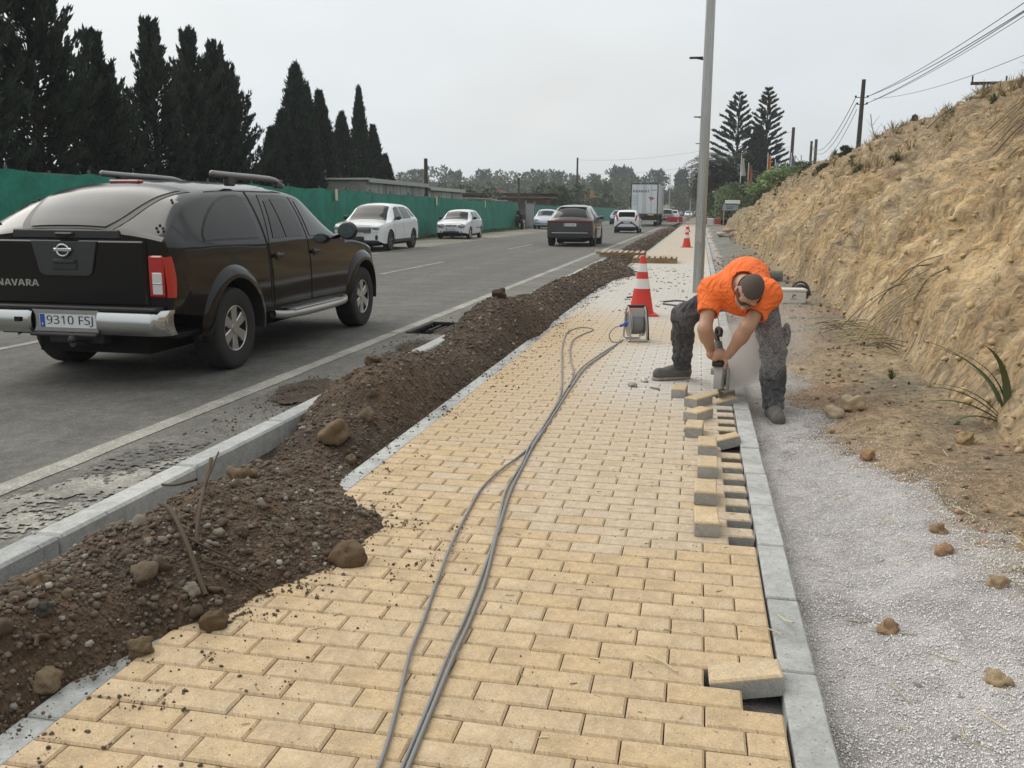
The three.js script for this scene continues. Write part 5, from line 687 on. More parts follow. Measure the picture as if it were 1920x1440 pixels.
{ // petrol-style cut-off grinder with a dusty guard
  const root = thing('cut_off_saw', 'grey hand-held disc saw with guard held in both hands by the worker', 'power tool'), dustyM = mat([0.36, 0.355, 0.335], 0.85), caseM = mat([0.11, 0.11, 0.108], 0.7);
  mesh('motor_body', merge([rod([0.160, 0.385, -6.29], [0.168, 0.31, -6.24], 0.026, 0.036, 16), box(0.075, 0.05, 0.10, 0.166, 0.325, -6.25, 0.3, 0.014)]), caseM, root); mesh('gear_case', merge([rod([0.168, 0.31, -6.24], [0.182, 0.19, -6.19], 0.042, 0.036, 16), box(0.085, 0.075, 0.10, 0.18, 0.205, -6.19, 0.2, 0.016), rod([0.12, 0.20, -6.19], [0.24, 0.20, -6.18], 0.024, 0.024, 14)]), dustyM, root);
  mesh('rear_handle', merge([tube([[0.158, 0.39, -6.295], [0.150, 0.44, -6.33], [0.155, 0.475, -6.325], [0.175, 0.465, -6.30], [0.172, 0.43, -6.28]], 0.017, 8, 30), rod([0.145, 0.23, -6.22], [0.147, 0.36, -6.265], 0.017)]), M.black, root);
  mesh('side_handle', rod([0.125, 0.262, -6.11], [0.225, 0.264, -6.12], 0.017, 0.017, 12), M.black, root);
  { const s = new THREE.Shape(); s.absarc(0, 0, 0.132, -0.25, Math.PI + 0.25, false); s.closePath(); const g = new THREE.ExtrudeGeometry(s, { depth: 0.046, bevelEnabled: true, bevelSize: 0.004, bevelThickness: 0.004, bevelSegments: 2, curveSegments: 24 }); g.translate(0, 0, -0.023); g.rotateY(Math.PI / 2 - 0.22); g.translate(0.192, 0.135, -6.20); mesh('blade_guard', g, dustyM, root); }
  { const g = new THREE.CylinderGeometry(0.118, 0.118, 0.003, 40); g.rotateZ(Math.PI / 2); g.rotateY(-0.22); g.translate(0.195, 0.132, -6.20); mesh('cutting_disc', g, mat([0.5, 0.5, 0.49], 0.35, { metalness: 0.8 }), root); }
  mesh('guide_plate', merge([box(0.008, 0.15, 0.085, 0.236, 0.15, -6.17, -0.22, 0.002), box(0.05, 0.012, 0.05, 0.215, 0.075, -6.16, -0.22, 0.003)]), mat([0.42, 0.42, 0.41], 0.5, { metalness: 0.5 }), root);
}
{ // airborne grit thrown up by the disc: countless specks
  const r = rng(99), gs = () => { let a = 0; for (let k = 0; k < 4; k++) a += r(); return (a - 2) * 0.9; }, L = [];
  for (let k = 0; k < 480000; k++) { const t = Math.pow(r(), 0.75); const x = 0.24 + t * 0.30 + gs() * (0.09 + 0.22 * t), z = -6.30 - 0.5 * t + gs() * (0.12 + 0.5 * t), y = 0.06 + t * 0.22 + Math.abs(gs()) * (0.10 + 0.30 * t); if (y > 0.95) continue; L.push([x, y, z, 0.0008 + 0.0006 * r()]); }
  const im = new THREE.InstancedMesh(new THREE.TetrahedronGeometry(1, 0), mat([0.90, 0.885, 0.86], 1), L.length); im.name = 'dust'; im.castShadow = false; L.forEach((q, i) => im.setMatrixAt(i, xf([q[0], q[1], q[2]], [r() * 6, r() * 6, 0], q[3]))); scene.add(im); tag(im, 'pale cutting dust drifting up from the saw', 'dust', null, 'stuff');
}

// ---------------------------------------------------------------- loose blocks along the edging
{
  const tones = [0, 1, 3, 4, 6], geos = tones.map((t, i) => paverGeo(0.197, 0.097, yellow[t].map((v, k) => v * [1.05, 1.08, 1.1][k]), 900 + i, false, 0.06));
  const L = [ // centre x, z, turn (0 = long side across the walk), label
    [-0.085, -6.30, 1.50, 'block laid crosswise nearest the worker\'s left boot'], [0.045, -6.00, 1.02, 'block turned askew just in front of the saw'], [0.045, -5.58, 1.05, 'askew block second from the saw along the edge'], [0.024, -5.19, 1.52, 'block beside the long tilted block by the edging'],
    [0.094, -4.80, 1.57, 'fourth sand-coloured block from the foreground end of the row'], [0.092, -4.395, 1.57, 'third sand-coloured block from the foreground end of the row'], [0.080, -3.975, 1.56, 'second sand-coloured block from the foreground end of the row'], [0.080, -3.575, 1.60, 'largest loose block, foreground end of the row along the edging']];
  L.forEach(([x, z, a, l], i) => { const m = mesh('loose_block', geos[i % 5], M.paver); m.position.set(x, 0.0625, z); m.rotation.y = a; tag(m, l, 'paving block', 'loose paving blocks set out along the edge'); });
  const T = [[0.175, 0.028, -2.372, 0.035, 0.20, 'tilted block half out of its gap in the foreground'], [0.170, 0.020, -5.06, 0.16, 0.26, 'long block tipped up in a gap beside the edging'], [0.195, 0.022, -6.12, 0.42, 0.24, 'tipped block under the saw, nearer of two'], [0.185, 0.030, -6.36, 0.30, 0.20, 'tipped block being cut by the saw disc']];
  T.forEach(([x, y, z, yaw, roll, l], i) => { const m = mesh('tilted_block', geos[(i + 3) % 5], M.paver); m.position.set(x, y, z); m.rotation.order = 'YZX'; m.rotation.set(0, yaw, roll); tag(m, l, 'paving block', 'tilted paving blocks in the gaps'); });
}
// ---------------------------------------------------------------- larger stones on the soil and on the grit
{
  const S = [ // x, z, radius, tone, label, on pad
    [-1.20, -2.93, 0.066, [0.17, 0.125, 0.085], 'angular brown rock where the soil spills onto the blocks'], [-1.93, -4.55, 0.085, [0.21, 0.165, 0.115], 'big flat-topped brown rock on the second heap of soil'], [-1.93, -3.50, 0.065, [0.23, 0.19, 0.14], 'rounded tan rock in the hollow between the two near heaps'],
    [-1.41, -2.35, 0.045, [0.15, 0.11, 0.07], 'round earthy lump with a twig against it'], [-1.66, -2.39, 0.042, [0.19, 0.165, 0.14], 'grey-brown round stone in the middle of the near heap'], [-1.53, -2.15, 0.036, [0.24, 0.20, 0.15], 'smooth brown stone touching the edging'], [-1.66, -1.93, 0.040, [0.30, 0.26, 0.21], 'pale speckled stone low on the near heap'], [-1.52, -2.42, 0.026, [0.36, 0.385, 0.37], 'small pale green-grey stone on the near heap'], [-1.75, -2.05, 0.026, [0.09, 0.10, 0.115], 'small slate-blue stone on the near heap'], [-1.78, -4.42, 0.034, [0.22, 0.185, 0.14], 'small stone beside the big flat-topped rock'], [-2.13, -5.7, 0.05, [0.13, 0.095, 0.065], 'dark clod on top of the second heap'], [-1.86, -4.85, 0.055, [0.18, 0.15, 0.115], 'grey-brown stone on the slope of the second heap'], [-2.02, -9.25, 0.075, [0.075, 0.05, 0.034], 'dark clod crowning the tall middle heap'], [-1.86, -2.16, 0.036, [0.20, 0.16, 0.115], 'tan stone near the kerb side of the near heap'],
    [0.99, -3.70, 0.034, [0.36, 0.265, 0.20], 'farther of two reddish stones together on the grit', 1], [0.955, -3.48, 0.038, [0.40, 0.29, 0.215], 'nearer of two reddish stones together on the grit', 1], [1.045, -3.15, 0.035, [0.42, 0.35, 0.285], 'flat tan stone half sunk in the grit', 1], [0.655, -2.88, 0.036, [0.36, 0.27, 0.20], 'jagged brown stone in the middle of the grit', 1], [0.925, -4.93, 0.042, [0.42, 0.295, 0.22], 'brick-red stone alone on the grit beyond the saw', 1], [0.865, -2.52, 0.034, [0.44, 0.385, 0.30], 'pale tan stone on the grit in the foreground', 1], [1.16, -2.62, 0.06, [0.46, 0.44, 0.42], 'large pale stone at the edge of the picture in the grit', 1], [0.90, -5.92, 0.062, [0.48, 0.45, 0.40], 'pale dusty stone behind the worker\'s boot', 1], [1.03, -6.08, 0.07, [0.48, 0.44, 0.38], 'wide dusty stone beside the pale one behind the boot', 1], [1.50, -5.25, 0.05, [0.38, 0.31, 0.21], 'flat pale stone on the earth by the reeds', 1]];
  S.forEach(([x, z, r, c, l, pad], i) => { const g = pebble(500 + i, 4, 0.3 + 0.14 * ((i * 7) % 3) / 2, 0.78); vcol(g, c.map(v => v / (pad ? 0.21 : 0.26))); const m = mesh('rock', g, M.stone); const y = pad ? padY(x, z) + 0.01 : Math.max(bedH(x, z), x > PL ? 0 : -0.2); m.position.set(x, y + r * 0.38, z); m.rotation.set(0.2 * (i % 3), i * 1.3, 0.15 * (i % 2)); m.scale.setScalar(r); tag(m, l, 'rock', pad ? 'stones lying on the grit' : 'rocks in the dug soil'); });
}
{ // roots and twigs in the near heap
  const tw = mat([0.16, 0.115, 0.075], 0.9, { map: TX.wood });
  const root = (pts, r, l, side) => { const o = thing('root_branch', l, 'branch', [0, 0, 0], 0, 'roots in the near heap'); const P = pts.map(([x, dy, z]) => V(x, bedH(x, z) + dy, z)); mesh('stem', tube(P, r, 7, 24), tw, o); if (side) side.forEach(s => mesh('side_twig', tube(s.map(([x, dy, z]) => V(x, bedH(x, z) + dy, z)), r * 0.5, 5, 12), tw, o)); };
  root([[-1.90, 0.045, -2.85], [-1.78, 0.035, -2.73], [-1.64, 0.035, -2.59], [-1.48, 0.02, -2.43]], 0.0085, 'thick brown root lying across the near heap of soil', [[[-1.66, 0.035, -2.61], [-1.58, 0.05, -2.60], [-1.50, 0.04, -2.62]]]);
  root([[-1.62, 0.02, -2.62], [-1.70, 0.04, -2.78], [-1.80, 0.07, -3.0], [-1.90, 0.10, -3.22]], 0.008, 'forked root sticking up out of the near heap', [[[-1.78, 0.06, -2.95], [-1.80, 0.11, -3.08], [-1.83, 0.14, -3.16]]]);
  root([[-1.56, 0.03, -2.55], [-1.46, 0.03, -2.58], [-1.38, 0.025, -2.60], [-1.27, 0.015, -2.60]], 0.0045, 'thin curved root reaching towards the blocks', [[[-1.44, 0.03, -2.585], [-1.40, 0.045, -2.68]]]);
  root([[-2.02, 0.05, -3.3], [-2.14, 0.09, -3.34], [-2.26, 0.13, -3.42]], 0.006, 'short stick leaning on the road kerb');
  root([[-1.70, 0.02, -2.0], [-1.70, 0.045, -1.96], [-1.685, 0.07, -1.93]], 0.006, 'stubby root near the foot of the heap');
  const straw = mat([0.62, 0.55, 0.34], 0.8);
  for (const [a, b, l] of [[[-0.098, 0.006, -2.445], [-0.005, 0.006, -2.363], 'pale straw stalk lying on the blocks in the foreground'], [[0.20, 0.008, -2.70], [0.30, 0.006, -2.66], 'straw stalk reaching from the blocks onto the edging'], [[0.30, 0.006, -2.80], [0.335, 0.03, -2.70], 'bent grey stalk standing on the edging']]) tag(mesh('straw_stalk', tube([a, [(a[0] + b[0]) / 2, a[1] + 0.004, (a[2] + b[2]) / 2 - 0.004], b], 0.0022, 5, 8), straw), l, 'straw', 'straw stalks on the walk');
  const L = []; for (let k = 0; k < 260; k++) { const z = -1.8 - 6 * R(), x = rr(-1.2, 0.25); L.push([x, 0.002, z, 1, rr(0, 6.28), rr(0.006, 0.03)]); } for (let k = 0; k < 240; k++) { const z = -2.2 - 16 * Math.pow(R(), 1.6), x = rr(0.5, 2.1); L.push([x, padY(x, z) + 0.022, z, 1, rr(0, 6.28), rr(0.02, 0.16)]); }
  const im = new THREE.InstancedMesh(new THREE.BoxGeometry(1, 0.0022, 0.0025), straw, L.length); L.forEach((q, i) => { im.setMatrixAt(i, xf([q[0], q[1], q[2]], [0, q[4], rr(-0.12, 0.12)], [q[5], 1, 1])); const a = rr(0.35, 1.05); im.setColorAt(i, lin(a, a, a)); }); im.name = 'litter_of_straw'; im.castShadow = im.receiveShadow = true; scene.add(im); tag(im, 'bits of straw scattered over blocks and earth', 'straw', null, 'stuff');
  // cut chips and scraps beyond the cone
  const D = []; for (let k = 0; k < 150; k++) { const z = -11.5 - 9.5 * R(), x = rr(-1.1, 0.15); D.push([x, z]); }
  const im2 = new THREE.InstancedMesh(new THREE.BoxGeometry(1, 0.3, 0.6), mat([0.22, 0.215, 0.20], 0.9), D.length); D.forEach(([x, z], i) => im2.setMatrixAt(i, xf([x, 0.006, z], [0, rr(0, 6), 0], rr(0.012, 0.05)))); im2.name = 'cut_scraps'; im2.castShadow = true; scene.add(im2); tag(im2, 'dark cut-off scraps scattered round the lamp post', 'scraps', null, 'stuff');
  for (const [x, z, l] of [[-0.36, -6.78, 'white broken chip beside the worker\'s boot'], [-0.20, -6.86, 'white chip at the toe of the boot'], [-0.43, -6.55, 'flat pale chip nearest the cables'], [-0.27, -6.50, 'brown chip in front of the white ones']]) { const g = pebble(Math.round(-z * 100), 2, 0.4, 0.5); vcol(g, l.includes('white') ? [3.4, 4.0, 4.9] : [1.9, 2.0, 2.1]); const m = mesh('broken_chip', g, M.stone); m.position.set(x, 0.014, z); m.scale.set(0.045, 0.03, 0.03); m.rotation.y = z * 3; tag(m, l, 'chip', 'broken chips by the boot'); }
}
// ---------------------------------------------------------------- cables and reel
{
  const grey1 = mat([0.20, 0.205, 0.21], 0.55), cy = 0.0075, cab = (pts, r, l) => tag(mesh('power_cable', tube(pts.map(([x, z], i) => [x + 0.004 * Math.sin(i * 5.3), cy + (i % 3 ? 0 : 0.004), z]), r, 8, pts.length * 12), grey1), l, 'cable', 'grey power cables on the walk');
  cab([[-0.64, -1.3], [-0.664, -1.778], [-0.71, -2.05], [-0.762, -2.302], [-0.79, -2.5], [-0.832, -2.786], [-0.875, -3.15], [-0.908, -3.565], [-0.925, -3.9], [-0.90, -4.2], [-0.872, -4.436], [-0.845, -4.75], [-0.852, -5.026], [-0.89, -6.036], [-1.0, -6.9], [-1.12, -7.7], [-1.218, -8.376], [-1.304, -9.544], [-1.2, -9.78], [-1.08, -9.693], [-1.14, -9.2], [-1.168, -8.753], [-1.05, -7.7], [-0.927, -6.985], [-0.88, -6.4]], 0.0056, 'grey cable nearest the soil that loops back by the edging');
  cab([[-0.565, -1.3], [-0.598, -1.793], [-0.615, -2.05], [-0.633, -2.298], [-0.65, -2.55], [-0.672, -2.822], [-0.73, -3.3], [-0.79, -3.897], [-0.81, -4.3], [-0.829, -4.665], [-0.842, -5.2], [-0.866, -6.541], [-0.86, -7.2], [-0.78, -8.0], [-0.706, -8.87]], 0.0064, 'thick grey cable running up to the reel');
  cab([[-0.58, -1.3], [-0.612, -1.80], [-0.628, -2.05], [-0.650, -2.30], [-0.668, -2.55], [-0.690, -2.82], [-0.735, -3.3], [-0.812, -3.89], [-0.822, -4.3], [-0.848, -4.67], [-0.858, -5.2], [-0.89, -6.5], [-0.89, -7.2], [-0.80, -8.1], [-0.69, -8.92]], 0.0050, 'thin cable lying against the thick one');
  for (const [pts, l] of [[[[-1.0, -13.4], [-0.8, -13.7], [-0.95, -14.3], [-0.75, -14.9], [-0.9, -15.4]], 'dark cable end on the blocks left of the cone'], [[[-0.45, -12.6], [-0.2, -12.4], [-0.05, -12.8], [-0.25, -13.1], [-0.45, -12.9]], 'dark cable coil on the blocks right of the cone']]) tag(mesh('power_cable', tube(pts.map(([x, z]) => [x, 0.012, z]), 0.011, 6, 40), mat([0.07, 0.072, 0.075], 0.6)), l, 'cable');
  const o = thing('cable_reel', 'cable reel on a black tube stand with blue plug, before the cone', 'cable reel', [-0.575, 0, -8.95], 0.35), _s = o.scale.setScalar(0.88), tubeM = mat([0.03, 0.03, 0.032], 0.45), galv = mat([0.42, 0.43, 0.43], 0.4, { metalness: 0.6 });
  const fr = x => tube([[x, 0.012, 0.13], [x, 0.02, -0.13], [x, 0.20, -0.11], [x, 0.36, -0.05], [x, 0.385, 0.0], [x, 0.36, 0.04], [x, 0.20, 0.11], [x, 0.012, 0.13]], 0.010, 8, 60);
  mesh('stand', merge([fr(0.095), fr(-0.095), rod([-0.095, 0.015, 0.13], [0.095, 0.015, 0.13], 0.010), rod([-0.095, 0.015, -0.13], [0.095, 0.015, -0.13], 0.010)]), galv, o);
  mesh('handle', merge([rod([-0.10, 0.39, 0], [0.10, 0.39, 0], 0.018), tube([[0.10, 0.39, 0], [0.112, 0.37, 0.01], [0.114, 0.2, 0.08], [0.112, 0.02, 0.13]], 0.013, 8, 30)]), tubeM, o);
  const drum = lathe([[0.05, -0.075], [0.10, -0.075], [0.112, -0.05], [0.115, 0.0], [0.112, 0.05], [0.10, 0.075], [0.05, 0.075]], 28); drum.rotateZ(Math.PI / 2); drum.translate(0, 0.19, 0); mesh('wound_cable', drum, mat([0.17, 0.175, 0.18], 0.7), o);
  for (const s of [1, -1]) { const f = new THREE.CylinderGeometry(0.138, 0.138, 0.008, 32); f.rotateZ(Math.PI / 2); f.translate(s * 0.08, 0.19, 0); mesh('flange', f, galv, o); }
  mesh('label_plate', box(0.15, 0.12, 0.006, 0, 0.315, 0.062, 0, 0.002), mat([0.36, 0.36, 0.35], 0.6), o);
  const pg = mesh('plug', merge([box(0.04, 0.06, 0.05, -0.13, 0.20, 0.05, 0.4, 0.012), rod([-0.135, 0.20, 0.06], [-0.20, 0.18, 0.08], 0.016)]), mat([0.06, 0.10, 0.42], 0.5), o); mesh('lead', tube([[-0.20, 0.18, 0.08], [-0.27, 0.16, 0.09], [-0.33, 0.08, 0.10], [-0.30, 0.012, 0.10], [-0.20, 0.01, 0.16]], 0.006, 6, 30), grey1, pg);
}
// ---------------------------------------------------------------- cones and barriers
function makeCone(label, x, z) {
  const o = thing('traffic_cone', label, 'traffic cone', [x, 0, z], 0.2, 'cones along the walk'), red = mat([0.62, 0.045, 0.03], 0.55), refl = mat([0.74, 0.73, 0.72], 0.45), r = y => lerp(0.148, 0.030, (y - 0.03) / 0.70), band = (a, b, e) => lathe([[r(a) + e, a], [r(b) + e, b]], 32);
  mesh('body', merge([lathe([[0.165, 0.022], [0.150, 0.035], [r(0.3), 0.3], [r(0.5), 0.5], [r(0.715), 0.715], [0.024, 0.73], [0.001, 0.73]], 32)]), red, o); mesh('base', box(0.38, 0.024, 0.38, 0, 0.012, 0, 0, 0.008), red, o);
  mesh('reflective_band', band(0.33, 0.45, 0.002), refl, o); mesh('reflective_band', band(0.535, 0.635, 0.002), refl, o); return o;
}
makeCone('red and white cone standing behind the cable reel', -0.66, -11.25); makeCone('red and white cone beyond the wooden pallets', -0.42, -33.2); makeCone('smallest red and white cone far down the walk', -0.72, -58.5);
{
  const red = mat([0.55, 0.04, 0.04], 0.6), wt = mat([0.74, 0.74, 0.73], 0.6);
  const bar = (l, x, z, w, n) => { const o = thing('barrier', l, 'barrier', [x, 0, z], 0); for (let k = 0; k < n; k++) mesh('barrier_block', box(w / n - 0.02, 0.62, 0.3, (k - (n - 1) / 2) * w / n, 0.36, 0, 0, 0.05), k % 2 ? wt : red, o); mesh('barrier_foot', box(w, 0.08, 0.4, 0, 0.04, 0, 0, 0.02), wt, o); };
  bar('red and white plastic barrier across the walk ahead', -1.85, -104, 1.0, 2); bar('red and white barrier right of the lamp post', 1.0, -88, 1.9, 3); bar('low white barrier on the road side of the walk', -3.0, -103, 1.2, 1);
}
// ---------------------------------------------------------------- pallets, slabs
{
  const planks = [mat([0.80, 0.72, 0.58], 0.85, { map: TX.wood }), mat([0.85, 0.77, 0.64], 0.85, { map: TX.wood }), mat([0.60, 0.50, 0.35], 0.85, { map: TX.wood })], side = mat([0.60, 0.42, 0.22], 0.85, { map: TX.wood });
  const pallet = (l, x, y, z, w, n, turn) => { const o = thing('pallet', l, 'pallet', [x, y, z], turn, 'wooden pallets across the walk'); for (const dz of [0.58, 0, -0.58]) mesh('stringer', box(w, 0.11, 0.06, 0, 0.056, dz, 0, 0.004), side, o); for (let k = 0; k < n; k++) mesh('deck_board', box(w / n * 0.62, 0.022, 1.25, -w / 2 + (k + 0.5) * w / n, 0.123, 0, 0, 0.003), planks[k % 3], o); };
  pallet('wooden pallet lying on the blocks in front of the other', -1.06, 0.0, -23.3, 1.1, 8, 0.02); pallet('wooden pallet bridging the soil bed behind the other', -2.0, 0.05, -24.9, 1.2, 8, 0.02);
  for (const [x, y, z, l] of [[-2.35, 0.14, -25.6, 'pale slab set on the kerb beside the pallet'], [-2.62, 0.10, -26.4, 'pale slab farther out on the kerb by the pallet']]) tag(mesh('kerb_slab', box(0.62, 0.10, 0.35, x, y, z, 0.2, 0.03), mat([0.58, 0.53, 0.40], 0.9, { map: TX.concrete })), l, 'slab');
}
// ---------------------------------------------------------------- lamp posts
function lampPost(label, x, z, star) {
  const o = thing('lamp_post', label, 'lamp post', [x, 0, z], 0, 'lamp posts along the walk');
  mesh('column', lathe([[0.084, 0], [0.083, 0.05], [0.074, 3.2], [0.062, 6.2], [0.045, 7.3], [0.001, 7.32]], 24), M.steel, o);
  const h = new THREE.Group(); h.name = 'lantern'; o.add(h); mesh('arm', rod([0, 6.92, 0], [-0.42, 7.0, 0], 0.03, 0.022, 10), M.black, h); mesh('lamp_head', box(0.52, 0.06, 0.22, -0.42, 7.02, 0, 0, 0.02), M.black, h);
  if (z > -30) { mesh('access_door', box(0.085, 0.42, 0.012, -0.02, 1.0, 0.088, 0, 0.003), M.steel, o); }
  if (star) { const s = new THREE.Shape(); for (let k = 0; k < 10; k++) { const r = k % 2 ? 0.2 : (k === 0 ? 0.9 : 0.55), a = Math.PI / 2 + k * Math.PI / 5; k ? s.lineTo(r * Math.cos(a), r * Math.sin(a)) : s.moveTo(r * Math.cos(a), r * Math.sin(a)); } s.closePath(); const g = new THREE.ExtrudeGeometry(s, { depth: 0.1, bevelEnabled: false }); g.translate(0, 5.2, 0.1); mesh('star_ornament', g, CM.white, o); }
}
lampPost('tall galvanised lamp post standing in the pavement beyond the cone', 0.02, -14.6); lampPost('second lamp post, its dark lantern showing left of the nearest post', 0.02, -36.8); lampPost('third lamp post, its small lantern showing halfway down the nearest post', 0.03, -59.2); lampPost('fourth lamp post along the walk', 0.04, -82); lampPost('fifth lamp post along the walk', -0.2, -104); lampPost('farthest lamp post on the walk, with a white star', -1.3, -124, true); lampPost('lamp post with a white star standing beyond the lorry', -5.0, -152, true);
// ---------------------------------------------------------------- things left at the foot of the bank
{
  const o = thing('cool_box', 'white box with a small black emblem at the foot of the bank', 'box', [1.31, padY(1.31, -13.1) + 0.01, -13.1], 0.12), wt = mat([0.66, 0.65, 0.60], 0.6);
  mesh('box_body', box(0.33, 0.16, 0.24, 0, 0.08, 0, 0, 0.012), wt, o); mesh('lid', box(0.345, 0.04, 0.255, 0, 0.182, 0, 0, 0.010), wt, o); const ring = new THREE.TorusGeometry(0.020, 0.007, 6, 20, 4.6); ring.translate(0, 0.10, 0.121); mesh('emblem', merge([ring, box(0.02, 0.012, 0.002, 0.012, 0.112, 0.121)]), CM.ink, o); mesh('wordmark', box(0.10, 0.011, 0.0015, 0, 0.062, 0.1208), mat([0.10, 0.11, 0.10], 0.7), o);
  const b = thing('black_bag', 'black rounded bag with a strap behind the white box', 'bag', [1.43, padY(1.43, -13.4) + 0.0, -13.42], 0.2); const g = new THREE.SphereGeometry(1, 20, 14); g.scale(0.13, 0.13, 0.10); g.translate(0.02, 0.11, 0); mesh('bag_body', g, mat([0.018, 0.018, 0.019], 0.7), b); mesh('strap', tube([[-0.13, 0.12, 0.05], [-0.10, 0.22, 0.05], [0.0, 0.275, 0.04], [0.09, 0.23, 0.05], [0.14, 0.08, 0.06]], 0.016, 6, 30), mat([0.025, 0.025, 0.027], 0.6), b);
  const p = thing('pipe_length', 'short grey-green pipe lying behind the worker at the bank foot', 'pipe', [1.22, 0.10, -17.2], 0.12); const pg = lathe([[0.085, -0.3], [0.11, -0.3], [0.11, 0.3], [0.085, 0.3], [0.085, -0.3]], 24); pg.rotateZ(Math.PI / 2); mesh('pipe_wall', pg, mat([0.12, 0.135, 0.11], 0.7), p);
  const s = thing('rubble_sacks', 'heap of torn white sacks and rubble at the bank foot ahead', 'sacks', [1.25, 0, -47], 0); [[0, 0.12, 0, 0.42, 0.16], [0.35, 0.14, 0.1, 0.34, 0.18], [0.15, 0.32, 0, 0.32, 0.16]].forEach(([x, y, z, r, h], i) => { const q = pebble(700 + i, 2, 0.3, 1); q.scale(r, h, r * 0.8); q.translate(x, y, z); vcol(q, [[2.2, 2.4, 2.8], [2.1, 2.0, 2.1], [2.1, 1.7, 1.7]][i]); mesh('sack', q, M.stone, s); });
}
// ---------------------------------------------------------------- green net fence
{
  const net = mat([0.018, 0.28, 0.195], 0.75, { map: TX.net }), post = mat([0.10, 0.11, 0.10], 0.6, { metalness: 0.3 });
  const topY = z => 2.02 - 0.16 * sstep(-30, -60, z) + 0.07 * fbm(z * 0.35, 3, 1, 2);
  const run = (label, z0, z1, x0, x1, step, h) => {
    const o = thing('net_fence', label, 'fence'); const n = Math.max(1, Math.round((z0 - z1) / step));
    for (let k = 0; k < n; k++) { const za = lerp(z0, z1, k / n), zb = lerp(z0, z1, (k + 1) / n), xa = lerp(x0, x1, k / n), xb = lerp(x0, x1, (k + 1) / n);
      mesh('net_panel', grid(14, 6, (i, j) => { const u = i / 14, z = lerp(za, zb, u), sag = 0.06 * Math.sin(u * Math.PI), y = lerp(-0.16, h ?? topY(z), j / 6) - (j === 6 ? sag : sag * j / 8); return [lerp(xa, xb, u) + 0.05 * Math.sin(u * Math.PI) * Math.sin(j * 0.7 + k) + 0.03 * fbm(z * 1.1, y * 1.3, k, 2), y, z]; }, null, (i, j, q) => [q[2] + q[0], q[1]]), net, o);
      mesh('post', rod([xa - 0.04, -0.2, za], [xa - 0.04, (h ?? topY(za)) + 0.08, za], 0.03, 0.03, 8), post, o); }
    mesh('top_rail', tube([[x0 - 0.03, (h ?? topY(z0)) - 0.03, z0], [lerp(x0, x1, 0.3) - 0.03, (h ?? topY(lerp(z0, z1, 0.3))) - 0.05, lerp(z0, z1, 0.3)], [lerp(x0, x1, 0.65) - 0.03, (h ?? topY(lerp(z0, z1, 0.65))) - 0.05, lerp(z0, z1, 0.65)], [x1 - 0.03, (h ?? topY(z1)) - 0.03, z1]], 0.015, 6, 60), post, o); return o;
  };
  const f = run('long green shade-net fence behind the pickup and parked white cars', -6, -67.2, -13.75, -13.35, 2.55);
  for (const z of [-32.6, -46, -57]) { const y = topY(z); mesh('paper_tag', box(0.02, 0.42, 0.22, -13.42, y - 0.22, z), mat([0.55, 0.50, 0.36], 0.9), f); }
  run('paler green net fence beside the motorbike, set back from the long one', -67.3, -69.6, -13.4, -13.75, 2.4, 1.72); run('far green fence beyond the parked pale blue car', -73.5, -150, -13.3, -13.0, 4.2, 1.72);
  const gt = thing('sheet_gate', 'grey sheet-metal gate between the two green fences', 'gate', [-13.2, RY, -71.4], 0), gm = mat([0.30, 0.30, 0.31], 0.6, { metalness: 0.2 }); for (let k = 0; k < 8; k++) mesh('gate_panel', box(0.05, 1.9, 0.42, (k % 2) * 0.02, 0.95, -1.6 + k * 0.44, 0, 0.008), gm, gt); mesh('gate_frame', merge([box(0.06, 0.06, 3.6, 0.05, 1.85, -0.05), box(0.06, 0.06, 3.6, 0.05, 0.15, -0.05), box(0.1, 2.15, 0.1, 0.02, 1.05, 1.85), box(0.1, 2.15, 0.1, 0.02, 1.05, -1.95)]), mat([0.18, 0.18, 0.19], 0.6), gt);
}
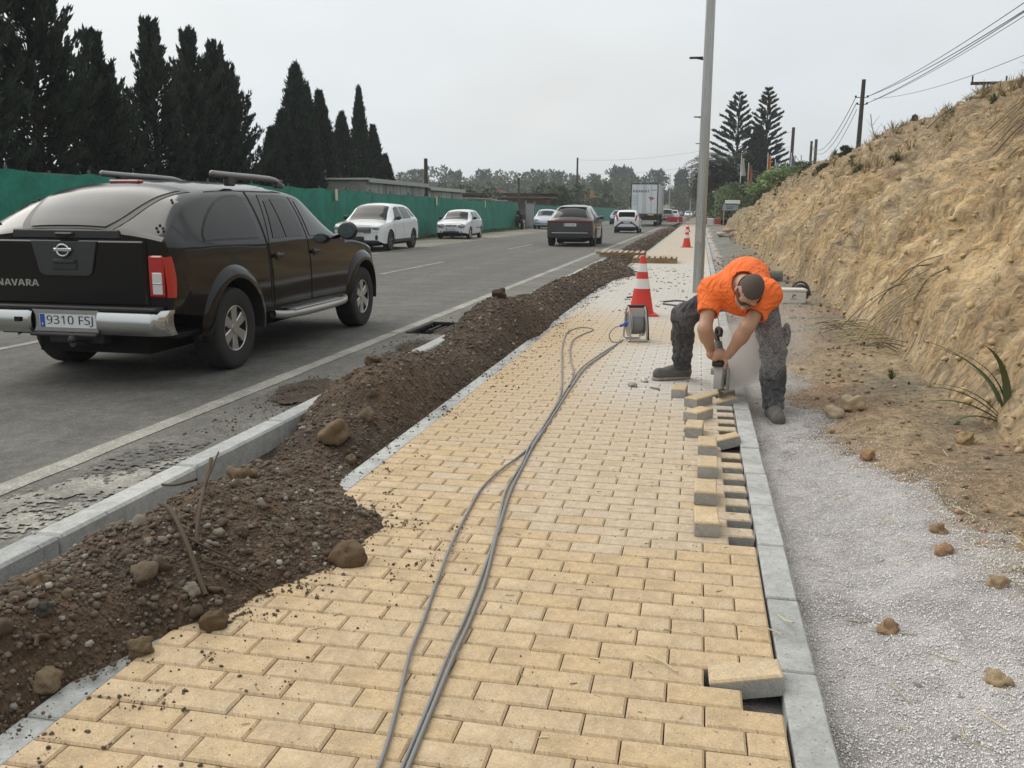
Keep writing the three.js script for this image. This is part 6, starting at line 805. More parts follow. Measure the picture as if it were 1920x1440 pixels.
// ---------------------------------------------------------------- sheds and roofs beyond the fence
{
  const sh = (label, x, z0, z1, h, w, tone, roofT) => { const o = thing('shed', label, 'shed', [x, RY, (z0 + z1) / 2], 0, 'sheds behind the fence'), L = z0 - z1, n = Math.round(L / 0.55), ms = [mat(tone, 0.8, { map: TX.concrete }), mat(tone.map(v => v * 0.86), 0.8, { map: TX.concrete }), mat(tone.map(v => v * 0.62), 0.8, { map: TX.concrete })]; for (let k = 0; k < n; k++) mesh('wall_sheet', box(0.05, h, L / n - 0.02, w / 2 + (k % 2) * 0.015, h / 2, L / 2 - (k + 0.5) * L / n), ms[[0, 0, 1, 0, 1, 2, 0, 1][(k * 5 + Math.round(L)) % 8]], o); mesh('end_wall', box(w, h, 0.05, 0, h / 2, L / 2), ms[0], o); mesh('end_wall', box(w, h, 0.05, 0, h / 2, -L / 2), ms[1], o); mesh('roof', box(w + 0.4, 0.10, L + 0.35, 0, h + 0.07, 0, 0, 0.02), mat(roofT, 0.8), o); mesh('fascia', box(0.06, 0.2, L + 0.3, w / 2 + 0.2, h + 0.02, 0), mat(roofT.map(v => v * 0.8), 0.8), o); };
  sh('long pale grey shed with patched sheet walls behind the fence', -17.2, -41.6, -51.0, 2.72, 3.2, [0.50, 0.49, 0.46], [0.46, 0.45, 0.43]); sh('lower white shed with a single blank wall behind the fence', -17.0, -51.7, -59.4, 2.58, 2.8, [0.56, 0.55, 0.52], [0.54, 0.53, 0.50]);
  const low = (label, cat, x, y, z, w, d, t, c) => { const o = thing('open_shelter', label, cat, [x, 0, z], t, 'low roofs beyond the sheds'); mesh('roof_sheet', box(w, 0.12, d, 0, y, 0, 0, 0.03), mat(c, 0.85, { map: TX.concrete }), o); for (const s of [-1, 1]) for (const q of [-1, 1]) mesh('post', box(0.12, y + 0.2, 0.12, s * w * 0.45, y / 2 - 0.1, q * d * 0.45), M.darkWood, o); mesh('wall', box(w * 0.9, y - 0.4, 0.1, 0, y / 2, d * 0.3), mat(c.map(v => v * 0.45), 0.9), o); };
  low('low rusty sheet roof right of the white shed', 'shelter', -17.5, 2.05, -66, 4, 8, 0, [0.40, 0.36, 0.29]); low('tilted pale sheet roof near the corner of the fence', 'shelter', -15.8, 1.95, -69.5, 2.4, 3.6, 0.2, [0.44, 0.40, 0.36]); low('long dark brown flat roof far behind the fence', 'shelter', -24, 3.25, -112, 14, 8, 0, [0.11, 0.075, 0.06]); low('reddish roof behind the far green fence', 'shelter', -18, 2.6, -98, 5, 6, 0, [0.28, 0.15, 0.11]);
  const house = (label, x, z, w, h, c) => { const o = thing('house', label, 'house', [x, 0.5, z], 0.2, 'houses among the far trees'); mesh('wall', box(w, h, 8, 0, h / 2, 0), mat([0.62, 0.57, 0.50], 0.9), o); const s = new THREE.Shape(); s.moveTo(-w / 2 - 0.4, 0); s.lineTo(w / 2 + 0.4, 0); s.lineTo(0, 1.8); s.closePath(); const g = new THREE.ExtrudeGeometry(s, { depth: 8.8, bevelEnabled: false }); g.translate(0, h, -4.4); mesh('roof', g, mat(c, 0.9), o); for (let k = 0; k < 3; k++) mesh('window', box(0.9, 1.1, 0.1, -w / 3 + k * w / 3, h * 0.55, 4.02), CM.glass, o); };
  house('far house with an orange roof left of the lorry', -24.5, -205, 9, 3.4, [0.42, 0.18, 0.10]); house('far house with a terracotta roof above the dark crossover', -42, -190, 10, 3.2, [0.36, 0.16, 0.10]); house('smaller far house at the left of the distant trees', -58, -195, 8, 3.0, [0.34, 0.17, 0.12]);
}

// ---------------------------------------------------------------- vegetation
function sprig(s, p, dir, len, wid, col, rnd) { // one narrow two-facet leaf spray
  const up = V(rnd() - 0.5, rnd() - 0.5, rnd() - 0.5), side = dir.clone().cross(up).normalize().multiplyScalar(wid), tip = p.clone().addScaledVector(dir, len), mid = p.clone().addScaledVector(dir, len * 0.45);
  s.tri(p, mid.clone().add(side), tip, col); s.tri(p, tip, mid.clone().sub(side), col);
}
function cypressGeo(seed, H, Rm, o) { // o: shag (0 tidy column, 1 ragged), n tufts
  const r = rng(seed), s = new Soup(), y0 = o.y0 ?? 0.5, prof = t => Rm * Math.pow(Math.sin(Math.PI * Math.pow(1 - t, o.pw ?? 0.75) * 0.5), 0.8) * (t < 0.12 ? 0.55 + t * 3.7 : 1);
  const lobes = Array.from({ length: 9 }, () => [r() * 6.28, r(), 0.7 + 0.6 * r()]);
  for (let k = 0; k < o.n; k++) {
    const t = Math.pow(r(), 0.9), a = r() * 6.283; let rad = prof(t); const lob = 1 + o.shag * 0.42 * N3(Math.cos(a) * 1.3 + seed, t * 7, Math.sin(a) * 1.3) + o.shag * 0.25 * N3(a * 2, t * 19, seed); rad *= lob;
    const inner = Math.pow(r(), 0.42), y = y0 + t * (H - y0), p = V(Math.cos(a) * rad * inner, y, Math.sin(a) * rad * inner), el = lerp(0.5, 1.25, t) * (o.shag > 0.5 ? 0.75 : 1.15), dir = V(Math.cos(a) * Math.cos(el), Math.sin(el), Math.sin(a) * Math.cos(el)).normalize();
    const L = (o.len ?? 0.45) * (0.6 + 0.8 * r()) * (0.6 + 0.4 * inner), c0 = 0.75 + 0.6 * r();
    for (let q = 0; q < (o.q ?? 7); q++) { const u = r(), d = V(dir.x + (r() - 0.5) * 1.1, dir.y + (r() - 0.5) * 0.9, dir.z + (r() - 0.5) * 1.1).normalize(), pp = p.clone().addScaledVector(dir, u * L); pp.y -= 0.1 * u * u * L * o.shag; const c = c0 * (0.8 + 0.4 * r()); sprig(s, pp, d, (0.16 + 0.16 * r()) * (o.sz ?? 1), 0.035 * (o.sz ?? 1), [0.020 * c, 0.031 * c, 0.017 * c], r); }
  }
  return s.geo();
}
const bark = mat([0.10, 0.075, 0.055], 0.95, { map: TX.wood });
const trunkGeo = (H, r0) => merge([rod([0, -0.3, 0], [0, H * 0.55, 0], r0, r0 * 0.6, 9), rod([0, H * 0.55, 0], [0.04, H * 0.95, 0], r0 * 0.6, 0.02, 7)]);
function raggedGeo(seed, H, Rm, nb) { // whip-like branches clothed in scale leaves, open between
  const r = rng(seed), s = new Soup(), y0 = 0.9, prof = t => Rm * (0.30 + 0.70 * Math.pow(Math.sin(Math.PI * Math.min(1, t * 0.62 + 0.34)), 0.9)) * Math.pow(1 - Math.pow(t, 3.2), 0.6) * (t > 0.8 ? 1 - (t - 0.8) * 1.6 : 1);
  for (let k = 0; k < nb; k++) {
    const t = (k + r()) / nb, a = k * 2.4 + r() * 1.2, L = Math.max(0.28, prof(t) * (0.45 + 0.85 * r() * (0.7 + 0.6 * N3(Math.cos(a) * 1.5 + seed, t * 5, Math.sin(a) * 1.5)))), e0 = lerp(0.18, 0.75, t) + 0.2 * (r() - 0.5), y = lerp(y0, H - 0.35, Math.pow(t, 0.92)), n = Math.round(34 + 62 * L), c0 = 0.7 + 0.7 * r();
    for (let q = 0; q < n; q++) { const u = 0.10 + 0.95 * Math.pow(r(), 0.72), el = e0 + 0.75 * u * u, rad = L * u, p = V(Math.cos(a) * rad, y + Math.sin(e0) * L * u + 0.38 * L * u * u - 0.12 * L, Math.sin(a) * rad), w = 0.145 * (1.15 - 0.6 * u) * (0.5 + 0.5 * Math.min(1, L)); p.x += (r() - 0.5) * 2 * w; p.y += (r() - 0.5) * 2 * w; p.z += (r() - 0.5) * 2 * w; const d = V(Math.cos(a) * Math.cos(el) + (r() - 0.5) * 0.9, Math.sin(el) + (r() - 0.4) * 0.7, Math.sin(a) * Math.cos(el) + (r() - 0.5) * 0.9).normalize(), c = c0 * (0.75 + 0.5 * r()); sprig(s, p, d, 0.15 + 0.15 * r(), 0.034, [0.024 * c, 0.034 * c, 0.020 * c], r); }
  }
  for (let q = 0; q < 260; q++) { const u = r(), c = 0.7 + 0.7 * r(), p = V((r() - 0.5) * 0.3 * (1 - u), H - 0.95 + 0.9 * u, (r() - 0.5) * 0.3 * (1 - u)); sprig(s, p, V((r() - 0.5), 1, (r() - 0.5)).normalize(), 0.2, 0.035, [0.024 * c, 0.034 * c, 0.020 * c], r); }
  return s.geo();
}
function plantTree(name, label, cat, group, crown, trunk, pos, turn, sc) { const o = thing(name, label, cat, pos, turn, group); o.scale.set(sc[0], sc[1], sc[2]); mesh('trunk', trunk, bark, o); mesh('crown', crown, M.foliage, o); return o; }
{
  const big = [11, 12, 13].map((sd, i) => raggedGeo(sd, 8.2, [1.6, 1.45, 1.55][i], [215, 205, 220][i])), bt = trunkGeo(8.2, 0.16), slim = [21, 22, 23].map((sd, i) => cypressGeo(sd, 7.6, [0.95, 0.8, 0.85][i], { shag: 0.25, n: 2600, q: 7, len: 0.38, pw: 0.95, sz: 0.95, y0: 0.3 })), st = trunkGeo(7.6, 0.12);
  const T = [ // x, z, kind, height factor, width, label
    [-18.5, -20.2, 0, 1.22, 1.10, 'tall ragged cypress at the left edge of the picture'], [-18.0, -22.6, 1, 1.14, 1.10, 'ragged cypress second from the left edge'], [-18.1, -25.35, 2, 0.80, 0.85, 'shorter pointed cypress third from the left'], [-18.6, -26.7, 0, 0.70, 0.7, 'thin lower cypress tucked behind the pointed one'], [-18.1, -28.4, 1, 0.915, 0.86, 'ragged cypress with a pointed top in the middle of the left group'], [-18.3, -31.1, 2, 0.935, 0.85, 'broad-topped cypress right of the pointed one'], [-18.0, -32.4, 0, 0.91, 0.88, 'broad dark cypress with outstretched tufts'], [-18.0, -33.3, 1, 0.82, 0.80, 'last ragged cypress before the gap in the row']];
  T.forEach(([x, z, k, h, w, l]) => plantTree('cypress_tree', l, 'tree', 'ragged cypresses behind the fence', big[k], bt, [x, -0.1, z], z * 1.7, [w, h, w]));
  const S = [[-18.2, -37.2, 1, 0.60, 0.85, 'low dark cypress at the left of the slim group'], [-18.2, -38.3, 2, 0.70, 0.9, 'bushy slim cypress left of the tallest slim one'], [-18.1, -39.6, 0, 0.965, 1.05, 'tallest and widest of the slim cypresses'], [-18.0, -40.6, 1, 0.87, 0.7, 'narrow spire close right of the tallest slim cypress'], [-18.1, -42.2, 2, 0.86, 0.95, 'slim pointed cypress in the middle of the slim group'], [-18.0, -44.7, 0, 0.77, 0.85, 'short ragged slim cypress before the thin spire'], [-18.1, -47.4, 1, 0.965, 0.72, 'thin tall spire-like cypress'], [-18.0, -49.2, 2, 0.74, 0.85, 'sloping low cypress right of the thin spire'], [-17.9, -50.9, 0, 0.56, 0.75, 'last and lowest cypress of the row']];
  S.forEach(([x, z, k, h, w, l]) => plantTree('slim_cypress', l, 'tree', 'slim cypresses behind the fence', slim[k], st, [x, -0.1, z], z * 2.1, [w, h, w]));
  // undergrowth that closes the view below the crowns
  const s = new Soup(), r = rng(5); for (let k = 0; k < 15000; k++) { const z = -14 - 40 * r(), x = -19.5 - 3.2 * r(), y = 1.9 * Math.pow(r(), 1.3), c = 0.6 + 0.7 * r(); sprig(s, V(x, y, z), V(r() - 0.5, r(), r() - 0.5).normalize(), 0.32, 0.10, [0.022 * c, 0.033 * c, 0.018 * c], r); } const u = mesh('undergrowth', s.geo(), M.foliage); tag(u, 'dark scrub filling the space below the cypresses', 'scrub', null, 'stuff');
}
{ // two star pines with whorled branches
  const pine = (seed, H, spread, tiers, bareTop) => { const r = rng(seed), s = new Soup(), wood = [rod([0, -1, 0], [0.05, H * 0.6, 0], 0.22, 0.12, 8), rod([0.05, H * 0.6, 0], [0, H, 0], 0.12, 0.03, 6)];
    for (let t = 0; t < tiers; t++) { const u = t / (tiers - 1), y = lerp(H * 0.28, H * 0.985, Math.pow(u, 0.92)), len = spread * Math.pow(1 - u, 0.75) * (0.9 + 0.3 * r()) + 0.18, nb = 6; const a0 = r() * 6.28;
      for (let b = 0; b < nb; b++) { const a = a0 + b / nb * 6.283 + (r() - 0.5) * 0.3, el = 0.18 + 0.35 * u, L = len * (0.75 + 0.4 * r()), d = V(Math.cos(a) * Math.cos(el), Math.sin(el), Math.sin(a) * Math.cos(el)), p0 = V(0, y, 0); wood.push(rod(p0, p0.clone().addScaledVector(d, L * 0.95), 0.035, 0.012, 4));
        const n = Math.round(16 + 42 * L); for (let q = 0; q < n; q++) { const k = 0.22 + 0.78 * Math.pow(r(), 0.7), p = p0.clone().addScaledVector(d, L * k); p.y += 0.10 * k * k * L; p.x += (r() - 0.5) * 0.22 * L * 0.6; p.z += (r() - 0.5) * 0.22 * L * 0.6; const c = 0.6 + 0.8 * r(); sprig(s, p, V(d.x + (r() - 0.5) * 0.9, 0.55 + r() * 0.6, d.z + (r() - 0.5) * 0.9).normalize(), 0.30 + 0.2 * r(), 0.07, [0.040 * c, 0.058 * c, 0.038 * c], r); } } }
    return [s.geo(), merge(wood)]; };
  const A = pine(31, 14.2, 3.3, 17), B = pine(32, 14.6, 2.5, 20);
  for (const [g, x, z, l] of [[A, 3.5, -101, 'broader star-shaped pine with level branches, the left of two'], [B, 6.45, -101, 'narrower tall star pine right of the broad one']]) { const o = thing('star_pine', l, 'tree', [x, -0.8, z], 0.4); mesh('trunk', g[1], bark, o); mesh('crown', g[0], M.foliage, o); }
  const cy = cypressGeo(33, 8, 1.1, { shag: 0.4, n: 2200, q: 7, len: 0.5, sz: 1.3 }), ct = trunkGeo(8, 0.15); plantTree('conical_cypress', 'dark cypress standing between the two star pines', 'tree', null, cy, ct, [5.5, 1, -98], 1, [1.15, 1.04, 1.15]); plantTree('conical_cypress', 'small lone cypress peeping over the bank top', 'tree', null, cy, ct, [9.4, 3.6, -45.5], 2, [0.28, 0.24, 0.28]);
}
function leafMass(seed, n, rx, ry, rz, tone, sz, gap = 0.35) { // leaves gathered in clumps with gaps
  const r = rng(seed), s = new Soup(), C = Array.from({ length: Math.max(6, Math.round(n / 260)) }, () => { const a = r() * 6.28, b = Math.acos(2 * r() - 1), q = Math.pow(r(), 0.4); return [Math.cos(a) * Math.sin(b) * q * rx * 0.82, (Math.cos(b) * q * 0.8 + 0.12) * ry, Math.sin(a) * Math.sin(b) * q * rz * 0.82, 0.22 + 0.3 * r(), 0.7 + 0.6 * r()]; });
  for (let k = 0; k < n; k++) { const c = C[Math.floor(r() * C.length)], a = r() * 6.28, b = Math.acos(2 * r() - 1), q = Math.pow(r(), 0.5) * c[3], p = V(c[0] + Math.cos(a) * Math.sin(b) * q * rx, c[1] + Math.cos(b) * q * ry * 0.85, c[2] + Math.sin(a) * Math.sin(b) * q * rz), t = c[4] * (0.7 + 0.6 * r()); sprig(s, p, V(Math.cos(a) * Math.sin(b) + (r() - 0.5), Math.cos(b) + 0.4 * r(), Math.sin(a) * Math.sin(b) + (r() - 0.5)).normalize(), sz * (0.7 + 0.6 * r()), sz * 0.3, tone.map(v => v * t), r); }
  return s.geo();
}
{ // palms, hedge and bushes at the far end of the bank
  const frond = (seed, n, len, tone) => { const r = rng(seed), s = new Soup(); for (let k = 0; k < n; k++) { const a = r() * 6.28, e0 = lerp(-0.9, 1.35, r()), d = V(Math.cos(a), 0, Math.sin(a)), pts = []; for (let q = 0; q <= 9; q++) { const u = q / 9, el = e0 - 1.5 * u * u; pts.push(V(d.x * len * u * Math.cos(el * 0.55), len * u * Math.sin(el * 0.8) * 0.85, d.z * len * u * Math.cos(el * 0.55))); } const sd = V(-d.z, 0, d.x), dead = e0 < -0.35 ? 1 : 0, c = (0.7 + 0.6 * r()); const col = (dead ? [0.19, 0.14, 0.085] : tone).map(v => v * c); for (let q = 1; q < 9; q++) for (const g of [-1, 1]) for (const o of [0, 0.5]) { const p = pts[q].clone().lerp(pts[q + 1] ?? pts[q], o), l = 0.55 * Math.sin(Math.PI * (q + o) / 9.5) + 0.1, t = p.clone().addScaledVector(sd, g * l).addScaledVector(d, l * 0.5); t.y -= 0.25 * l; s.tri(p, p.clone().addScaledVector(d, 0.07), t, col); } } return s.geo(); };
  const F = frond(41, 90, 2.6, [0.070, 0.088, 0.048]), pt = tube([[0, -0.5, 0], [0.05, 1.5, 0], [0, 3.5, 0]], 0.28, 9, 12);
  for (const [x, z, h, l] of [[1.3, -96, 1.0, 'shaggy palm just right of the lamp post'], [2.5, -99, 1.12, 'shaggy palm beside the first, below the star pine'], [0.9, -106, 0.85, 'lower palm partly hidden by the lamp post'], [3.4, -94, 0.75, 'short palm in front of the star pine']]) { const o = thing('palm_tree', l, 'palm', [x, 0.6, z], x, 'palms at the end of the bank'); o.scale.setScalar(h * 1.45); mesh('trunk', pt, bark, o); const m = mesh('crown', F, M.foliage, o); m.position.y = 3.5; const sk = mesh('dead_fronds', frond(45, 26, 1.9, [0.17, 0.12, 0.07]), M.foliage, o); sk.position.y = 2.4; }
  const oleander = [51, 52].map(s => leafMass(s, 6500, 1.9, 1.5, 1.6, [0.20, 0.245, 0.125], 0.17)), dark = leafMass(53, 5200, 1.8, 1.5, 1.6, [0.090, 0.120, 0.062], 0.18), grass = leafMass(54, 6000, 2.2, 0.95, 1.8, [0.20, 0.265, 0.10], 0.22), stem = merge([0, 1, 2, 3].map(k => rod([0.2 * Math.cos(k * 1.6), -1.2, 0.2 * Math.sin(k * 1.6)], [0.8 * Math.cos(k * 1.6), 0.8, 0.8 * Math.sin(k * 1.6)], 0.04, 0.015, 5)));
  const bush = (l, g, x, y, z, s) => { const o = thing('roadside_bush', l, 'bush', [x, y, z], x * 3, 'bushes at the end of the bank'); o.scale.set(...s); mesh('stems', stem, bark, o); mesh('foliage', g, M.foliage, o); };
  bush('pale-tipped oleander bush right of the lamp post', oleander[0], 2.6, 1.8, -84, [1.3, 1.35, 1.2]); bush('large oleander bush behind the road signs', oleander[1], 4.9, 2.1, -84, [1.4, 1.2, 1.3]); bush('dark bush under the palms', dark, 1.9, 1.0, -90, [1.0, 1.3, 1]); bush('dark bush behind the road signs low down', dark, 3.9, 1.0, -79, [0.8, 0.75, 0.8]); bush('bright green bush where the bank ends', grass, 6.2, 2.9, -76, [1.3, 1.05, 1.2]); bush('green bush on the slope below the wooden pole', grass, 7.2, 3.5, -70, [1.3, 1.0, 1.2]); bush('dark round bush on the skyline left of the wooden pole', dark, 9.3, 4.3, -92, [1.4, 1.0, 1.2]); bush('olive bush on the skyline right of the wooden pole', oleander[0], 10.2, 4.2, -74, [1.0, 0.75, 1]); bush('olive bush on the skyline nearer the tall pole', oleander[1], 8.9, 3.9, -58, [0.85, 0.55, 0.8]); bush('grey bush behind the flags', dark, 7.9, 3.9, -96, [1.6, 1.2, 1.2]);
  // flags on white poles
  [[4.3, 4.6, 1.9, [0.34, 0.10, 0.03], 'rust-orange flag hanging from a pole above the bushes'], [6.0, 5.5, 2.6, [0.62, 0.20, 0.02], 'bright orange flag on the tallest pole'], [3.6, 5.3, 1.6, [0.45, 0.45, 0.40], 'pale limp flag left of the orange ones'], [6.7, 4.9, 1.7, [0.42, 0.46, 0.52], 'pale blue-grey flag right of the orange ones'], [8.1, 5.5, 1.8, [0.16, 0.17, 0.24], 'dark blue-grey flag nearest the wooden pole']].forEach(([x, y, h, c, l], i) => { const o = thing('flag', l, 'flag', [x, 0, -90], 0, 'flags above the bushes'); y += 0.9; mesh('flag_pole', rod([0, 1, 0], [0, y + 0.3, 0], 0.035, 0.03, 8), CM.white, o); mesh('flag_cloth', grid(6, 8, (a, b) => [0.04 + a / 6 * 0.42 * (0.5 + 0.5 * b / 8), y - b / 8 * h, 0.10 * Math.sin(a * 1.6 + b * 0.4 + i)]), mat(c, 0.8), o); });
  // road signs
  const sg = thing('road_sign', 'white and grey arrow signs on posts at the end of the bank', 'sign', [2.32, 0.32, -71], 0); sg.scale.setScalar(0.74); mesh('post', merge([rod([-0.75, 0, 0], [-0.75, 2.1, 0], 0.04), rod([0.6, 0, 0], [0.6, 2.3, 0], 0.04)]), CM.alloy, sg); mesh('sign_panel', box(1.5, 0.34, 0.05, 0.05, 2.25, 0.06, 0, 0.02), CM.white, sg); { const s = new THREE.Shape(); s.moveTo(-0.8, -0.28); s.lineTo(0.5, -0.28); s.lineTo(0.75, 0); s.lineTo(0.5, 0.28); s.lineTo(-0.8, 0.28); s.closePath(); const g = new THREE.ExtrudeGeometry(s, { depth: 0.05, bevelEnabled: false }); g.translate(-0.1, 1.68, 0.05); mesh('arrow_panel', g, mat([0.30, 0.32, 0.36], 0.5), sg); mesh('arrow_text', merge([box(0.9, 0.07, 0.01, -0.15, 1.76, 0.11), box(0.7, 0.07, 0.01, -0.2, 1.60, 0.11)]), mat([0.07, 0.08, 0.15], 0.6), sg); }
  const sl = thing('small_street_light', 'small lamp on a thin post beside the bushes', 'lamp post', [1.35, 0, -86], 0); mesh('post', rod([0, 0, 0], [0, 3.0, 0], 0.035), CM.alloy, sl); mesh('lamp_head', box(0.4, 0.07, 0.2, -0.12, 3.02, 0, 0, 0.02), CM.white, sl); tag(mesh('concrete_wall', box(1.6, 1.25, 0.3, 1.15, 0.62, -92, 0, 0.02), M.concrete), 'grey concrete wall end right of the lamp post', 'wall');
}
{ // wooden poles, wires
  const pole = (l, x, y0, z, y1, r, lean = 0) => { const o = thing('utility_pole', l, 'pole', [x, y0, z], 0, 'wooden poles and wires'); mesh('shaft', rod([0, -0.6, 0], [lean, y1 - y0, 0], r, r * 0.75, 10), M.darkWood, o); return o; };
  const p1 = pole('tall dark pole with insulators standing on the bank', 8.05, 3.6, -52, 8.1, 0.135, 0.04); for (const [dx, y] of [[0.30, 7.2], [-0.30, 7.2], [0.28, 6.85], [-0.2, 6.85]]) { mesh('bracket', rod([0, y - 3.6, 0], [dx, y - 3.6, 0], 0.02), M.black, p1); const g = new THREE.SphereGeometry(0.06, 8, 6); g.translate(dx, y - 3.55, 0); mesh('insulator', g, M.black, p1); }
  pole('weathered wooden pole above the bushes', 8.55, 2.5, -95, 9.4, 0.2, 0.05); pole('pair of far poles on the skyline, left one', 14.2, 3.5, -130, 10.6, 0.22); pole('pair of far poles on the skyline, right one', 14.9, 3.5, -131, 10.9, 0.25);
  pole('dark pole behind the long grey shed', -15.6, 0, -51.3, 4.15, 0.14); pole('thin dark pole near the corner of the green fence', -15.0, 0, -76, 3.95, 0.09); pole('grey pole behind the dark crossover', -17.25, 0, -130, 8.6, 0.17);
  { const o = thing('trellis_mast', 'thin lattice mast on the skyline by the far poles', 'mast', [13.0, 3, -134], 0); mesh('lattice', merge([rod([-0.5, 0, 0], [-0.4, 6, 0], 0.05), rod([0.5, 0, 0], [0.4, 6, 0], 0.05), ...[0, 1, 2, 3, 4].map(k => rod([k % 2 ? -0.48 : 0.48, k * 1.2, 0], [k % 2 ? 0.46 : -0.46, k * 1.2 + 1.2, 0], 0.03))]), M.darkWood, o); }
  { const o = thing('crossarm_pole', 'fallen-looking pole top with a crossarm behind the bank crest', 'pole', [7.2, 3.4, -26], 0); mesh('crossarm', box(1.5, 0.07, 0.08, 0.2, 1.13, 0), M.darkWood, o); mesh('brace', merge([rod([0.0, 0.0, 0], [-0.25, 1.1, 0], 0.03), rod([0.05, 0.0, 0], [-0.15, 1.1, 0], 0.02), rod([0.35, 0.4, 0], [0.1, 1.1, 0], 0.02), rod([0, -0.4, 0], [0.02, 0.5, 0], 0.08)]), M.darkWood, o); mesh('insulator_pin', merge([rod([-0.52, 1.1, 0], [-0.52, 1.32, 0], 0.02), rod([0.28, 1.1, 0], [0.28, 1.3, 0], 0.02)]), M.darkWood, o); }
  const wm = mat([0.10, 0.105, 0.11], 0.7), wire = (l, a, b, sag, r) => { const P = []; for (let k = 0; k <= 24; k++) { const u = k / 24; P.push([lerp(a[0], b[0], u), lerp(a[1], b[1], u) - sag * 4 * u * (1 - u), lerp(a[2], b[2], u)]); } tag(mesh('overhead_wire', tube(P, r, 5, 60), wm), l, 'wire', 'overhead wires'); };
  wire('highest overhead wire leaving the picture at the right', [8.35, 7.25, -52], [8.4, 8.6, 4], 0.95, 0.013); wire('second overhead wire, thicker, leaving at the right', [8.35, 7.25, -52], [8.4, 8.2, 4], 1.0, 0.016); wire('third overhead wire, close under the second', [8.33, 6.9, -52], [8.3, 8.15, 4], 0.85, 0.015); wire('fourth overhead wire, close under the third', [8.33, 6.9, -52], [8.3, 8.0, 4], 0.9, 0.010); wire('slack lowest wire dipping towards the bank crest', [8.3, 6.9, -50], [8.3, 6.5, 4], 1.35, 0.009);
  wire('upper wire from the tall pole down to the far pair', [7.75, 7.2, -52], [14.2, 10.2, -130], 1.6, 0.02); wire('middle wire from the tall pole down to the far pair', [7.8, 6.9, -52], [14.3, 9.9, -130], 1.7, 0.02); wire('lower wire from the tall pole down to the far pair', [7.85, 6.6, -52], [14.4, 9.5, -130], 2.0, 0.016); wire('thin far wire high above the road', [-17.2, 8.3, -130], [8.5, 9.0, -95], 0.9, 0.012); wire('thin far wire just above the distant trees', [-17.2, 6.4, -130], [8.5, 7.6, -95], 0.9, 0.012);
}
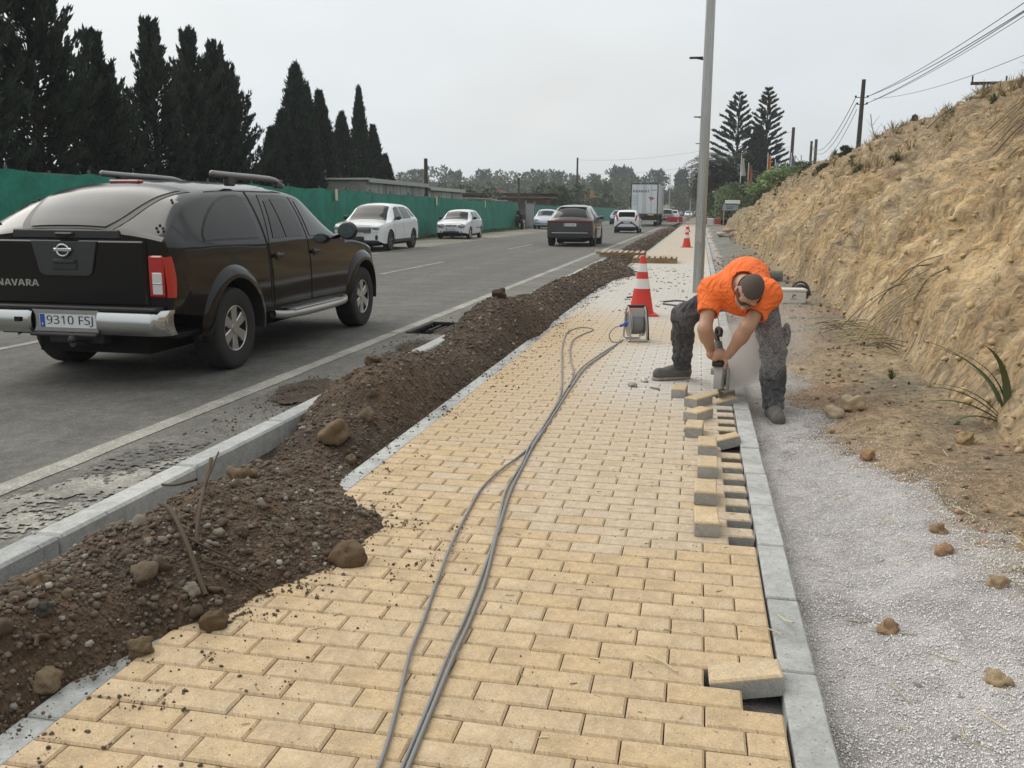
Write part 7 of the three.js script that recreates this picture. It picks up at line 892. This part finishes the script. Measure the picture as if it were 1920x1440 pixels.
{ // dry and green growth on the bank
  const tuftGeo = (seed, n, h, sp, tone, w = 0.006) => { const r = rng(seed), s = new Soup(); for (let k = 0; k < n; k++) { const a = r() * 6.28, e = sp * (0.2 + 0.8 * r()), L = h * (0.5 + 0.6 * r()), d = V(Math.cos(a) * Math.sin(e), Math.cos(e), Math.sin(a) * Math.sin(e)), sd = V(-Math.sin(a), 0, Math.cos(a)).multiplyScalar(w), c = 0.65 + 0.6 * r(), col = tone.map(v => v * c); const b = V((r() - 0.5) * 0.05, 0, (r() - 0.5) * 0.05), m = b.clone().addScaledVector(d, L * 0.6), t = m.clone().addScaledVector(V(d.x, d.y - 0.55, d.z), L * 0.45); s.tri(b.clone().add(sd), b.clone().sub(sd), m.clone().addScaledVector(sd, 0.7), col); s.tri(b.clone().sub(sd), m.clone().addScaledVector(sd, -0.7), m.clone().addScaledVector(sd, 0.7), col); s.tri(m.clone().addScaledVector(sd, 0.7), m.clone().addScaledVector(sd, -0.7), t, col); } return s.geo(); };
  const dry = [61, 62].map(s => tuftGeo(s, 34, 0.34, 1.2, [0.34, 0.26, 0.14])), green = [63, 64].map(s => tuftGeo(s, 60, 0.30, 1.0, [0.085, 0.11, 0.045], 0.009)), shrub = leafMass(65, 900, 0.28, 0.2, 0.28, [0.075, 0.085, 0.045], 0.06);
  const root = new THREE.Group(); root.name = 'bank_growth'; scene.add(root); tag(root, 'dry grass and weeds growing on the clay bank', 'weeds', null, 'stuff');
  const put = (name, g, list, sc) => { const im = new THREE.InstancedMesh(g, M.foliage, list.length); im.name = name; im.castShadow = im.receiveShadow = true; list.forEach((q, i) => im.setMatrixAt(i, xf(q, [rr(-0.3, 0.3), rr(0, 6.28), rr(0, 0.6)], rr(sc[0], sc[1])))); root.add(im); };
  const spot = (n, v0, v1, z0, z1, thr) => { const o = []; let tries = 0; while (o.length < n && tries++ < n * 12) { const z = lerp(z0, z1, Math.pow(R(), 1.3)), v = lerp(v0, v1, R()); if (fbm(z * 0.5, v * 3, 101, 2) < thr) continue; const q = bankPoint(v, z); o.push([q[0], q[1] - 0.02, z]); } return o; };
  put('dry_grass', dry[0], spot(230, 0.5, 1.06, -7, -62, 0.0), [0.4, 1.1]); put('dry_grass', dry[1], spot(190, 0.8, 1.2, -10, -90, -0.1), [0.5, 1.2]); put('green_weeds', green[0], spot(80, 0.5, 0.98, -9, -60, 0.12), [0.4, 1.0]); put('green_weeds', green[1], spot(190, 0.35, 1.2, -52, -110, -0.1), [0.8, 2.0]); put('low_shrubs', shrub, spot(24, 0.62, 0.98, -24, -60, 0.10), [0.5, 1.2]); put('foot_weeds', green[0], (() => { const o = []; for (let k = 0; k < 46; k++) { const z = -6 - 40 * R(), x = footX(z) - 0.25 + 0.4 * R() * R(); o.push([x, padY(x, z), z]); } return o; })(), [0.10, 0.34]);
  // bundles of torn-out stalks
  const straw = mat([0.40, 0.33, 0.20], 0.9), old = mat([0.13, 0.115, 0.075], 0.95), bundle = (l, v, z, n, len, spread, mt, onPad) => { const r = rng(Math.round(-z * 77)), o = thing('stalk_heap', l, 'brushwood', [0, 0, 0], 0, 'torn-out stalks on the bank'); for (let k = 0; k < n; k++) { const zz = z + (r() - 0.5) * spread, vv = v + (r() - 0.5) * 0.12, q = onPad ? [v + (r() - 0.5) * 0.35, padY(v, zz) + 0.03, zz] : bankPoint(vv, zz), a = r() * 1.2 + (onPad ? -0.3 : 2.6), L = len * (0.4 + 0.8 * r()), d = onPad ? V(Math.cos(a), 0.05 * r(), Math.sin(a)) : V(0.55 * Math.cos(a), 0.55 * Math.cos(a) + 0.18 * r(), Math.sin(a)).normalize(); const A = V(q[0] - 0.03, q[1] + 0.03, q[2]), B = A.clone().addScaledVector(d, L * 0.5).add(V(-0.02, 0.04, 0)), C = A.clone().addScaledVector(d, L).add(V(0, -0.02, 0)); mesh('stalk', tube([A, B, C], 0.0025 + 0.004 * r(), 5, 8), r() < 0.6 ? straw : old, o); } };
  bundle('bundle of dry canes hanging down the upper bank at the right', 0.80, -12.5, 34, 0.9, 1.2, straw); bundle('dark tangle of roots high on the bank near the right edge', 0.62, -11.2, 26, 0.6, 0.7, old); bundle('sparse dry canes near the bank crest', 0.96, -17.5, 22, 1.0, 2.2, straw); bundle('heap of dry twigs lying at the foot of the bank', 1.45, -9.4, 42, 0.55, 1.8, straw, true); bundle('green-grey torn branch at the foot of the slope', 0.12, -8.6, 16, 0.7, 0.5, old);
  // bare saplings on the crest
  for (const [x, z, h, l] of [[5.3, -30.5, 1.35, 'bare forked sapling on the bank crest left of the cypress top'], [6.2, -32, 1.3, 'thin bare sapling right of the forked one'], [5.1, -27, 0.7, 'small bare stem lowest on the crest']]) { const o = thing('bare_sapling', l, 'sapling', [x, 2.9, z], 0, 'bare saplings on the crest'); const tw = mat([0.30, 0.26, 0.20], 0.9); mesh('stem', tube([[0, 0, 0], [-0.08, h * 0.4, 0], [-0.22, h * 0.75, 0], [-0.28, h, 0]], 0.014, 5, 14), tw, o); for (let k = 0; k < 5; k++) mesh('twig', rod([-0.08 - 0.03 * k, h * (0.35 + 0.1 * k), 0], [-0.08 - 0.03 * k + (k % 2 ? -0.22 : 0.18), h * (0.35 + 0.1 * k) + 0.3, 0.1], 0.007, 0.003, 4), tw, o); }
  // reeds at the right edge
  const rd = thing('reed_clump', 'green reed clump with long blades at the right edge of the picture', 'reeds', [1.82, padY(1.82, -5.6), -5.62], 0); const blade = (a, e, L, w) => { const s = []; const d = V(Math.cos(a), 0, Math.sin(a)), sd = V(-d.z, 0, d.x); return grid(2, 9, (i, j) => { const u = j / 9, el = e - 0.75 * u * u, q = d.clone().multiplyScalar(L * u * Math.cos(el)); q.y = L * u * Math.sin(e - 0.4 * u * u); const ww = w * Math.pow(1 - u, 0.7) * (0.4 + 1.2 * Math.min(1, u * 3)); q.addScaledVector(sd, (i - 1) * ww); if (i === 1) q.y -= ww * 0.4; return q.toArray(); }); }; const rc = [mat([0.075, 0.115, 0.045], 0.6), mat([0.11, 0.14, 0.06], 0.6), mat([0.05, 0.085, 0.04], 0.6)]; [[3.05, 0.62, 0.50, 0.018], [3.3, 0.95, 0.42, 0.016], [2.7, 0.45, 0.40, 0.017], [3.6, 1.25, 0.62, 0.020], [2.2, 1.35, 0.66, 0.020], [3.2, 0.8, 0.5, 0.017], [3.05, 1.3, 0.6, 0.019], [1.2, 1.2, 0.6, 0.012], [4.4, 1.0, 0.5, 0.011], [5.4, 1.1, 0.55, 0.011], [0.3, 0.8, 0.5, 0.012], [2.9, 1.42, 0.55, 0.010], [3.9, 0.5, 0.34, 0.009]].forEach((q, i) => mesh('blade', blade(...q), rc[i % 3], rd));
}
{ // far woodland, low hill and weeds along the fence
  const hill = grid(70, 16, (i, j) => { const x = lerp(-520, 320, i / 70), z = -235 - j * 26; return [x, -0.6 + 8 * sstep(0, 12, j) * (0.75 + 0.5 * fbm(x * 0.012, z * 0.01, 3, 3)), z]; }, (i, j, q) => { const k = fbm(q[0] * 0.03, q[2] * 0.03, 7, 3); return [0.20 + 0.12 * k, 0.19 + 0.10 * k, 0.10 + 0.05 * k]; }); tag(mesh('hill', hill, M.dirt), null, null, null, 'structure');
  const kinds = [71, 72, 73].map((s, i) => leafMass(s, 620, 1, 1, 1, [[0.085, 0.105, 0.060], [0.105, 0.120, 0.062], [0.070, 0.090, 0.055]][i], 0.20)), tall = leafMass(74, 700, 0.45, 1.3, 0.45, [0.070, 0.088, 0.055], 0.18);
  const L = kinds.map(() => []), TL = []; const r = rng(314);
  for (let k = 0; k < 560; k++) { const d = 150 + 210 * Math.pow(r(), 0.8), x = lerp(-0.86, 0.06, r()) * d, far = sstep(150, 330, d); if (x > -16 + (d > 240 ? 14 : 0) && x < 40) { if (d < 250) continue; } const base = -0.5 + 7.5 * sstep(235, 400, d) + 0.8 * far, h = (3.4 + 4.6 * Math.pow(r(), 1.4)) * (0.72 + 0.62 * far); (r() < 0.2 ? TL : L[Math.floor(r() * 3)]).push([x, base + h * 0.55, -d, h * (0.7 + 0.5 * r()) * 0.62, h * 0.6]); }
  for (let k = 0; k < 40; k++) { const d = 105 + 60 * r(), x = -15.5 - 30 * r(), h = 2.2 + 2.4 * r(); L[Math.floor(r() * 3)].push([x, h * 0.45, -d, h * 0.7, h * 0.55]); }
  const wood = new THREE.Group(); wood.name = 'distant_woodland'; scene.add(wood); tag(wood, 'hazy wood of pines and shrubs closing the horizon', 'woodland', null, 'stuff');
  [...kinds.map((g, i) => [g, L[i]]), [tall, TL]].forEach(([g, list], i) => { const im = new THREE.InstancedMesh(g, M.foliage, list.length); im.name = 'tree_crowns'; list.forEach((q, n) => { im.setMatrixAt(n, xf([q[0], q[1], q[2]], [0, r() * 6.28, 0], [q[3], q[4], q[3]])); const a = 0.7 + 0.7 * r(); im.setColorAt(n, lin(a, a, a * (0.8 + 0.3 * r()))); }); im.castShadow = true; wood.add(im); });
  const br = leafMass(76, 4200, 7, 3, 4, [0.16, 0.085, 0.055], 0.5), o = thing('russet_hedge', 'russet brown hedge closing the far end of the road', 'hedge', [-4, 4.6, -285], 0); o.scale.set(1.3, 1.15, 1); mesh('foliage', br, M.foliage, o); const o2 = thing('lime_bush', 'bright green feathery bush left of the lorry', 'bush', [-17.4, 2.2, -112], 0); mesh('foliage', leafMass(77, 3000, 2.4, 2.3, 2, [0.085, 0.12, 0.03], 0.3), M.foliage, o2); mesh('stems', rod([0, -2.3, 0], [0, 1, 0], 0.12, 0.05, 6), bark, o2);
  // weeds at the fence foot
  const s = new Soup(); for (let k = 0; k < 9000; k++) { const z = -8 - 60 * r(), x = -13.3 + 0.6 * (r() - 0.2) * r(), c = 0.6 + 0.8 * r(); sprig(s, V(x, -0.12, z), V((r() - 0.5) * 0.9, 1, (r() - 0.5) * 0.9).normalize(), 0.08 + 0.22 * r() * r(), 0.018, [0.10 * c, 0.125 * c, 0.045 * c], r); } tag(mesh('fence_weeds', s.geo(), M.foliage), 'grass and weeds along the foot of the green fence', 'grass', null, 'stuff');
}
renderer.render(scene, camera);
